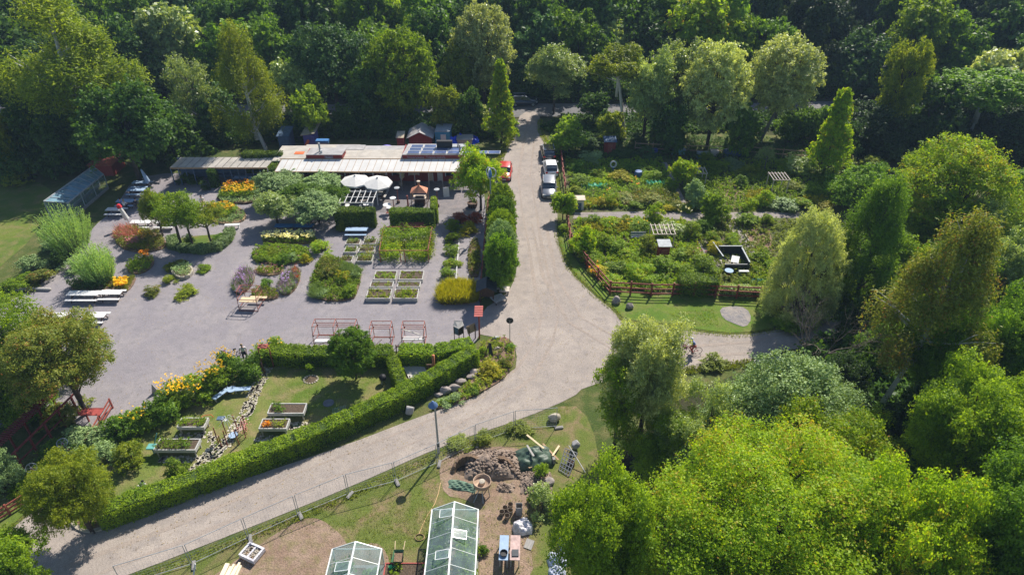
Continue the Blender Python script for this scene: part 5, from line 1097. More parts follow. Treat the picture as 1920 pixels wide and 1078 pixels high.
# ---- the swing bench frames of rust red steel
def steel_frame(label, px0, px1, py, depth, h, bench, rz=0.0, double=False, extra=None, cols=3):
    a, b = G(px0, py), G(px1, py); w_ = (b - a).length; t = thing('steel_frame', label, 'frame', a, rz); red = M['frame_red']; r_ = .028
    xs = [0, w_ / 2, w_] if double else [0, w_]
    for x in xs:
        MB().tube([(x, 0, 0), (x, .12, h * .62), (x, .35, h)], r_, 8).build('post', red, t); MB().tube([(x, depth, 0), (x, depth - .1, h * .62), (x, depth - .3, h)], r_, 8).build('post', red, t)
        mb = MB(); mb.tube([(x, .35, h), (x, depth - .3, h)], r_, 8); mb.tube([(x, .12, h * .62), (x, depth - .1, h * .62)], r_, 8); mb.tube([(x, 0, .25), (x, depth, .25)], r_, 8)
        for y in (.14, depth - .12): mb.add([(x, y, h * .62), (x + .16 * (1 if x == 0 else -1), y, h * .62), (x, y, h * .62 - .22)], [(0, 1, 2), (2, 1, 0)])
        mb.build('side_rail', red, t)
    mb = MB()
    for y, z in ((.35, h), (depth - .3, h), (.12, h * .62), (depth - .1, h * .62), (0, .06), (depth, .06), (depth * .5, h)): mb.tube([(0, y, z), (w_, y, z)], r_, 8)
    mb.tube([(0, .05, .1), (w_ * .6, .05, h * .55)], r_ * .8, 8)
    mb.build('cross_rail', red, t)
    for (x0, x1, y0, dd, z, m) in bench:
        MB().box((w_ * (x0 + x1) / 2, y0, z), (w_ * (x1 - x0) - .1, dd, .06)).build('bench_seat', m, t)
    if extra: MB().beam(extra[0], extra[1], .1, .04).build('loose_board', M['wood_grey'], t)
    return t
mat('frame_red', (.30, .10, .075), .6, .2, var=.3, scale=6)
steel_frame('wide double steel frame with a pale bench, leftmost by the hedge', 590, 668, 652, 1.7, 2.0, [(0, .5, .3, .45, .5, M['white_paint']), (.5, 1, .3, .45, .5, M['wood_light'])], double=True)
steel_frame('empty middle steel frame beside the double one', 696, 734, 656, 1.7, 2.0, [])
steel_frame('right steel frame with a white bench and a diagonal board', 755, 796, 656, 1.7, 2.0, [(0, 1, .5, .45, .85, M['white_paint']), (0, 1, .1, .4, .42, M['table_blue'])], extra=((.1, .4, 1.9), (1.5, .5, 1.25)))
t2 = steel_frame('steel frame with an orange wooden table top beside the herb garden', 449, 485, 583, 1.7, 1.9, [(0, 1, .6, .75, .85, M['wood_light']), (.3, 1.25, 1.45, .3, .55, M['wood_light'])], rz=-.05)

# ---- fence between yard and lane, gate shelter, notice boards
def rail_fence(label, pts, h, m, name='fence', rails=3, step=2.0, post=.12, r_=.05, jit=0.0, world=False):
    P_ = [Vector(p) for p in pts] if world else [G(*p) for p in pts]; o = P_[0]; t = thing(name, label, 'fence', o); rg = random.Random(int(o.x * 10)); rl = MB()
    for a, b in zip(P_, P_[1:]):
        n = max(1, round((b - a).length / step))
        for k in range(n + (1 if b is P_[-1] else 0)):
            p = a.lerp(b, k / n) - o; MB().beam(p, p + Vector((rg.uniform(-jit, jit), rg.uniform(-jit, jit), h * rg.uniform(.98, 1.06))), post).build('post', m, t)
        for k in range(rails):
            z = h * (k + .7) / rails * .98; rl.beam(a - o + Vector((0, 0, z + rg.uniform(-jit, jit))), b - o + Vector((0, 0, z + rg.uniform(-jit, jit))), r_, r_ * 2)
    rl.build('rail', m, t); return t
rail_fence('thin dark red fence between the yard beds and the row of dense trees', [(902, 540), (908, 470), (914, 400), (918, 370)], 1.3, M['red_metal'], rails=2, step=1.6, post=.08)
t = thing('gate_shelter', 'dark pitched roof shelter at the yard gate', 'shelter', G(913, 567)); w_ = .75
for x in (-.6, .6): MB().beam((x, 0, 0), (x, 0, 1.9), .12).build('post', M['wood_dark'], t)
MB().quad((-.95, -.9, 1.8), (0, -.9, 2.3), (0, .9, 2.3), (-.95, .9, 1.8), .05).quad((0, -.9, 2.3), (.95, -.9, 1.8), (.95, .9, 1.8), (0, .9, 2.3), .05).build('roof', M['dark_metal'], t); MB().box((0, .1, 1.1), (1.1, .1, 1.0)).build('panel', M['wood_dark'], t)
t = thing('signpost', 'red post with a small red slatted roof at the yard gate', 'sign', G(899, 634)); g0 = t.location
MB().beam((0, 0, 0), (0, .3, 2.35), .13).build('post', M['red_light'], t); mb = MB()
for k in range(5): mb.box((-.03, .05 + k * .28, 2.38 + k * .03), (.72, .26, .04))
mb.build('roof', M['red_light'], t)
def board(label, px, py, mpanel, mroof, rz, w_=.8, h=1.5, angled=True):
    t = thing('notice_board', label, 'sign', G(px, py), rz)
    for x in ((-.5, 0, .5) if angled else (-.35, .35)): MB().beam((x * w_, 0 if x else -.4 * w_ * angled, 0), (x * w_, 0 if x else -.4 * w_ * angled, h), .07).build('post', M['wood_dark'], t)
    if angled:
        MB().quad((-.5 * w_, 0, .7), (0, -.4 * w_, .7), (0, -.4 * w_, h), (-.5 * w_, 0, h), .04).build('panel', M['bluegrey'], t); MB().quad((0, -.4 * w_, .7), (.5 * w_, 0, .7), (.5 * w_, 0, h), (0, -.4 * w_, h), .04).build('panel', mpanel, t)
        MB().quad((-.6 * w_, .05, h), (0, -.5 * w_, h), (.3, .35 * w_, h + .3), (-.3, .5 * w_, h + .3), .03).quad((0, -.5 * w_, h), (.6 * w_, .05, h), (.35, .45 * w_, h + .25), (.28, .35 * w_, h + .3), .03).build('roof', mroof, t)
    else:
        MB().quad((-.5 * w_, -.05, .85), (.5 * w_, -.05, .85), (.5 * w_, .2, h), (-.5 * w_, .2, h), .05).build('panel', mpanel, t)
    return t
board('three legged black notice board with a small roof', 861, 637, M['black'], M['wood_grey'], .1); board('slanting wooden notice board at the yard gate', 886, 637, M['wood'], M['wood'], .7, .9, 1.5, False)
t = thing('round_sign', 'dark round sign on a thin grey pole at the road corner', 'sign', G(956, 643)); h = hz(G(956, 643).y, 600)
MB().tube([(0, 0, 0), (0, 0, h)], .035, 8).build('pole', M['steel'], t); MB().tube([(0, -.03, h - .05), (0, .03, h - .05)], .3, 24).build('disc', M['dark_metal'], t)
# pallets and bench furniture at the gate
def pallet(label, px, py, rz, L_=1.2, W=.8, z=.0, m=None, legs=.3, name='pallet_bench', tilt=0):
    t = thing(name, label, 'bench', G(px, py), rz); t.rotation_euler.x = tilt; m = m or M['wood_grey']; mb = MB()
    for k in range(7): mb.box((-L_ / 2 + .07 + k * (L_ - .14) / 6, 0, legs + .1), (.1, W, .03))
    mb.build('slats', m, t); MB().box((0, -W / 2 + .05, legs + .03), (L_, .09, .09)).box((0, W / 2 - .05, legs + .03), (L_, .09, .09)).build('frame', m, t)
    for x in (-L_ / 2 + .1, L_ / 2 - .1):
        for y in (-W / 2 + .06, W / 2 - .06): MB().beam((x, y, 0), (x, y, legs), .07).build('leg', M['wood_dark'], t)
pallet('pale slatted pallet seat standing nearest the lane', 946, 548, -.05, .95, .8, m=mat('pallet_pale', (.6, .53, .48), .8, var=.2, scale=6)); pallet('small slatted crate seat between dark roof and pallet seat', 931, 545, .1, .6, .5, m=MATS['pallet_pale']); pallet('long slatted bench lying diagonally by the gate', 935, 565, -1.0, 1.1, 1.2, m=M['wood_grey'])

# ---- wind turbine, lamps
t = thing('wind_turbine', 'small vertical axis wind turbine with white ring blades on a steel pole', 'wind turbine', G(921, 424)); h = hz(G(921, 424).y, 333)
MB().tube([(0, 0, 0), (0, 0, h)], [.09, .06], 12).build('pole', M['galv'], t)
MB().tube([(0, 0, h), (0, 0, h + .25), (0, 0, h + .9)], [.14, .2, .08], 12).build('generator', M['blue_paint'], t, True)
for k in range(3):
    a = k * 2.094 + .2; c, s_ = math.cos(a), math.sin(a)
    MB().tube([(0, 0, h + .05), (.38 * c, .38 * s_, h + .02), (.62 * c, .62 * s_, h + .35), (.6 * c, .6 * s_, h + .7), (.35 * c, .35 * s_, h + 1.02), (0, 0, h + 1.08)], [.04, .06, .06, .06, .06, .03], 6).build('blade', M['white_paint'], t, True)
MB().tube([(0, 0, h + 1.0), (0, 0, h + 1.25)], [.07, .02], 8).build('cap', M['white_paint'], t)
def street_lamp(label, px, py, top, m, arm=(0, 0), lattice=False):
    g = G(px, py); h = hz(g.y, top); t = thing('street_lamp', label, 'lamp', g)
    if lattice:
        mb = MB()
        for s in (-.13, .13): mb.beam((s, 0, 0), (s * .8, 0, h), .06)
        for k in range(14): z = h * k / 14; mb.beam((-.12, 0, z), (.12, 0, z + h / 14 * .5), .04)
        mb.build('pole', m, t); MB().beam((0, 0, h), (arm[0], arm[1], h + .1), .12, .09).build('arm', M['white_paint'], t)
        MB().lathe((arm[0] * .9 - .25, arm[1] * .9, h - .18), [(.3, 0), (.22, .14), (.06, .22), (0, .22)], 16).build('lamp_head', M['bluegrey'], t, True)
    else:
        MB().tube([(0, 0, 0), (0, 0, h)], [.085, .06], 12).build('pole', m, t); MB().box((0, -.02, .9), (.2, .12, .3)).build('junction_box', M['dark_metal'], t)
        MB().tube([(0, 0, h), (arm[0] * .5, arm[1], h + .15), (arm[0], arm[1], h + .05)], .05, 8).build('arm', m, t)
        lh = MB().lathe((arm[0], arm[1], h - .12), [(.34, 0), (.3, .1), (.14, .26), (.05, .42), (0, .42)], 18).build('lamp_head', M['blue_lamp'], t, True); MB().lathe((arm[0], arm[1], h - .15), [(0, 0), (.26, 0), (.26, .03)], 16).build('diffuser', M['white_paint'], lh)
    return t
mat('blue_lamp', (.10, .17, .33), .4, .3, var=.1, scale=4)
street_lamp('tall street lamp with blue bell shaped head beside the road', 823, 850, 758, M['wood_grey'], (-.12, .0))
street_lamp('lattice wooden street lamp near the cyclist', 1271, 668, 622, mat('pole_dry', (.33, .29, .23), .85, var=.2, scale=5), (-.45, .55), True)
# ================================================================ the hedged garden
hedge('long clipped bright green hedge along the road side of the garden', [(196, 982), (270, 956), (350, 927), (455, 886), (560, 845), (660, 802), (750, 760), (830, 715), (890, 678)], 1.15, 1.45, LF['hedge'], size=.1, dens=1.0)
hedge('loose bright green hedge between the garden and the yard', [(508, 676), (560, 680), (650, 680), (735, 680)], 1.3, 1.35, LF['bright'], size=.14, dens=1.0)
hedge('loose bright green hedge right of the gap behind the wooden deck', [(752, 678), (820, 678), (884, 662)], 1.3, 1.35, LF['bright'], size=.14, dens=1.0)
hedge('short narrow hedge from the deck to the road hedge', [(738, 690), (746, 715), (756, 738)], .8, 1.2, LF['hedge'], size=.12)
for px, py, w_, h, l_, fl, lab in [(215, 838, 80, 1.9, 'mid', 0, 'big green bush at the lower end of the flowering border'), (258, 818, 70, 1.9, 'bright', .4, 'bright bush with few yellow flowers near the red roof table'), (300, 800, 80, 2.3, 'mid', 0, 'tall green bush of the border near the round dark bush'),
                             (325, 775, 80, 2.5, 'bright', 1.2, 'tall bush full of yellow flowers at the yard edge of the border'), (365, 765, 66, 2.1, 'bright', .8, 'yellow flowering bush in the middle of the border'), (398, 742, 70, 2.5, 'bright', 1.2, 'tall yellow flowering bush above the blue corner bench'),
                             (425, 712, 60, 2.4, 'mid', 1.0, 'yellow flowering bush with long stems left of the bicycle'), (465, 718, 66, 2.0, 'mid', 0, 'round green bush right of the blue corner bench'), (488, 685, 50, 1.9, 'bright', .3, 'green bush at the rusty arch of the garden entrance'), (520, 672, 40, 1.6, 'bright', .5, 'green plant with yellow flowers right of the rusty arch')]:
    t = shrub(px, py, w_, h, LF[l_], lab, cat='bush', name='bush')
    if fl:
        r_ = w_ / 2 / ppm(t.location.y) * .8; n = 10
        planting('flower_heads', [(t.location.x + r_ * math.cos(k * .628), t.location.y + r_ * .8 * math.sin(k * .628)) for k in range(n)], h * .93, LF['yellowflower'], t, fl * 1.3, .095, 'flowers', 0, 3, tuple(t.location), world=True)
shrub(245, 885, 68, 2.0, LF['olive'], 'round dense dark olive bush inside the garden'); shrub(325, 902, 52, 1.5, LF['bright'], 'round bright bush inside the road hedge'); shrub(150, 860, 90, 1.6, LF['sage'], 'grey green bush by the rail fence left of the garden')
shrub(255, 955, 60, 1.5, LF['mid'], 'green bush merging with the lower end of the road hedge'); shrub(196, 880, 60, 1.5, LF['sage'], 'pale green bush next to the round olive bush')
g = G(150, 985); bed('low leafy planting inside a stone kerb at the lower hedge end', [(132, 962), (140, 948), (190, 950), (200, 990), (168, 998), (140, 988)], [('plants', None, .35, 'bright', 'leafy', 1.2, .12)], M['stone_pale'], name='planting_bed', bw=.25, bh=.14)
for px0, px1, py, d, pl, lab in [(505, 573, 789, 1.0, [(0, .5, .35, 'mid', 'leafy', .9)], 'long raised bed on legs, upper one of the pair nearest the lawn'), (489, 541, 818, .95, [(.1, .4, .3, 'orange', 'leafy', .5), (.3, 1, .3, 'olive', 'leafy', .7)], 'short raised bed on legs with orange and green plants'),
                                (337, 388, 815, .9, [(0, 1, .35, 'bright', 'leafy', 1.2)], 'raised bed on legs filled with bright green leaves'), (294, 372, 858, 1.0, [(0, .8, .4, 'bright', 'leafy', 1.1), (.5, .9, .4, 'mid', 'leafy', .8)], 'long raised bed on legs near the round olive bush')]:
    raised(lab, px0, px1, py, d, .28, wg, pl, legs=.55)
# stepping stone path: each cobble field is one surface of small stones
def cobbles(label, pts, wpx, n, seed, r0=.10):
    rg = random.Random(seed); P_ = [G(*p) for p in pts]; o = P_[0]; mb = MB(); segs = list(zip(P_, P_[1:])); L_ = [(b - a).length for a, b in segs]
    for _ in range(n):
        u = rg.uniform(0, sum(L_)); i = 0
        while u > L_[i] and i < len(L_) - 1: u -= L_[i]; i += 1
        a, b = segs[i]; p = a.lerp(b, u / L_[i]); d = (b - a).normalized(); q = p + Vector((-d.y, d.x, 0)) * rg.uniform(-wpx, wpx) - o
        r_ = r0 * rg.uniform(.7, 1.3); k0 = rg.uniform(0, 1); mb.prism([(q.x + r_ * math.cos(k0 + k * 1.047) * rg.uniform(.8, 1.1), q.y + r_ * math.sin(k0 + k * 1.047) * rg.uniform(.8, 1.1)) for k in range(6)], .02, .065)
    o_ = mb.build('cobblestones', mat('cobble', (.46, .42, .34), .9, var=.2, scale=6), None, False, o); return tag(o_, label, 'cobblestones', kind='stuff')
cobbles('pale cobbles of the winding garden path', [(500, 690), (478, 735), (462, 775), (445, 800), (420, 838), (385, 868), (340, 900)], .45, 520, 1)
cobbles('pale cobbles under the legs of the right raised beds', [(498, 800), (575, 798)], .35, 90, 2); cobbles('pale cobbles beside the short raised bed', [(480, 822), (560, 826)], .3, 80, 3); cobbles('pale cobbles around the left raised beds', [(330, 820), (400, 815), (395, 850), (370, 862), (300, 862)], .3, 170, 4)
t = thing('stone_ring', 'ring of white stones around bare soil on the garden lawn', 'stone ring', G(583, 712)); rg = random.Random(4)
for k in range(16): MB().rock((.55 * math.cos(k * .3927), .48 * math.sin(k * .3927), .05), .1 * rg.uniform(.8, 1.2), k).build('stone', M['stone_pale'], t)
MB().lathe((0, 0, 0), [(.46, .03), (.2, .06), (0, .07)], 14).build('soil', MATS['dark_soil'], t)
shrub(581, 700, 18, 1.0, LF['lime'], 'tiny yellow green sapling on the garden lawn', 'sapling', 'sapling', 'round', 'tiny')
item('round_slab', 'round grey slab lying in the tree shadow on the lawn', 'slab', MB().lathe((0, 0, 0), [(.42, 0), (.42, .05), (.38, .07), (0, .07)], 22), mat('slab_grey', (.16, .16, .18), .8), 616, 756)
t = thing('corner_bench', 'pale blue corner bench with round table part on the garden lawn', 'bench', G(437, 738)); m = tb
MB().box((-.65, -.45, .47), (1.5, .42, .05), rz=R(58)).build('seat', m, t); MB().box((.75, .05, .47), (1.35, .42, .05), rz=R(6)).build('seat', m, t); MB().lathe((.0, 0, .46), [(.36, 0), (.36, .05), (0, .05)], 18).build('centre_top', m, t)
for x, y in ((-.95, -.95), (-.35, .05), (.2, .05), (1.3, .1)): MB().beam((x, y, 0), (x, y, .45), .08).build('leg', M['wood_grey'], t)
t = thing('arbour_sculpture', 'ring of rusty poles with an airy white metal flower on the cobbles', 'sculpture', G(435, 825)); rg = random.Random(9)
for x, y, h in ((-.85, -.3, 1.6), (-.55, .5, 1.7), (.1, 1.0, 1.5), (.75, .9, 1.6), (.95, .2, 1.7), (.7, -.45, 1.5), (-.1, -.6, 1.6), (-.5, -.65, 1.2)):
    MB().tube([(x, y, 0), (x + rg.uniform(-.08, .08), y + rg.uniform(-.05, .05), h)], .04, 7).build('pole', M['red_metal'], t)
mb = MB(); mb.tube([(0, .1, 0), (0, .1, 1.9)], .025, 6)
for k in range(9): a = k * .698; mb.tube([(0, .1, 1.9), (.3 * math.cos(a), .1 + .3 * math.sin(a), 2.1), (.62 * math.cos(a), .1 + .62 * math.sin(a), 1.85)], [.02, .018, .008], 5)
mb.build('metal_flower', M['white_paint'], t); MB().box((-.55, .45, 1.75), (.5, .35, .08)).build('bird_tray', M['bluegrey'], t); MB().lathe((.1, .2, 0), [(.3, .3), (.33, .34), (0, .3)], 14).build('bird_bath', M['table_blue'], t)
mp = planting('climbers', [(G(435, 825).x + a, G(435, 825).y + b) for a, b in ((.5, .9), (.9, .9), (1.1, .1), (.8, .1))], 1.3, LF['pink'], t, .6, .1, 'leafy', 0, 3, tuple(t.location), world=True)
item('garden_hose', 'orange garden hose loop behind the raised bed', 'hose', MB().tube([(-.6, -.2, .03), (-.2, .25, .03), (.3, .35, .03), (.6, .1, .03), (.3, -.1, .03), (-.1, .0, .03)], .025, 6), M['orange_sheet'], 385, 784)
t = thing('rusty_arch', 'rusty metal arch over the garden entrance', 'arch', G(497, 702)); h = 2.4
MB().tube([(-.45, .9, 0), (-.45, .9, 1.9), (-.3, .9, 2.25), (0, .9, 2.4), (.3, .9, 2.25), (.45, .9, 1.9), (.45, .9, 0)], .045, 8).build('hoop', M['red_metal'], t); MB().tube([(0, 0, 0), (-.1, 0, 1.3)], .07, 8).build('post', M['wood_dark'], t); MB().box((0, .9, 2.2), (.75, .5, .08)).build('top_plate', M['red_metal'], t)
bp = [G(755, 688), G(796, 690), G(806, 712), G(772, 722), G(758, 712)]
o = bp[0]; t = thing('wooden_deck', 'grey plank deck in the hedge corner by the carved post', 'deck', o); A = [p - o for p in bp]; mb = MB(); n = 14
for k in range(n):
    u0, u1 = k / n + .004, (k + 1) / n - .004; a, b = A[0].lerp(A[1], u0), A[0].lerp(A[1], u1); c, d = A[3].lerp(A[2], u1), A[3].lerp(A[2], u0); q = [v + Vector((0, 0, .16)) for v in (a, d, c, b)]; mb.quad(*q, .05)
mb.build('planks', mat('deck_wood', (.50, .48, .46), .85, var=.16, scale=4, stretch=(8, 1, 1)), t); MB().prism([(p.x * .98, p.y * .98) for p in (A[0], A[1], A[2], A[3])], .02, .1).build('joists', M['wood_dark'], t)
item('carved_post', 'tall carved orange brown tree stump post beside the deck', 'post', MB().tube([(0, 0, 0), (.02, 0, .6), (-.03, 0, 1.0), (0, .02, 1.9)], [.22, .16, .11, .12], 10), M['orange_post'], 815, 700, smooth=True)
item('tree_stump', 'carved brown stump seat left of the tall carved post', 'seat', MB().tube([(0, 0, 0), (0, 0, .55)], [.28, .2], 9).box((-.02, .14, .7), (.42, .1, .5)), M['wood_dark'], 806, 702)
item('post', 'thin dark post standing in front of the deck', 'post', MB().beam((0, 0, 0), (0, 0, 1.0), .07), M['wood_dark'], 770, 722); item('post', 'thin dark post with a lantern left of the hedge gap', 'post', MB().beam((0, 0, 0), (0, 0, 1.9), .07).box((.15, 0, 1.75), (.25, .1, .1)), M['wood_dark'], 746, 680)
t = thing('kettle_grill', 'black round grill bin at the short narrow hedge', 'grill', G(719, 718)); MB().lathe((0, 0, .35), [(0, 0), (.25, .08), (.3, .25), (.24, .42), (0, .5)], 16).build('bowl', M['black'], t, True)
for k in range(3): MB().beam((0, 0, .4), (.25 * math.cos(k * 2.1), .25 * math.sin(k * 2.1), 0), .03).build('leg', M['steel'], t)
for k, (px, py, w_) in enumerate([(636, 778, .9), (550, 835, .8), (690, 752, .0)]):
    if w_:
        mb = MB()
        for j in range(9): mb.beam((-w_ / 2 + j * w_ / 8, 0, 0), (-w_ / 2 + j * w_ / 8 + .1, .05, .75), .03)
        mb.beam((-w_ / 2, 0, .35), (w_ / 2, 0, .35), .03); item('picket', ['short row of pale blue pickets inside the road hedge below the big shadow', 'short row of pale pickets in the road hedge near the raised beds'][k], 'picket fence', mb, M['table_blue'], px, py, .4)
for k, (px, py) in enumerate([(270, 912), (263, 922)]):
    t = thing('garden_figure', ['white and black garden figure on the lawn by the hedge end', 'white garden figure with yellow foot nearest the hedge end'][k], 'figure', G(px, py)); MB().lathe((0, 0, 0), [(.1, 0), (.2, .2), (.14, .42), (.05, .5), (0, .5)], 12, .8).build('body', tw, t, True); MB().rock((.05, 0, .55), .11, k, (1, 1, 1)).build('head', M['black'] if not k else tw, t); MB().box((0, -.02, .03), (.3, .25, .05)).build('foot', MATS['orange_sheet'], t)
item('wheelie_tray', 'turquoise tray on a stand at the end of the long raised bed', 'tray', MB().box((0, 0, .7), (.6, .5, .1)).box((0, 0, .35), (.1, .1, .7)).beam((.1, .2, .7), (.3, .6, 1.4), .05), mat('turq_light', (.12, .35, .33), .5), 290, 850)
# ---- red pergola, rail fence and wheels at lower left
P0, P1 = G(45, 880), G(148, 775); d = (P1 - P0); Ln = d.length; rz_ = math.atan2(d.y, d.x)
t = thing('pergola', 'long dark red pergola with many slanted rungs at the lower left', 'pergola', P0, rz_); W = 1.7; red = M['red_dark'] if 'red_dark' in M else mat('red_dark', (.20, .035, .035), .65, var=.25, scale=5)
for k in range(5):
    for y in (0, W): MB().beam((Ln * k / 4, y, 0), (Ln * k / 4, y, 1.7), .12).build('post', red, t)
mb = MB()
for y in (0, W): mb.beam((-.3, y, 1.7), (Ln + .3, y, 1.7), .08, .14)
mb.beam((0, 0, .8), (Ln, 0, .8), .05, .1); mb.build('beam', red, t); mb = MB()
for k in range(30): x = Ln * k / 29; mb.beam((x, W - .55, 1.82), (x, W + .35, 1.82), .09, .05)
mb.build('rungs', red, t)
shrub(95, 880, 110, 1.1, LF['mid'], 'leafy green plants growing under the red pergola'); shrub(60, 925, 90, .9, LF['lime'], 'yellow green plants behind the rail fence'); shrub(40, 800, 110, 1.4, LF['mid'], 'green bush left behind the red pergola'); shrub(110, 800, 90, 1.3, LF['rust'], 'mixed bush at the top end of the red pergola'); shrub(140, 872, 60, 1.2, LF['bright'], 'light green bush between pergola and rail fence')
rail_fence('long rail fence of rusty poles running to the lower left corner', [(212, 765), (170, 835), (135, 880), (82, 925), (20, 965), (-40, 1000)], 1.0, M['red_metal'], rails=3, step=2.4, post=.1, r_=.06)
t = thing('red_table', 'red plank table roof on a trestle beside the brownish tree', 'table', G(180, 790)); MB().box((0, 0, 1.0), (1.6, .75, .05)).box((0, .33, 1.02), (1.62, .05, .07)).build('tabletop', M['red_light'], t); MB().beam((-.5, 0, 0), (-.5, 0, 1), .1).beam((.4, 0, 0), (.4, 0, 1), .1).build('leg', M['red_metal'], t)
for k, (px, py) in enumerate([(82, 905), (138, 858)]):
    t = thing('wheel_post', ['white spoked wheel on a short red post nearer the corner', 'white spoked wheel on a short red post farther up the fence'][k], 'wheel', G(px, py)); h = 1.5; mb = MB(); c = Vector((-.25, 0, h)); n = 22
    ring = [c + Vector((.38 * math.cos(6.2832 * i / n), .25 * math.sin(6.2832 * i / n), .18 * math.sin(6.2832 * i / n))) for i in range(n + 1)]; mb.tube(ring, .03, 6, False)
    for i in range(0, n, 4): mb.tube([c, ring[i]], .015, 5)
    mb.build('wheel', M['galv'], t); MB().beam((.1, 0, 0), (-.25, 0, h), .09).build('post', M['red_metal'], t)
item('triangle_board', 'grey triangular board standing at the flowering border', 'board', MB().add([(-.3, 0, 0), (.35, 0, 0), (-.1, .1, .95), (-.3, .06, 0), (.35, .06, 0), (-.1, .14, .95)], [(0, 1, 2), (5, 4, 3), (0, 3, 4, 1), (1, 4, 5, 2), (2, 5, 3, 0)]), M['wood_grey'], 292, 738)
# ---- rock garden at the road corner
bed('rock garden strip at the road corner with mixed plants', [(800, 770), (850, 745), (900, 700), (900, 660), (905, 640), (950, 632), (966, 650), (965, 680), (945, 712), (900, 738), (840, 765)], [('plants', None, .35, 'olive', 'leafy', .55, .12), ('green_plants', [(820, 762), (860, 742), (900, 715), (905, 735), (850, 760)], .4, 'bright', 'leafy', .5, .12)], name='rock_garden', cat='rock garden')
for px, py, w_, h, l_, lab in [(918, 712, 60, 1.1, 'gold', 'bright yellow green bush at the tip of the rock garden'), (950, 690, 30, .8, 'rust', 'round brownish bush at the road edge of the rock garden'), (885, 742, 34, .6, 'mid', 'green cushion between boulders and road'), (858, 756, 30, .6, 'sage', 'silvery cushion in the rock garden near the boulder row'), (905, 672, 26, .9, 'lime', 'lime plant at the hedge corner of the rock garden'), (958, 660, 28, .6, 'mid', 'small green plant at the foot of the round sign'), (835, 765, 34, .5, 'sage', 'low pale cushion beside the round boulder'), (925, 655, 30, .5, 'olive', 'low olive plant behind the glinting slate')]:
    shrub(px, py, w_, h, LF[l_], lab)
for k, (px, py, r_, lab) in enumerate([(893, 700, .45, 'flat pale boulder by the hedge end'), (884, 708, .35, 'angular boulder below the flat pale one'), (864, 716, .38, 'round brown boulder in the middle of the boulder row'), (852, 730, .5, 'long pale boulder of the boulder row'), (834, 735, .48, 'broad boulder nearest the blue headed lamp'), (931, 655, .34, 'pale pink boulder behind the yellow bush'), (822, 742, .3, 'small boulder left in the boulder row'), (963, 655, .2, 'white stone at the road edge near the sign'), (914, 666, .22, 'small round stone under the leaning slate')]):
    item('boulder', lab, 'boulder', MB().rock((0, 0, r_ * .3), r_, k + 20, (1.2, .85, .7)), M['stone'], px, py)
item('boulder', 'large round grey white boulder at the foot of the road hedge', 'boulder', MB().rock((0, 0, .33), .45, 77, (1, .9, .9)), mat('boulder_grey', (.33, .32, .32), .85, var=.2, scale=3, bump=.4), 769, 774, smooth=True)
item('boulder', 'big tan boulder on the lawn near the road', 'boulder', MB().rock((0, 0, .35), .5, 51, (1, .8, .9)), M['stone_pale'], 1040, 788)
item('boulder', 'brown stone at the fence corner of the verge', 'boulder', MB().rock((0, 0, .3), .5, 52, (.9, .8, .9)), M['stone'], 1155, 568); item('boulder', 'second brown stone right of the fence corner stone', 'boulder', MB().rock((0, 0, .25), .45, 53, (.9, .8, .9)), M['stone'], 1181, 578)
t = thing('slate_sculpture', 'leaning dark slate with a stick propped in the rock garden', 'sculpture', G(918, 668)); MB().quad((.0, -.35, 0), (.35, -.25, 0), (.15, .25, 1.2), (-.1, .2, 1.25), .05).build('slate', M['dark_metal'], t); MB().tube([(-.5, -.4, 0), (0, .2, 1.3)], .04, 6).build('stick', M['wood_dark'], t)
item('pipe', 'short grey metal pipe lying in the rock garden', 'pipe', MB().tube([(-.3, 0, .16), (.3, .08, .18)], .15, 14), M['galv'], 929, 637, smooth=True); item('iron_hoop', 'small rusty wheel lying by the round sign', 'wheel', MB().tube([(.22 * math.cos(k * .45), .22 * math.sin(k * .45), .1) for k in range(15)], .04, 6, False), M['red_metal'], 945, 637)

# ================================================================ construction corner
def block_at(px, py, rz, lab):
    t = item('concrete_block', lab, 'block', MB().box((0, 0, .07), (.62, .22, .14)).box((0, 0, .15), (.5, .12, .03)), M['concrete'], px, py, rz); return t
FP = [(232, 1098), (362, 1058), (468, 1008), (562, 965), (655, 926), (743, 903), (822, 868), (893, 832), (966, 806), (1046, 800)]
names = ['bottom left', 'second from the bottom left', 'stone pallet', 'third from the bottom left', 'middle', 'long lamp shadow', 'street lamp foot', 'lump heap', 'tan boulder']
for i, (a, b) in enumerate(zip(FP, FP[1:])):
    A, B = G(*a), G(*b); dd = (B - A); L_ = dd.length; t = thing('site_fence', 'steel mesh site fence panel, ' + ['the one cut by the bottom edge of the lawn', 'above the timber stack', 'directly above the stone pallet', 'above the bare dirt patch', 'left of the middle of the fence line', 'just left of the street lamp foot', 'just right of the street lamp foot', 'behind the heap of lumps', 'ending at the tan boulder'][i], 'site fence', A, math.atan2(dd.y, dd.x), 'site fence panels along the lawn')
    H_ = 1.95; L_ -= .12; mb = MB()
    for x in (0, L_): mb.tube([(x, 0, .05), (x, 0, H_)], .022, 6)
    for z in (.12, H_): mb.tube([(0, 0, z), (L_, 0, z)], .022, 6)
    mb.build('frame', M['galv'], t); mb = MB()
    for k in range(1, int(L_ / .2)): mb.beam((k * .2, 0, .12), (k * .2, 0, H_), .005)
    for k in range(1, 8): mb.beam((0, 0, .12 + k * .23), (L_, 0, .12 + k * .23), .005)
    mb.build('mesh', M['galv'], t)
for i, (px, py) in enumerate(FP): block_at(px + 2, py + 3, [.9, -1.2, -1.1, -1.0, 1.1, -1.1, 1.5, 1.4, 1.3, .2][i], 'concrete fence block ' + ['at the bottom edge', 'above the timber stack', 'touching the stone pallet', 'at the upper left corner of the dirt patch', 'with light end above the dirt patch', 'left of the lamp shadow', 'by the street lamp foot', 'left of the lump heap', 'behind the lump heap', 'at the tan boulder'][i])
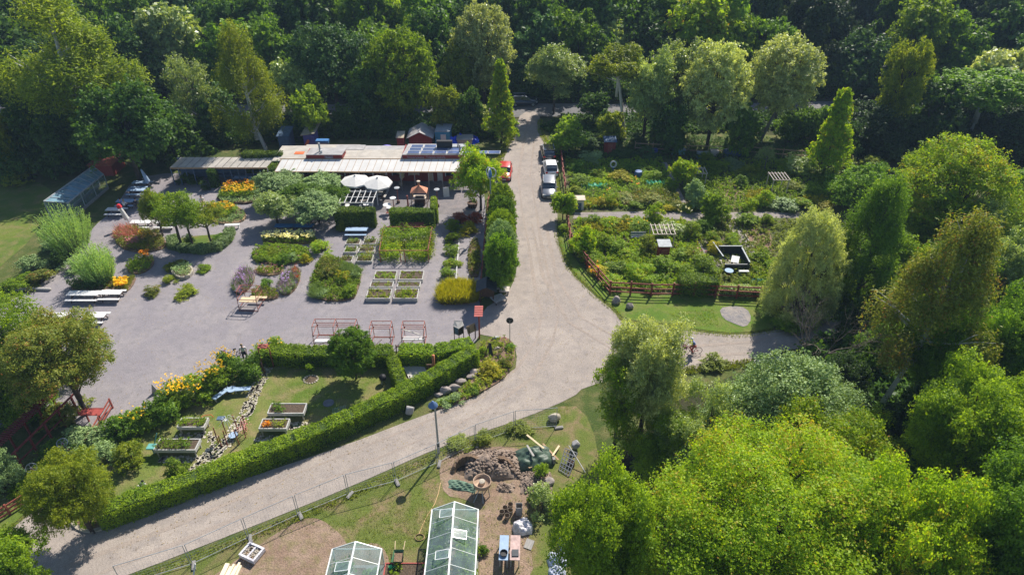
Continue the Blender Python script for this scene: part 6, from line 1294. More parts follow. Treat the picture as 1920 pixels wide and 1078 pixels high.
# cement mixer tub
t = thing('cement_mixer', 'round cement mixer tub on legs at the dug hole', 'cement mixer', G(903, 925)); r_ = .60
MB().lathe((.05, .1, .75), [(.0, .0), (r_ * .8, .0), (r_, .12), (r_, .42), (r_ * .93, .42), (r_ * .93, .18), (0, .16)], 28).build('tub', mat('mixer', (.42, .30, .22), .7, .3, var=.25, scale=5), t, True)
MB().lathe((.05, .1, .9), [(.0, .0), (r_ * .9, .02)], 20).build('mortar', MATS['dark_soil'], t); MB().lathe((.05, .1, .92), [(.2, 0), (.2, .22), (.08, .26), (0, .26)], 16).build('hub', M['stone_pale'], t)
for x, y in ((-.4, -.25), (.45, -.2), (.4, .45), (-.35, .45)): MB().beam((x * 1.25, y * 1.25, 0), (x, y, .8), .05).build('leg', M['steel'], t)
MB().box((0, .1, .55), (.4, .4, .35)).build('motor', M['dark_metal'], t)
for k, (a, b) in enumerate(((-.35, -.55), (.1, -.6))): MB().tube([(a * .5, -.2, .5), (a * 1.4, b * 1.4, .05)], .03, 6).build('handle', M['galv'], t)
def heap(label, px, py, w_, d, h, m, n, r0, seed, name='lump_heap', cat='heap', rk=None, tmin=0):
    g = G(px, py); t = thing(name, label, cat, g); rg = random.Random(seed); nn = 26; vs = []; fs = []
    for i in range(nn):
        for j in range(nn):
            u, v = i / (nn - 1) * 2 - 1, j / (nn - 1) * 2 - 1; e = max(0, 1 - u * u) * max(0, 1 - v * v); vs.append((u * w_ / 2, v * d / 2, h * e ** .7 * (.8 + .3 * math.sin(u * 5 + seed) * math.cos(v * 4)) + rg.uniform(-.04, .05) * e))
    for i in range(nn - 1):
        for j in range(nn - 1): fs.append((i * nn + j, (i + 1) * nn + j, (i + 1) * nn + j + 1, i * nn + j + 1))
    MB().add(vs, fs).build('soil', m, t); mb = MB()
    for k in range(n):
        u, v = rg.uniform(-.95, .95), rg.uniform(-.9, .9); e = max(0, 1 - u * u) * max(0, 1 - v * v); r_ = r0 * rg.uniform(.45, 1.3); mb.rock((u * w_ / 2, v * d / 2, h * e ** .7 * .95), r_, seed * 100 + k, (1.1, .9, .8))
    tag(mb.build('lumps', rk or m, t), kind='stuff'); return t
m_clod = mat('clay_lumps', (.25, .19, .15), .95, var=.3, scale=4, bump=.6)
heap('heap of grey brown clay lumps behind the dug hole', 925, 872, 4.0, 2.6, .9, m_clod, 330, .105, 3); heap('spill of clay lumps right of the dug hole', 1005, 905, 2.2, 2.0, .4, m_clod, 150, .08, 4); heap('small heap of tools and clods near the mixer', 948, 915, 1.2, .8, .25, m_clod, 26, .09, 6)
# dug hole: dark pit walls sunk behind a raised rim
def pit(label, px, py, w_, d, hh, seed):
    g = G(px, py); t = thing('dug_pit', label, 'pit', g); n = 20; vs = []; fs = []
    for i in range(n + 1):
        a = math.pi * i / n; x, y = math.cos(a) * w_ / 2, math.sin(a) * d; j = .05 * math.sin(i * 3 + seed)
        vs += [(x * .92, y * .9, .035), (x * .98, y * .95 + j, hh * math.sin(a) ** .5 + .04), (x * 1.12, y * 1.2 + j, hh * math.sin(a) ** .5 * 1.0 + .05), (x * 1.35, y * 1.6, .03)]
    for i in range(n):
        for k in range(3): a = i * 4 + k; fs.append((a, a + 1, a + 5, a + 4))
    MB().add(vs, fs).build('rim', MATS['bare_soil'], t); MB().add([(math.cos(math.pi * 2 * k / 16) * w_ / 2 * .93, math.sin(math.pi * 2 * k / 16) * d * .55 + d * .3, .04) for k in range(16)], [tuple(range(16))]).build('floor', MATS['dark_soil'], t)
pit('left dug pit with steep brown wall beside the clay heap', 878, 888, 1.9, .9, .75, 1); pit('right dug pit behind the mixer', 937, 893, 1.9, .9, .8, 2)
tarp('large dark green tarpaulin over timber at the clay heap', 1000, 862, 2.7, 2.0, .95, mat('tarp_green', (.05, .085, .06), .5, var=.25, scale=3, bump=.5), 8, rz=.2)
tarp('crumpled green tarpaulin on the ground left of the mixer', 868, 912, 2.1, .8, .22, mat('tarp_camo', (.10, .17, .12), .7, var=.6, scale=5, bump=.6), 9, rz=-.25)
for k, (px, py, rz, L_, lab) in enumerate([(1003, 845, -.75, 1.6, 'light plank lying across the green tarpaulin'), (1032, 852, -.9, 1.7, 'plank leaning at the right side of the tarpaulin'), (1042, 850, 1.1, 1.2, 'short orange plank crossing near the metal gate'), (1012, 872, .6, 1.9, 'plank along the lower edge of the tarpaulin'), (994, 862, -1.1, 1.0, 'grey board resting on the tarpaulin')]):
    item('plank', lab, 'plank', MB().box((0, 0, 0), (L_, .13, .04), M=Matrix.Rotation(.12, 3, 'Y')), [M['wood_light'], M['wood'], M['wood_light'], M['wood'], M['wood_grey']][k], rz=rz, loc=G(px, py) + Vector((0, 0, [.95, .3, .3, .25, .95][k])))
t = thing('metal_gate', 'grey metal lattice gate leaning among planks', 'gate', G(1068, 880), 0); mb = MB(); A, B, Cc, D = Vector((-.75, -.1, .1)), Vector((-.1, -.65, .1)), Vector((.55, .8, .75)), Vector((-.25, 1.25, .75))
for k in range(5): mb.beam(A.lerp(B, k / 4), D.lerp(Cc, k / 4), .05)
for k in range(7): mb.beam(A.lerp(D, k / 6), B.lerp(Cc, k / 6), .045)
mb.build('lattice', mat('gate_grey', (.16, .17, .19), .8), t)
item('rod', 'white metal rod leaning right of the lattice gate', 'rod', MB().tube([(-.7, .9, 1.0), (.35, -.7, .1)], .03, 6), M['white_paint'], 1086, 872)
item('boulder', 'pale upright boulder behind the lattice gate', 'boulder', MB().rock((0, 0, .45), .45, 61, (.8, .7, 1)), MATS['boulder_grey'], 1078, 842)
item('block', 'white block standing below the planks', 'block', MB().box((0, 0, .25), (.18, .25, .5), rz=.2), M['concrete'], 1038, 868); item('stump', 'brown stump with pale top under the lattice gate', 'stump', MB().tube([(0, 0, 0), (0, 0, .4)], [.3, .24], 9), M['wood_dark'], 1070, 872)
for k, (px, py, r_) in enumerate([(1013, 918, .42), (1028, 905, .4), (1003, 925, .25), (1019, 890, .3)]): item('boulder', 'pinkish boulder ' + ['lowest in the pile beside the silvery bush', 'right in the pile beside the silvery bush', 'small one left of the pile at the silvery bush', 'behind the pile at the silvery bush'][k], 'boulder', MB().rock((0, 0, r_ * .35), r_, 90 + k, (1.1, .9, .8)), M['stone'], px, py)
shrub(1018, 972, 66, 2.0, LF['silver'], 'silvery loose bush beside the tall square pot'); shrub(1012, 898, 36, 1.2, LF['bright'], 'green weeds between the tarpaulin and the boulder pile', 'weeds', 'weeds'); shrub(1000, 945, 26, .8, LF['bright'], 'light green weeds left of the silvery loose bush', 'weeds', 'weeds')
shrub(905, 835, 40, .8, LF['grass'], 'tall grass tuft between the clay heap and the fence', 'grass_tuft', 'grass', kind='dome'); shrub(970, 815, 50, .8, LF['grass'], 'tall grass tuft behind the green tarpaulin', 'grass_tuft', 'grass'); shrub(862, 845, 50, .6, LF['grass'], 'tall grass tuft right of the street lamp foot', 'grass_tuft', 'grass')
for k, (px, py) in enumerate([(941, 965), (947, 957), (951, 972), (957, 951), (957, 962)]):
    item('bucket', ['dark bucket at the left of the group of five', 'dark bucket upper left in the group of five', 'lowest dark bucket in the group of five', 'topmost dark bucket in the group of five', 'right hand dark bucket in the group of five'][k], 'bucket', MB().lathe((0, 0, 0), [(0, .0), (.14, 0), (.18, .36), (.165, .36), (.13, .05), (0, .05)], 18), mat('bucket', (.24, .19, .14), .7, var=.2, scale=5), px, py, group='five buckets by the greenhouse')
item('square_pot', 'tall square grey planter pot beside the buckets', 'pot', MB().box((-.2, 0, .4), (.03, .42, .8)).box((.2, 0, .4), (.03, .42, .8)).box((0, -.2, .4), (.37, .03, .8)).box((0, .2, .4), (.37, .03, .8)).box((0, 0, .35), (.37, .37, .02)), M['concrete'], 973, 962)
tarp('shiny white plastic wrapped sack beside the pot', 980, 990, 1.25, 1.05, .75, mat('plastic_white', (.62, .6, .64), .25, var=.3, scale=6, bump=.9, spec=.7), 14, 'wrapped_sack', 'sack')
for k, (px, py, w_, m, lab) in enumerate([(945, 1042, .55, 'table_blue', 'worn pale blue workbench in front of the wrapped sack'), (966, 1042, .6, 'bench_pink', 'worn pinkish workbench right of the blue one')]):
    if m == 'bench_pink': mat('bench_pink', (.46, .33, .31), .8, var=.3, scale=4)
    t = thing('workbench', lab, 'workbench', G(px, py), -.03); MB().box((0, 0, .85), (w_, 1.7, .05)).build('top', M[m], t)
    for x in (-w_ / 2 + .06, w_ / 2 - .06):
        for y in (-.75, .75): MB().beam((x, y, 0), (x, y, .83), .06).build('leg', M['wood_grey'], t)
item('basin', 'dark basin with green rag on the blue workbench', 'basin', MB().lathe((0, 0, 0), [(0, .02), (.18, .02), (.22, .14), (.24, .14), (.2, 0)], 16), M['black'], loc=G(945, 1042) + Vector((0, -.45, .88)))
item('tray', 'grey tray lying on the pinkish workbench', 'tray', MB().box((0, 0, .03), (.4, .45, .06)), M['dark_metal'], loc=G(966, 1042) + Vector((0, -.4, .88)))
item('slab', 'tilted grey blue slab right of the workbenches', 'slab', MB().box((0, 0, .12), (.5, .6, .08), M=Matrix.Rotation(.25, 3, 'X')), M['wood_grey'], 992, 1022, -.4)
for k, (px, py, w_, h) in enumerate([(1045, 1050, 1.2, .6), (1062, 1020, .9, .5), (1045, 1075, 1.0, .5)]): tarp(['white blue sack heap under the branches at the bottom', 'pale sack under the branches above the sack heap', 'pale sack at the bottom edge under the branches'][k], px, py, w_, .9, h, mat('sack_blue', (.42, .46, .58), .5, var=.2, scale=4, bump=.5), 20 + k, 'sack', 'sack')
# wheelbarrow, hose, pallet with stones, timber
t = thing('wheelbarrow', 'green wheelbarrow with wooden handles at the small greenhouse', 'wheelbarrow', G(748, 1052)); m = mat('barrow_green', (.08, .2, .11), .5, var=.2, scale=5)
MB().add([(-.25, -.3, .3), (.25, -.3, .3), (.2, .3, .3), (-.2, .3, .3), (-.36, -.45, .62), (.36, -.45, .62), (.3, .4, .62), (-.3, .4, .62)], [(3, 2, 1, 0), (0, 1, 5, 4), (1, 2, 6, 5), (2, 3, 7, 6), (3, 0, 4, 7)]).build('tray', m, t); MB().box((0, -.02, .45), (.48, .6, .02)).build('load', MATS['bare_soil'], t)
for x in (-1, 1): MB().beam((x * .2, -.3, .32), (x * .3, 1.0, .6), .04).build('handle', M['wood_light'], t); MB().beam((x * .22, .25, .3), (x * .24, .3, 0), .035).build('leg', M['steel'], t)
MB().tube([(-.05, -.55, .2), (.05, -.55, .2)], .2, 16).build('wheel', M['black'], t)
def hose_pts(L_): return [G(*p) + Vector((0, 0, .03)) for p in L_]
hp = hose_pts([(826, 905), (822, 925), (815, 945), (802, 965), (792, 985), (785, 1003)]); o = hp[0]
item('garden_hose', 'thin orange hose trailing across the lawn to the big greenhouse', 'hose', MB().tube([p - o for p in hp], .02, 6), mat('hose', (.6, .38, .2), .6), loc=o)
item('hose_coil', 'coil of brown hose lying on the lawn left of the big greenhouse', 'hose', MB().tube([(.33 * math.cos(k * .5) * (1 - k * .004), .24 * math.sin(k * .5), .03 + k * .0015) for k in range(44)], .018, 6, False), mat('hose_brown', (.3, .2, .1), .6), 787, 1008)
t = thing('stone_pallet', 'plastic wrapped pallet with small stones on the dirt', 'pallet', G(468, 1048), -.42); MB().box((0, .3, .06), (1.15, 1.0, .12)).build('pallet', M['wood'], t)
mw = MATS['plastic_white']
mb = MB(); mb.box((-.52, .3, .27), (.12, 1.0, .3)).box((.52, .3, .27), (.12, 1.0, .3)).box((0, -.14, .27), (.92, .12, .3)).box((0, .74, .27), (.92, .12, .3)).box((0, .3, .25), (.1, .76, .26)); mb.build('wrapping', mw, t); mb = MB(); rg = random.Random(2)
for k in range(110): mb.rock((rg.uniform(-.44, .44), rg.uniform(-.05, .65), .3 + rg.uniform(-.03, .04)), .05 * rg.uniform(.7, 1.3), k)
tag(mb.build('stones', M['stone_pale'], t), kind='stuff')
t = thing('timber_stack', 'stack of pale sawn timber cut by the bottom edge', 'timber', G(425, 1088), 0)
for k in range(7): MB().box((-.42 + k * .15, rg.uniform(-.15, .2), .1 + .04 * (k % 2)), (.13, 1.8, .12), rz=-.12 + rg.uniform(-.03, .03)).build('board', mat('timber_white', (.75, .66, .48), .7, var=.12, scale=3), t)
item('board', 'white board standing left of the timber stack', 'board', MB().beam((0, 0, 0), (.25, .3, .9), .1, .04), M['white_paint'], 362, 1082)
# red edged bed between the greenhouses
raised('red edged bed between the two greenhouses', 718, 795, 1085, .95, .16, M['red_light'], [(.15, .45, .4, 'bright', 'leafy', 1.0)]); item('watering_can', 'green watering can at the red edged bed', 'watering can', MB().lathe((0, 0, 0), [(0, 0), (.12, 0), (.12, .25), (0, .27)], 12).tube([(.1, 0, .1), (.32, 0, .3)], .03, 6), mat('can_green', (.03, .45, .15), .4), 733, 1066)
shrub(905, 1040, 26, .7, LF['mid'], 'green plants along the outside wall of the big greenhouse', 'plants', 'plants')
# ---- greenhouses
def greenhouse(label, x0, x1, y1, y0, he, hr, bays, vents, crops):
    t = thing('greenhouse', label, 'greenhouse', (x0, y0, 0)); W = x1 - x0; L_ = y1 - y0; xm = W / 2; fr = M['alu_white'] if 'alu_white' in M else mat('alu_white', (.72, .75, .74), .4, .2, var=.05)
    mb = MB()
    for x, z in ((0, he), (W, he)): mb.beam((x, 0, z), (x, L_, z), .07)
    mb.beam((xm, 0, hr), (xm, L_, hr), .09)
    for y in (0, L_):
        for x in (0, W): mb.beam((x, y, 0), (x, y, he), .06)
        mb.beam((0, y, he), (xm, y, hr), .05); mb.beam((W, y, he), (xm, y, hr), .05); mb.beam((0, y, he), (W, y, he), .045)
    mb.build('frame', fr, t); mb = MB()
    for k in range(1, bays):
        y = L_ * k / bays; mb.beam((0, y, he), (xm, y, hr), .022); mb.beam((W, y, he), (xm, y, hr), .022); mb.beam((0, y, 0), (0, y, he), .022); mb.beam((W, y, 0), (W, y, he), .022)
    mb.build('glazing_bar', fr, t)
    for k in range(bays):
        a, b = L_ * k / bays, L_ * (k + 1) / bays
        MB().quad((0, a, he), (xm, a, hr), (xm, b, hr), (0, b, he)).quad((xm, a, hr), (W, a, he), (W, b, he), (xm, b, hr)).build('roof_pane', M['glass'], t)
    MB().quad((0, 0, .15), (0, 0, he), (0, L_, he), (0, L_, .15)).quad((W, 0, .15), (W, L_, .15), (W, L_, he), (W, 0, he)).add([(0, L_, .15), (W, L_, .15), (W, L_, he), (xm, L_, hr), (0, L_, he)], [(0, 1, 2, 3, 4)]).build('wall_glass', M['glass'], t)
    MB().box((xm, L_ / 2, .07), (W + .1, L_ + .1, .14)).build('plinth', M['concrete'], t)
    for (side, v) in vents:
        y = L_ * v; s = .55; x = xm + side * .08; xe = xm + side * (.08 + W * .27); zt = hr + .03; ze = he + (hr - he) * (1 - (.08 + W * .27) / xm) + .28
        f = MB()
        for p, q in (((x, y, zt), (xe, y, ze)), ((x, y + s, zt), (xe, y + s, ze)), ((xe, y, ze), (xe, y + s, ze)), ((x, y, zt), (x, y + s, zt))): f.beam(p, q, .035)
        v_ = f.build('roof_vent', fr, t); MB().quad((x, y, zt), (xe, y, ze), (xe, y + s, ze), (x, y + s, zt)).build('vent_pane', M['glass'], v_)
    planting('crops', [(x0 + .15, y0 + .2), (x0 + W * .36, y0 + .2), (x0 + W * .36, y1 - .3), (x0 + .15, y1 - .3)], crops[0], LF['mid'], t, 1.1, .2, 'leafy', .15, 3, (x0, y0, 0), world=True)
    planting('crops', [(x0 + W * .62, y0 + .2), (x1 - .15, y0 + .2), (x1 - .15, y1 - .3), (x0 + W * .62, y1 - .3)], crops[1], LF['bright'], t, .8, .2, 'leafy', .15, 8, (x0, y0, 0), world=True)
    MB().box((xm, L_ / 2, .16), (W * .24, L_ - .3, .03)).build('floor', MATS['bare_soil'], t); return t
greenhouse('large aluminium greenhouse with open roof vents at the bottom of the lawn', -4.94, -2.08, 27.0, 19.6, 1.8, 2.56, 7, [(-1, .86), (-1, .48), (1, .66)], (1.4, 1.1))
greenhouse('small aluminium greenhouse half cut by the bottom edge', -10.5, -7.62, 24.25, 20.2, 1.8, 2.5, 4, [(-1, .55)], (1.1, .5))
# ================================================================ allotment plots on the right
rail_fence('tall dark red rail fence around the near corner of the plots', [(1062, 412), (1070, 460), (1100, 502), (1143, 552)], 1.5, mat('fence_red', (.22, .05, .035), .7, var=.3, scale=5), rails=3, step=2.2, post=.14, r_=.06, jit=.04)
rail_fence('dark red rail fence along the front of the plots', [(1143, 552), (1220, 556), (1300, 556), (1380, 560), (1470, 564)], 1.5, MATS['fence_red'], rails=3, step=2.2, post=.14, r_=.06, jit=.04)
rail_fence('dark red fence between the parked cars and the plots', [(1049, 272), (1054, 320), (1060, 362)], 1.4, MATS['fence_red'], rails=2, step=2.2, post=.12, r_=.08)
rail_fence('brown pole fence at the back of the plots', [(1190, 283), (1290, 288), (1400, 290), (1500, 298), (1560, 300)], 1.3, M['wood'], rails=2, step=2.6, post=.09, r_=.06)
SHR = [ # px, foot row, width px, height m, leaf, label
 (1085, 325, 44, 1.4, 'deep', 'dark plot shrub nearest the fence behind the cars'), (1110, 308, 50, 1.2, 'bluegreen', 'blue green patch of tall vegetables behind the white hoop'), (1165, 300, 50, 1.3, 'deep', 'shaded shrub in front of the small dark red shed'), (1210, 300, 44, 1.2, 'bluegreen', 'shaded shrub right of the small dark red shed'),
 (1085, 350, 50, 1.1, 'mid', 'green plot shrub behind the green netting'), (1120, 340, 44, 1.2, 'bright', 'fresh green plot shrub beside the green netting'), (1165, 345, 50, 1.2, 'gold', 'orange tinted shrub in the middle of the left plot'), (1190, 325, 40, 1.3, 'deep', 'dark shrub behind the blue barrel'), (1225, 340, 36, 1.1, 'mid', 'green shrub beside the diagonal path top'),
 (1078, 372, 36, 1.2, 'olive', 'olive shrub right beside the long red fence'), (1128, 390, 34, 1.0, 'gold', 'yellow shrub right of the white tool cabinet'), (1145, 388, 30, 1.2, 'lime', 'lime shrub second right of the white tool cabinet'), (1185, 388, 60, 1.1, 'rust', 'left half of the reddish flowering raspberry patch'), (1230, 388, 60, 1.1, 'rust', 'right half of the reddish flowering raspberry patch'), (1268, 395, 34, 1.0, 'rust', 'orange brown shrub at the lower end of the raspberry patch'),
 (1192, 396, 40, .9, 'mid', 'low green shrub left of the yellow path side tree'), (1228, 420, 42, 2.2, 'lime', 'yellow green small tree standing on the cross path'), (1252, 398, 26, 1.0, 'gold', 'golden shrub beside the yellow path side tree'),
 (1110, 425, 40, 1.1, 'mid', 'green shrub at the left end below the cross path'), (1140, 430, 44, 1.2, 'bright', 'bright shrub second below the cross path'), (1172, 428, 42, 1.2, 'olive', 'olive shrub third below the cross path'), (1200, 440, 50, 1.3, 'mid', 'green shrub with red flower beside the white chairs'), (1255, 448, 66, 1.9, 'silver', 'big pale green shrub behind the wooden lattice'), (1297, 452, 44, 1.6, 'lime', 'yellow green shrub right of the wooden lattice'),
 (1130, 470, 44, 1.6, 'lime', 'lime shrub near the lawn strip of the corner plot'), (1160, 478, 50, 1.3, 'mid', 'green shrub with pink flowers in the corner plot'), (1110, 500, 50, 1.2, 'bright', 'bright shrub inside the fence bend'), (1185, 490, 50, 1.2, 'bright', 'bright shrub left of the tall narrow red shed'), (1217, 482, 44, 1.9, 'olive', 'olive bush leaning on the tall narrow red shed'), (1120, 520, 44, .9, 'gold', 'yellow flowering shrub inside the fence corner'),
 (1160, 520, 60, 1.2, 'mid', 'wide shrub behind the front fence, left part'), (1200, 530, 60, 1.6, 'bright', 'tall bright shrub behind the front fence left of the hedge'), (1150, 545, 56, 1.3, 'bright', 'bright shrub directly at the fence corner'), (1250, 520, 60, 1.5, 'mid', 'dense green shrub below the tall narrow red shed'), (1225, 548, 50, 1.3, 'mid', 'shrub between the fence and the dense green shrub'),
 (1275, 492, 50, 1.1, 'mid', 'shrub right of the tall narrow red shed'), (1300, 490, 40, 1.2, 'olive', 'olive shrub with yellow blossoms beside the diagonal path'), (1290, 525, 46, 1.6, 'hedge', 'rounded clipped bush left of a larger clipped bush'), (1322, 525, 62, 1.8, 'hedge', 'largest rounded clipped bush behind the front hedge'),
 (1318, 440, 46, 1.6, 'deep', 'dark green bush along the diagonal path'), (1335, 462, 44, 1.4, 'lime', 'lime bush along the lower diagonal path'), (1340, 480, 34, 1.4, 'gold', 'yellow bush beside the dark framed terrace'), (1352, 428, 30, 1.0, 'rust', 'reddish brown bush at the small side path'), (1362, 415, 22, 1.0, 'lime', 'spiky lime plant at the cross path'),
 (1400, 425, 50, 1.4, 'mid', 'green bush below the cross path right of the side path'), (1440, 425, 36, 1.3, 'lime', 'yellow green bush near the silvery willow'), (1375, 452, 26, .7, 'bright', 'small bright plant beside the clipped box'), (1430, 495, 50, 1.6, 'bright', 'lush bush right of the dark framed terrace'), (1455, 512, 40, 1.4, 'mid', 'green bush between terrace and silvery willow'), (1395, 545, 40, 1.2, 'lime', 'yellow green bush below the dark framed terrace'), (1440, 545, 40, .9, 'lime', 'low bush beside the blue sack'),
 (1260, 358, 34, 1.3, 'mid', 'small bush on the right side of the diagonal path'), (1290, 400, 36, 1.0, 'lime', 'yellow bush left of the full green fruit tree'), (1405, 400, 34, 1.6, 'lime', 'round bright bush right of the bare soil bed'), (1435, 392, 38, 2.1, 'lime', 'upright bright bush near the right lattice'), (1390, 352, 32, 1.4, 'deep', 'dark round bush behind the bare soil bed'),
 (1345, 325, 50, 1.4, 'mid', 'tall weeds behind the left lattice'), (1380, 318, 50, 1.2, 'bluegreen', 'shaded weeds left of the thin silver tree'), (1330, 308, 40, 1.2, 'bright', 'sunlit weeds near the blue boxes'), (1410, 335, 50, 1.1, 'olive', 'olive weeds around the thin silver tree'), (1465, 318, 40, .9, 'lime', 'sunlit grassy shrub below the yellow cone tree'), (1500, 332, 60, 2.2, 'silver', 'silver grey bush left of the yellow cone tree'),
 (1490, 362, 44, 1.3, 'olive', 'olive bush right of the right lattice'), (1525, 372, 50, 1.4, 'mid', 'dark green bush between lattice and hanging willow'), (1470, 400, 60, 1.3, 'sage', 'silvery low bush above the silvery willow'), (1510, 400, 60, 1.4, 'bright', 'bright bush behind the silvery willow'), (1545, 400, 44, 1.0, 'gold', 'orange flowering bush beside the hanging willow'), (1560, 340, 60, 1.4, 'mid', 'bush right of the yellow cone tree'), (1600, 330, 60, 1.5, 'olive', 'dull bush left of the yellow dome tree'),
 (1105, 282, 50, 1.4, 'deep', 'dark bush behind the plots near the lane'), (1195, 275, 50, 1.6, 'deep', 'dark bush behind the plots below the slim birch'), (1260, 290, 44, 1.1, 'deep', 'dark bush right of the pale blue box'), (1440, 290, 60, 1.4, 'deep', 'dark bush behind the thin silver tree'), (1060, 440, 26, .9, 'lime', 'lime tuft at the lane side of the plot fence'), (1480, 625, 60, 1.2, 'mid', 'low bush at the right end of the verge'), (1340, 695, 60, 1.0, 'grass', 'dry grass tuft at the lower edge of the path'),
 (1525, 590, 60, 1.6, 'deep', 'dark bush behind the leafless tree'),
]
for px, py, w_, h, l_, lab in SHR:
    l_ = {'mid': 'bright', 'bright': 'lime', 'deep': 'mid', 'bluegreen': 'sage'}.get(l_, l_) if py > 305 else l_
    shrub(px, py, w_, h, LF[l_], lab)
tree('wide', 1432, 322, 268, 46, LF['silver'], 'thin silver leaved young tree at the back of the plots', dens='thin', stem=.3, bark='grey')
hedge('dark leafy hedge on the front fence of the plots', [(1270, 548), (1340, 550)], 1.4, 1.7, LF['hedgedark'], size=.14); hedge('low pale green hedge behind the front rails', [(1352, 552), (1465, 556)], .8, .9, LF['silver'], size=.12)
hedge('clipped low box hedge block near the side path', [(1368, 452), (1382, 470)], .9, .5, LF['hedge'], size=.1)
for i, (poly, h, l_, dn, lab) in enumerate([([(1060, 300), (1240, 300), (1280, 392), (1075, 392)], .45, 'bright', .6, 'vegetables and weeds of the left plots'), ([(1258, 305), (1560, 300), (1560, 392), (1300, 396)], .45, 'bright', .5, 'vegetables and weeds of the right rear plots'),
      ([(1075, 412), (1280, 412), (1330, 500), (1340, 548), (1148, 545), (1080, 475)], .45, 'lime', .6, 'mixed low plants of the corner plot'), ([(1300, 414), (1500, 412), (1460, 552), (1345, 546)], .35, 'grass', .45, 'low plants of the right front plots'), ([(1050, 262), (1300, 258), (1560, 270), (1560, 300), (1060, 300)], .5, 'deep', .4, 'shaded low growth behind the plots')]):
    tag(planting('ground_plants', poly, h, LF[l_], dens=dn, size=.16, hv=.7, seed=40 + i), lab, 'plants', kind='stuff')
for i, (poly, h, l_, lab) in enumerate([([(1180, 385), (1186, 362), (1262, 362), (1275, 388)], .8, 'rust', 'rusty raspberry rows above the cross path'), ([(1082, 392), (1092, 376), (1150, 374), (1160, 392)], .5, 'gold', 'yellow green crop beside the white tool cabinet'), ([(1075, 352), (1082, 334), (1140, 330), (1150, 350)], .6, 'lime', 'light green crop rows in the left plot'),
      ([(1090, 440), (1100, 418), (1170, 416), (1180, 440)], .7, 'gold', 'yellow flowering crop below the cross path'), ([(1150, 505), (1160, 480), (1215, 485), (1225, 510)], .7, 'lime', 'lime coloured crop left of the narrow red shed'), ([(1395, 385), (1400, 360), (1440, 360), (1440, 388)], .5, 'gold', 'golden crop at the round bright bush'), ([(1410, 540), (1405, 500), (1440, 490), (1452, 540)], .6, 'lime', 'lime crop between terrace and silvery willow'), ([(1455, 330), (1458, 300), (1500, 300), (1505, 330)], .35, 'lime', 'sunlit grass patch at the back of the plots'), ([(1500, 392), (1500, 375), (1550, 372), (1552, 392)], .6, 'gold', 'golden crop beside the hanging willow')]):
    tag(planting('crop_patch', poly, h, LF[l_], dens=.9, size=.15, hv=.5, seed=90 + i), lab, 'crop', kind='stuff')
for i, (poly, h, l_, lab) in enumerate([([(1112, 392), (1128, 386), (1150, 360), (1120, 372)], .9, 'yellowflower', 'yellow blossoms scattered by the tool cabinet'), ([(1180, 350), (1195, 345), (1200, 362), (1186, 366)], 1.2, 'orange', 'orange blossoms in the left plot'), ([(1290, 478), (1318, 478), (1322, 488), (1294, 488)], .9, 'pink', 'pink blossoms right of the narrow red shed'),
      ([(1085, 500), (1125, 500), (1128, 530), (1110, 530)], .9, 'orange', 'orange blossoms in the fence bend'), ([(1140, 425), (1210, 425), (1215, 440), (1140, 440)], 1.2, 'yellowflower', 'yellow blossoms below the cross path'), ([(1260, 415), (1295, 415), (1295, 430), (1262, 430)], 1.9, 'cream', 'cream blossoms on the big pale shrub')]):
    tag(planting('blossoms', poly, h, LF[l_], dens=.14, size=.14, style='flowers', seed=60 + i), lab, 'blossoms', kind='stuff')
pg = mat('lattice_wood', (.55, .47, .42), .8, var=.2, scale=5)
pergola('open lattice of pale bars over the corner plot seat', 1222, 1262, 466, 2.0, 1.7, 6, pg, 3); pergola('small pale lattice beside the round bright tree', 1299, 1322, 348, 1.6, 1.6, 5, pg, 2); pergola('pale lattice arbour in the right rear plot', 1444, 1474, 365, 1.9, 1.9, 6, pg, 2)
t = thing('garden_chairs', 'row of pale chairs at the lattice in the corner plot', 'chairs', G(1188, 446)); bpy.data.objects.remove(t)
for k in range(4): chair(['pale chair leftmost at the lattice seat', 'pale chair second from left at the lattice seat', 'pale chair third from left at the lattice seat', 'pale chair rightmost at the lattice seat'][k], 1186 + k * 7, 450, .1, M['galv'])
# dark framed terrace
a, b = G(1358, 508), G(1402, 508); w_ = b.x - a.x; t = thing('terrace_frame', 'dark walled little terrace with pale floor in the front plots', 'terrace', a); dk = M['bluegrey']; D_ = 2.9
MB().box((w_ / 2, D_ / 2, .05), (w_, D_, .1)).build('floor', M['stone_pale'], t); mb = MB(); mb.box((w_ / 2, D_, .55), (w_, .12, 1.1)).box((w_, D_ / 2, .5), (.12, D_ - .14, 1.0)).box((w_ / 2, 0, .4), (w_ + .1, .12, .8)); mb.build('wall', M['dark_metal'], t)
mb = MB(); mb.beam((0, D_, 1.13), (w_ + .05, D_, 1.13), .14, .05); mb.beam((w_, 0, 1.03), (w_, D_ - .08, 1.03), .14, .05); mb.beam((-.4, D_ + .8, 1.13), (-.05, .9, 1.13), .12, .05); mb.build('coping', M['galv'], t)
picnic('pale table inside the dark walled terrace', 1376, 498, 1.3, M['white_paint'], 1.2, bench=False); bistro('round blue barrel table below the dark walled terrace', 1365, 517, .42, .6, M['table_blue'])
item('garden_bench', 'white narrow bench in front of the dark walled terrace', 'bench', MB().box((0, 0, .42), (1.0, .3, .06)).box((-.4, 0, .2), (.06, .25, .4)).box((.4, 0, .2), (.06, .25, .4)), M['white_paint'], 1393, 515)
tarp('bright blue and white sack near the front rails', 1420, 530, 1.3, .7, .5, mat('sack_bright', (.08, .42, .66), .4, var=.3, scale=2, bump=.4), 31, 'sack', 'sack')
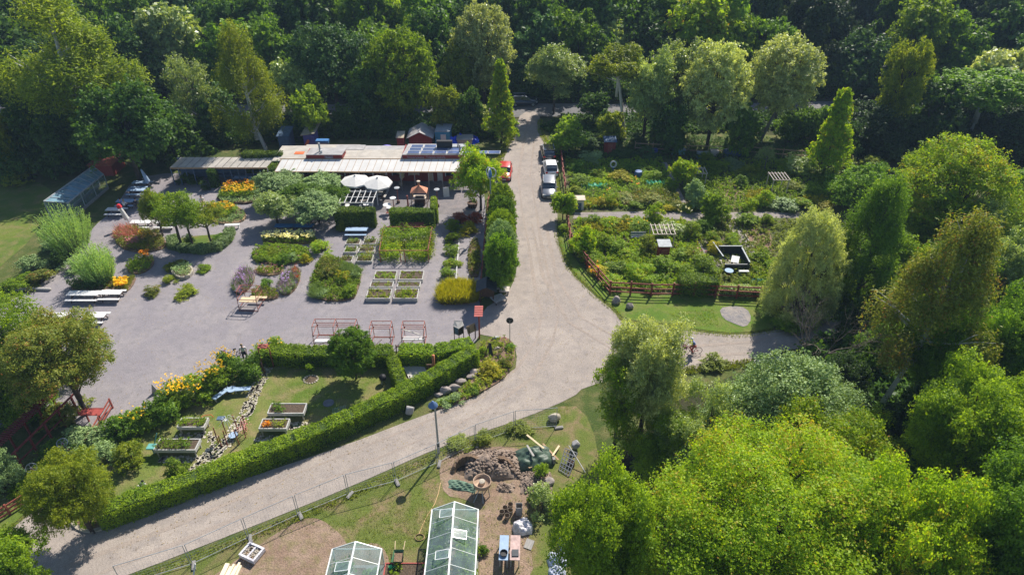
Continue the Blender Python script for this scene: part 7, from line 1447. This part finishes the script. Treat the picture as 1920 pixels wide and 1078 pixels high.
for k, (px, py, m, lab) in enumerate([(1271, 289, 'cold_green', 'pale turquoise covered box at the back of the plots'), (1213, 290, 'red_paint', 'dark red box at the back of the plots'), (1227, 290, 'cold_blue', 'dark blue box next to the dark red box'), (1317, 296, 'cold_green', 'turquoise box below the back pole fence'), (1372, 292, 'bluegrey', 'long dark box right of the turquoise boxes'), (1338, 292, 'cream_wall', 'pinkish small box between turquoise and long dark box')]):
    if m == 'cold_green': mat(m, (.12, .30, .30), .5, var=.15)
    if m == 'cold_blue': mat(m, (.03, .05, .22), .5, var=.15)
    t = thing('garden_box', lab, 'box', G(px, py)); L_ = [1.7, .9, .6, 1.5, 2.2, 1.0][k]; MB().box((0, 0, .35), (L_, .8, .7)).build('body', M[m], t); MB().box((0, 0, .73), (L_ + .08, .88, .06)).build('lid', M['galv' if k in (0, 3) else m], t)
t = thing('hoop', 'white ring shaped hoop with blue drape in the left plots', 'hoop', G(1149, 322)); MB().tube([(.35 * math.cos(k * .3), 0, 1.0 + .4 * math.sin(k * .3)) for k in range(22)], .1, 8, False).build('ring', M['white_paint'], t, True); MB().beam((0, 0, 0), (0, 0, .6), .1).build('post', M['blue_paint'], t)
item('barrel', 'blue barrel in the shaded left plot', 'barrel', MB().lathe((0, 0, 0), [(.0, 0), (.45, 0), (.5, .4), (.45, .8), (0, .82)], 16), mat('barrel', (.05, .12, .3), .5), 1196, 332)
for k, (x0, x1, py, lab) in enumerate([(1090, 1138, 355, 'green netting over a bed at the left of the plots'), (1212, 1246, 350, 'turquoise netting strip beside the raspberry patch'), (1184, 1216, 386, 'green netting strip at the lower edge of the raspberry patch')]):
    a, b = G(x0, py), G(x1, py); w_ = b.x - a.x; t = thing('netting', lab, 'netting', a); m = glass_mat('net_green', (.02, .5, .3), .6, .35); n = 14; vs = []; fs = []
    for i in range(n + 1): x = w_ * i / n; s = .12 * math.sin(i * 1.9); vs += [(x, -.1, .02), (x, .1, .38 + s), (x, .7, .45 + s), (x, 1.0, .02)]
    for i in range(n):
        for j in range(3): q = i * 4 + j; fs.append((q, q + 4, q + 5, q + 1))
    MB().add(vs, fs).build('net', m, t); MB().beam((0, 0, 0), (0, 0, .7), .05).beam((w_, 0, 0), (w_, 0, .7), .05).build('stake', M['white_paint'], t)
item('edging', 'pale plank edging beside the side path', 'edging', MB().beam((0, 0, .1), tuple(G(1420, 478) - G(1376, 410)), .06, .2), M['wood_grey'], 1376, 410)
item('culvert', 'dark concrete slab at the lower edge of the path', 'slab', MB().box((0, 0, .25), (2.4, .5, .5), rz=.2), M['concrete'], 1438, 684)
# ================================================================ cars
def car(label, px, py, rz, L_, W, H, paint, style='hatch', cat='car'):
    """front of the car points along -y in its own axes"""
    t = thing('parked_car', label, cat, G(px, py), rz); mat_ = MATS.get(paint) or paint; hw = W / 2; wb = .0
    # lower body: cross-sections front to back (y, half width, bottom, shoulder, bonnet height)
    Y0 = -L_ / 2; sec = [(0, .72, .34, .48, .55), (.05, .86, .24, .58, .68), (.14, .94, .2, .66, .80), (.28, .985, .2, .76, .90), (.36, 1, .2, .80, .93), (.60, 1, .2, .84, .95), (.82, .985, .2, .86, .96), (.93, .93, .22, .80, .93), (.985, .84, .28, .72, .88), (1, .74, .36, .62, .80)]
    def loft(sec_, fn, cap=True):
        rings = [fn(*s) for s in sec_]; n = len(rings[0]); vs = [p for r in rings for p in r]; fs = []
        for i in range(len(rings) - 1):
            for k in range(n): j = (k + 1) % n; fs.append((i * n + k, (i + 1) * n + k, (i + 1) * n + j, i * n + j))
        if cap: fs += [tuple(range(n)), tuple(range(len(vs) - 1, len(vs) - n - 1, -1))]
        return vs, fs
    def ring(u, w, b, s, h):
        y = Y0 + u * L_; x = hw * w; k = H / 1.45
        return [(-x * .9, y, b), (-x, y, b + .12), (-x, y, s * k * .9), (-x * .93, y, s * k), (-x * .78, y, h * k), (0, y, h * k + .025), (x * .78, y, h * k), (x * .93, y, s * k), (x, y, s * k * .9), (x, y, b + .12), (x * .9, y, b)]
    vs, fs = loft(sec, ring); b = MB().add(vs, fs).build('body', mat_, t, True)
    cab = {'hatch': [(.26, .78, .90, .91), (.40, .80, .90, 1.36), (.50, .80, .93, 1.44), (.80, .79, .93, 1.42), (.92, .74, .93, 1.22), (.975, .7, .90, .93)], 'wagon': [(.27, .8, .90, .92), (.40, .80, .90, 1.36), (.50, .80, .93, 1.43), (.86, .79, .93, 1.42), (.94, .75, .93, 1.24), (.985, .7, .90, .93)]}[style]
    def cring(u, w, b_, h): y = Y0 + u * L_; k = H / 1.45; x = hw * w * 1.06; return [(-x, y, b_ * k), (-x * (1 - .16 * max(0, h - b_) * 1.6), y, h * k - .01), (0, y, h * k + .02), (x * (1 - .16 * max(0, h - b_) * 1.6), y, h * k - .01), (x, y, b_ * k)]
    vs, fs = loft(cab, cring); MB().add(vs, fs).build('windows', M['window_dark'], t)
    r_ = [s for s in cab if s[3] > 1.3]; vs = []; fs = []; k = H / 1.45
    for (u, w, b_, h) in [(r_[0][0] - .005, r_[0][1], 0, r_[0][3])] + r_[1:-1] + [(r_[-1][0] + .02, r_[-1][1], 0, r_[-1][3] - .01)]:
        y = Y0 + u * L_; x = hw * w * .94; vs += [(-x, y, h * k + .0), (-x * .9, y, h * k + .03), (0, y, h * k + .05), (x * .9, y, h * k + .03), (x, y, h * k)]
    n = len(vs) // 5
    for i in range(n - 1):
        for j in range(4): q = i * 5 + j; fs.append((q, q + 5, q + 6, q + 1))
    MB().add(vs, fs).build('roof', mat_, t, True)
    if style == 'wagon':
        for s in (-1, 1): MB().beam((s * hw * .78, Y0 + .44 * L_, 1.5 * k), (s * hw * .78, Y0 + .86 * L_, 1.5 * k), .05).build('roof_rail', M['galv'], t)
    pl = MB()
    for u in (.40, .62, .83):
        for s in (-1, 1): pl.beam((s * hw * .86, Y0 + u * L_, .93 * k), (s * hw * .775, Y0 + (u + (.05 if u < .5 else .0)) * L_, 1.4 * k), .05)
    pl.build('pillar', mat_, t)
    for u in (.18, .80):
        for s in (-1, 1):
            y = Y0 + u * L_; w_ = MB().tube([(s * (hw - .2), y, .31), (s * (hw + .012), y, .31)], .31, 20).build('wheel', M['black'], t); MB().tube([(s * (hw + .0), y, .31), (s * (hw + .022), y, .31)], .19, 14).build('rim', M['galv'], w_)
    for s in (-1, 1):
        MB().box((s * hw * .66, Y0 + .045 * L_, .60 * k), (.36, .12, .14)).build('headlight', M['white_paint'], t); MB().box((s * hw * .74, Y0 + .988 * L_, .76 * k), (.26, .1, .18)).build('tail_light', mat('tail_red', (.5, .02, .02), .3), t)
        MB().box((s * (hw + .07), Y0 + .33 * L_, .98 * k), (.16, .1, .12)).build('wing_mirror', mat_, t)
    MB().box((0, Y0 + L_ + .005, .55), (.5, .03, .12)).build('number_plate', M['white_paint'], t); MB().box((0, Y0 + .01, .42), (.5, .03, .12)).build('number_plate', M['white_paint'], t); MB().box((0, Y0 + .02, .5 * k), (W * .5, .06, .1)).build('grille', M['black'], t)
    return t
mat('car_red', (.55, .055, .04), .28, .1, var=.03, spec=.6, coat=.7); mat('car_black', (.018, .018, .022), .2, .2, var=.05, spec=.6, coat=.8); mat('car_white', (.74, .75, .76), .3, 0, var=.03, spec=.6, coat=.7); mat('car_silver', (.20, .21, .235), .35, .4, var=.04, coat=.6); mat('car_blue', (.03, .05, .09), .25, .3, var=.05, coat=.7)
def car_at(label, px, py_f, rz, *a):   # py_f: photo row of the middle of the car on the ground
    return car(label, px, py_f, rz, *a)
car_at('red hatchback parked half under the feathery tree', 947, 330, -.06, 3.9, 1.7, 1.45, 'car_red')
car_at('black estate car with roof rails, farthest of the three parked by the fence', 1027, 292, math.pi + .05, 4.5, 1.8, 1.5, 'car_black', 'wagon')
car_at('white hatchback parked between the black and the silver car', 1032, 322, math.pi + .04, 4.1, 1.75, 1.5, 'car_white')
car_at('silver grey estate car facing the camera at the lane side', 1029, 360, -.03, 4.5, 1.8, 1.48, 'car_silver', 'wagon')
car_at('dark blue car standing in shadow across the far road', 982, 197, math.pi / 2 + .05, 4.4, 1.8, 1.6, 'car_blue', 'wagon')
# ================================================================ people
def limb_mesh(name, V, E, Rd, m, parent, sub=1, root=0):
    me_ = bpy.data.meshes.new(name); me_.from_pydata([tuple(v) for v in V], E, []); o = link(name, me_, m, parent)
    s = o.modifiers.new('skin', 'SKIN'); s.use_smooth_shade = True; o.modifiers.new('sub', 'SUBSURF').levels = sub; o.modifiers['sub'].render_levels = sub
    sv = me_.skin_vertices[0].data
    for i, r_ in enumerate(Rd): sv[i].radius = (r_, r_) if not isinstance(r_, tuple) else r_
    sv[root].use_root = True; return o
def person(label, loc, rz, J, shirt, trousers, hair, sleeves=True, parent_s=1.0):
    """J: joints in metres (x right, -y forward): pelvis chest neck head sh el ha (L,R) hip kn an toe (L,R)"""
    t = thing('person', label, 'person', loc, rz); V = []; E = []; Rd = []
    def add(p, r_, par=None): V.append(Vector(p)); Rd.append(r_); (E.append((par, len(V) - 1)) if par is not None else None); return len(V) - 1
    up = (Vector(J['neck']) - Vector(J['pelvis'])).normalized()
    pe = add(J['pelvis'], (.15, .11)); wa = add(Vector(J['pelvis']).lerp(Vector(J['chest']), .5), (.13, .10), pe); ch = add(J['chest'], (.16, .11), wa); ne = add(J['neck'], .055, ch)
    hd = Vector(J['head']); h0 = add(hd - up * .06, .075, ne); h1 = add(hd + up * .03, .098, h0); add(hd + up * .10, .07, h1); f = Vector(J.get('face', (0, -1, 0))).normalized()
    add(hd + f * .115 - up * .02, .014, h1)
    for k in ('l', 'r'):
        s = add(J['sh' + k], .055, ch); e = add(J['el' + k], .038, s); hh = Vector(J['ha' + k]); w_ = add(hh, .026, e); d = (hh - Vector(J['el' + k])).normalized(); sd = d.cross(Vector((0, 0, 1)) if abs(d.z) < .8 else Vector((0, 1, 0))).normalized()
        pm = add(hh + d * .07, (.035, .018), w_)
        for q, ln in ((-1.5, .06), (-.5, .075), (.5, .08), (1.5, .07)):
            b_ = add(hh + d * .10 + sd * q * .018, .0085, pm); dn = (d + Vector((0, 0, -.5))).normalized(); add(hh + d * .10 + sd * q * .02 + dn * ln, .0075, b_)
        tb_ = add(hh + d * .05 - sd * .04, .011, pm); add(hh + d * .09 - sd * .055, .009, tb_)
        h_ = add(J['hip' + k], .085, pe); kn = add(J['kn' + k], .058, h_); an = add(J['an' + k], .04, kn); add(J['to' + k], .035, an)
    limb_mesh('body', V, E, Rd, M['skin'], t)
    G_ = lambda ks: [Vector(J[k]) for k in ks]
    v = [Vector(J['pelvis']), Vector(J['pelvis']).lerp(Vector(J['chest']), .5), Vector(J['chest']), Vector(J['chest']).lerp(Vector(J['neck']), .6)]; e = [(0, 1), (1, 2), (2, 3)]; r_ = [(.165, .125), (.15, .12), (.18, .13), .09]
    for k in ('l', 'r'):
        n = len(v); v += [Vector(J['sh' + k]), Vector(J['sh' + k]).lerp(Vector(J['el' + k]), .9 if sleeves else .5)]; e += [(2, n), (n, n + 1)]; r_ += [.07, .055]
    limb_mesh('shirt', v, e, r_, M[shirt], t); v = [Vector(J['pelvis']) - up * .02]; e = []; r_ = [(.17, .13)]
    for k in ('l', 'r'):
        n = len(v); v += G_(['hip' + k, 'kn' + k]) + [Vector(J['kn' + k]).lerp(Vector(J['an' + k]), .85)]; e += [(0, n), (n, n + 1), (n + 1, n + 2)]; r_ += [.10, .075, .06]
        s = MB().box(tuple((Vector(J['an' + k]) + Vector(J['to' + k])) / 2 - Vector((0, 0, .02))), (.09, .26, .08), rz=0).build('shoe', M['black'], t)
    limb_mesh('trousers', v, e, r_, M[trousers], t)
    MB().rock(tuple(hd + up * .045 - f * .02), .125, 3, (1, 1.05, 1)).build('hair', M[hair], t, True)
    for s in (-1, 1):
        sd = f.cross(up).normalized(); MB().rock(tuple(hd + f * .098 + up * .02 + sd * s * .035), .013, 1, (1, 1, 1)).build('eye', M['black'], t)
    return t
def stand(dx=0.0, arm=.1):
    J = dict(pelvis=(0, 0, .95), chest=(0, 0, 1.3), neck=(0, 0, 1.5), head=(0, -.02, 1.64), hipl=(-.1, 0, .9), hipr=(.1, 0, .9), knl=(-.11, -.02, .5), knr=(.11, .03 + dx, .5), anl=(-.12, 0, .09), anr=(.12, .06 + dx * 2, .09), tol=(-.13, -.15, .04), tor=(.13, -.1 + dx * 2, .04))
    J.update(shl=(-.2, 0, 1.42), shr=(.2, 0, 1.42), ell=(-.26, .02, 1.14), elr=(.26, .02, 1.14), hal=(-.25, -arm, .9), har=(.25, -arm, .9)); return J
def sit(h=.47, lean=0.0, arms=.35):
    J = dict(pelvis=(0, 0, h + .1), chest=(0, -lean * .6, h + .45), neck=(0, -lean, h + .65), head=(0, -lean - .03, h + .79), hipl=(-.1, -.02, h + .08), hipr=(.1, -.02, h + .08), knl=(-.13, -.42, h + .08), knr=(.13, -.42, h + .08), anl=(-.13, -.45, .09), anr=(.13, -.45, .09), tol=(-.13, -.6, .04), tor=(.13, -.6, .04))
    J.update(shl=(-.2, -lean * .8, h + .57), shr=(.2, -lean * .8, h + .57), ell=(-.26, -lean - .1, h + .32), elr=(.26, -lean - .1, h + .32), hal=(-.15, -arms - lean, h + .32), har=(.15, -arms - lean, h + .32)); return J
person('person in white top and dark trousers standing at the right end of the cafe', G(859, 358), .2, stand(0), 'shirt_white', 'trousers_dark', 'hair_dark', False)
person('person in dark clothes standing at the cafe front door', G(803, 338), 0, stand(0), 'shirt_black', 'trousers_dark', 'hair_dark')
person('person in pale blue sitting at the left end of the blue table', G(229, 392) + Vector((0, 0, 0)), 2.6, sit(.45, .1), 'shirt_blue', 'trousers_dark', 'hair_dark')
person('person in white sitting at the front of the same blue table', G(236, 395), 3.0, sit(.45, .1), 'shirt_white', 'trousers_dark', 'hair_fair')
person('person in dark clothes sitting at the right end of the blue table', G(259, 392), 3.6, sit(.45, .12), 'shirt_black', 'trousers_dark', 'hair_dark')
person('person in white sitting beside the upper flower bed', G(381, 386), .6, sit(.42, .05), 'shirt_white', 'trousers_dark', 'hair_dark')
person('person in black sitting behind the two blue tables', G(583, 428), 0, sit(.45, .15), 'shirt_black', 'trousers_dark', 'hair_dark')
person('person in dark jacket at the grey table under the left parasol', G(665, 360), 0, sit(.45, .1), 'shirt_black', 'trousers_dark', 'hair_dark')
person('person with red cap and purple trousers sitting on the ground bench by the gate', G(918, 552), -.3, sit(.42, .02), 'shirt_pink', 'shirt_purple', 'hair_dark', False)
person('person in black and white walking beside the parked bicycle', G(461, 676), .3, stand(.12), 'shirt_white', 'trousers_dark', 'hair_fair')
person('person in dark clothes standing behind the gate by the trees', G(917, 422), 0, stand(0), 'shirt_blue', 'trousers_dark', 'hair_fair')
def bicycle(label, loc, rz, m, basket=True):
    """rolls along -x"""
    t = thing('bicycle', label, 'bicycle', loc, rz); rw = .34; WB = 1.08; fx, bx = -WB / 2, WB / 2
    for x, nm in ((fx, 'wheel'), (bx, 'wheel')):
        w_ = MB().tube([(x + rw * math.cos(k * .2618), 0, rw + rw * math.sin(k * .2618)) for k in range(25)], .022, 6, False).build('wheel', M['black'], t); mb = MB()
        for k in range(12): mb.tube([(x, 0, rw), (x + rw * math.cos(k * .5236), 0, rw + rw * math.sin(k * .5236))], .004, 4)
        mb.build('spokes', M['steel'], w_)
    hd, st, bb = (fx + .17, 0, .85), (bx - .38, 0, .85), (bx - .5, 0, .3); f = MB()
    for p, q in ((hd, bb), (bb, st), (st, (fx + .2, 0, .7)), (bb, (bx, 0, rw)), ((st[0], 0, .72), (bx, 0, rw)), ((fx + .14, 0, .92), (fx, 0, rw))): f.tube([p, q], .02, 6)
    f.build('frame', m, t); MB().tube([(fx + .3, -.26, .98), (fx + .12, -.2, 1.02), (fx + .12, .2, 1.02), (fx + .3, .26, .98)], .014, 6).build('handlebar', M['steel'], t); MB().box((st[0] + .02, 0, .93), (.25, .15, .06)).beam((st[0], 0, .8), (st[0], 0, .9), .03).build('saddle', M['black'], t)
    MB().tube([(bb[0], -.05, .3), (bb[0], .05, .3)], .09, 12).build('crank', M['steel'], t)
    for s in (-1, 1): MB().beam((bb[0], s * .07, .3), (bb[0] + s * .15, s * .1, .3 - s * .08), .02).box((bb[0] + s * .16, s * .15, .3 - s * .08), (.09, .1, .02)).build('pedal', M['dark_metal'], t)
    if basket: MB().box((fx - .12, 0, .86), (.28, .36, .26), taper=1.1).build('basket', mat('basket', (.12, .04, .06), .8), t)
    return t
cy = G(1296, 664); bicycle('red bicycle being ridden on the path with dark basket', cy, .08, mat('bike_red', (.4, .06, .05), .4))
J = dict(pelvis=(0, .17, .98), chest=(0, -.02, 1.32), neck=(0, -.12, 1.5), head=(0, -.2, 1.62), face=(0, -1, -.1), hipl=(-.1, .12, .93), hipr=(.1, .12, .93), knl=(-.11, -.22, .72), knr=(.11, -.1, .58), anl=(-.12, .02, .36), anr=(.12, .12, .24), tol=(-.12, -.12, .3), tor=(.12, -.04, .17))
J.update(shl=(-.19, -.06, 1.43), shr=(.19, -.06, 1.43), ell=(-.24, -.22, 1.2), elr=(.24, -.22, 1.2), hal=(-.24, -.28 - .05, 1.03), har=(.24, -.33, 1.03))
t = person('cyclist with white cap, blue top and reddish shorts riding on the path', cy, .08 - math.pi / 2, J, 'shirt_blue', 'trousers_red', 'hair_dark', False)
MB().lathe((0, -.2, 1.68), [(.14, -.02), (.13, .05), (.07, .11), (0, .12)], 14).build('cap', M['white_paint'], t)
bicycle('black bicycle parked on the gravel beside the yellow flowering bush', G(440, 672), .5, M['black'], True)
# grass tufts on the near lawns
for i, (poly, h, dn, l_, lab) in enumerate([([(1070, 752), (985, 792), (842, 838), (640, 930), (470, 1002), (560, 1000), (640, 960), (690, 1020), (800, 1010), (822, 900), (900, 840), (1060, 800)], .09, .5, 'grass', 'short tufts on the dry lawn in front'),
      ([(590, 985), (800, 940), (820, 1000), (720, 1060), (640, 1000)], .09, .6, 'grass', 'short tufts on the lawn between the greenhouses'), ([(1250, 585), (1340, 580), (1350, 612), (1290, 615)], .12, .7, 'bright', 'lush grass of the verge under the plot fence'), ([(520, 690), (700, 690), (740, 700), (700, 745), (560, 800), (520, 780)], .07, .5, 'grass', 'short grass of the hedged garden lawn'),
      ([(230, 1086), (460, 1000), (640, 926), (842, 834), (980, 788), (990, 800), (842, 850), (650, 942), (470, 1016), (250, 1092)], .16, 1.3, 'grass', 'ragged grass edge along the road'), ([(905, 945), (1000, 935), (1000, 1078), (905, 1078)], .14, .12, 'grass', 'sparse weeds on the dirt beside the big greenhouse')]):
    tag(planting('grass', poly, h, LF[l_], dens=dn, style='blades', z=.03, seed=80 + i), lab, 'grass', kind='stuff')
# ragged weeds along edges, leaf litter and grit on the hard ground
def strip(pts, w_):
    P_ = [G(*p) for p in pts]; a = []; b = []
    for i, p in enumerate(P_):
        d = P_[min(i + 1, len(P_) - 1)] - P_[max(i - 1, 0)]; n = Vector((-d.y, d.x, 0)).normalized() * w_ / 2; a.append((p.x + n.x, p.y + n.y)); b.append((p.x - n.x, p.y - n.y))
    return a + b[::-1]
for i, (pts, w_, h, dn, lab) in enumerate([
    ([(1048, 410), (1045, 445), (1066, 503), (1114, 553), (1155, 585), (1172, 606), (1258, 612), (1300, 622), (1385, 630), (1470, 617)], .7, .12, 1.2, 'ragged grass along the plot side of the lane'),
    ([(205, 990), (350, 938), (455, 898), (560, 857), (660, 814), (750, 772)], .5, .14, 1.0, 'weeds along the foot of the road hedge'), ([(1200, 702), (1300, 694), (1420, 680), (1560, 646)], .9, .25, 1.2, 'tall grass along the lower edge of the path'),
    ([(1012, 225), (1014, 250), (1042, 300), (1046, 400)], .8, .18, 1.0, 'grass along the right side of the lane by the cars'), ([(962, 245), (942, 290), (925, 330)], 1.0, .2, 1.0, 'weeds at the left side of the lane mouth'), ([(105, 925), (60, 957), (-40, 1045)], .5, .12, 1.0, 'grass edge of the small path at the lower left')]):
    tag(planting('grass', strip(pts, w_), h, LF['grass'], dens=dn, style='blades', z=.03, seed=120 + i, world=True), lab, 'grass', kind='stuff')
def litter(label, poly, n, z, l_, size, seed):
    P_ = [tuple(G(*p)[:2]) for p in poly]; rg = np.random.default_rng(seed); q = sample_poly(rg, P_, n); P = np.column_stack([q, np.full(n, z)])
    me_ = leaf_mesh('leaf_litter', P, rg.normal(size=(n, 3)) * .25 + np.array([0, 0, 1]), size, rg.uniform(0, 1, n), rg, .8); tag(link('leaf_litter', me_, l_), label, 'leaf litter', kind='stuff')
m_lit = leaf_mat('leaf_litter', (.06, .04, .02), (.30, .22, .10), trans=.05, ov=0)
litter('fallen leaves and grit scattered over the yard gravel', [(100, 560), (200, 410), (520, 340), (860, 340), (900, 420), (890, 630), (500, 645), (330, 720), (200, 790)], 5000, .045, m_lit, .06, 1)
litter('fallen leaves and grit scattered over the road', [(970, 230), (1010, 230), (1040, 400), (1110, 555), (1380, 640), (1100, 720), (640, 900), (200, 1060), (230, 990), (880, 745), (970, 640), (960, 380)], 4000, .05, m_lit, .06, 2)
# ================================================================ thin summer haze over the whole place
def haze():
    m = bpy.data.materials.new('haze_air'); m.use_nodes = True; t = m.node_tree
    for n in list(t.nodes):
        if n.type == 'BSDF_PRINCIPLED': t.nodes.remove(n)
    v = t.nodes.new('ShaderNodeVolumePrincipled'); v.inputs['Color'].default_value = (.5, .72, 1, 1); v.inputs['Density'].default_value = .00028; v.inputs['Anisotropy'].default_value = .0
    t.links.new(v.outputs[0], t.nodes['Material Output'].inputs['Volume'])
    mb = MB().box((0, 95, 22), (460, 330, 46)); o = mb.build('haze', m); o['kind'] = 'stuff'; o['label'] = 'thin pale blue summer haze in the air'
    S.cycles.volume_bounces = 0
haze()
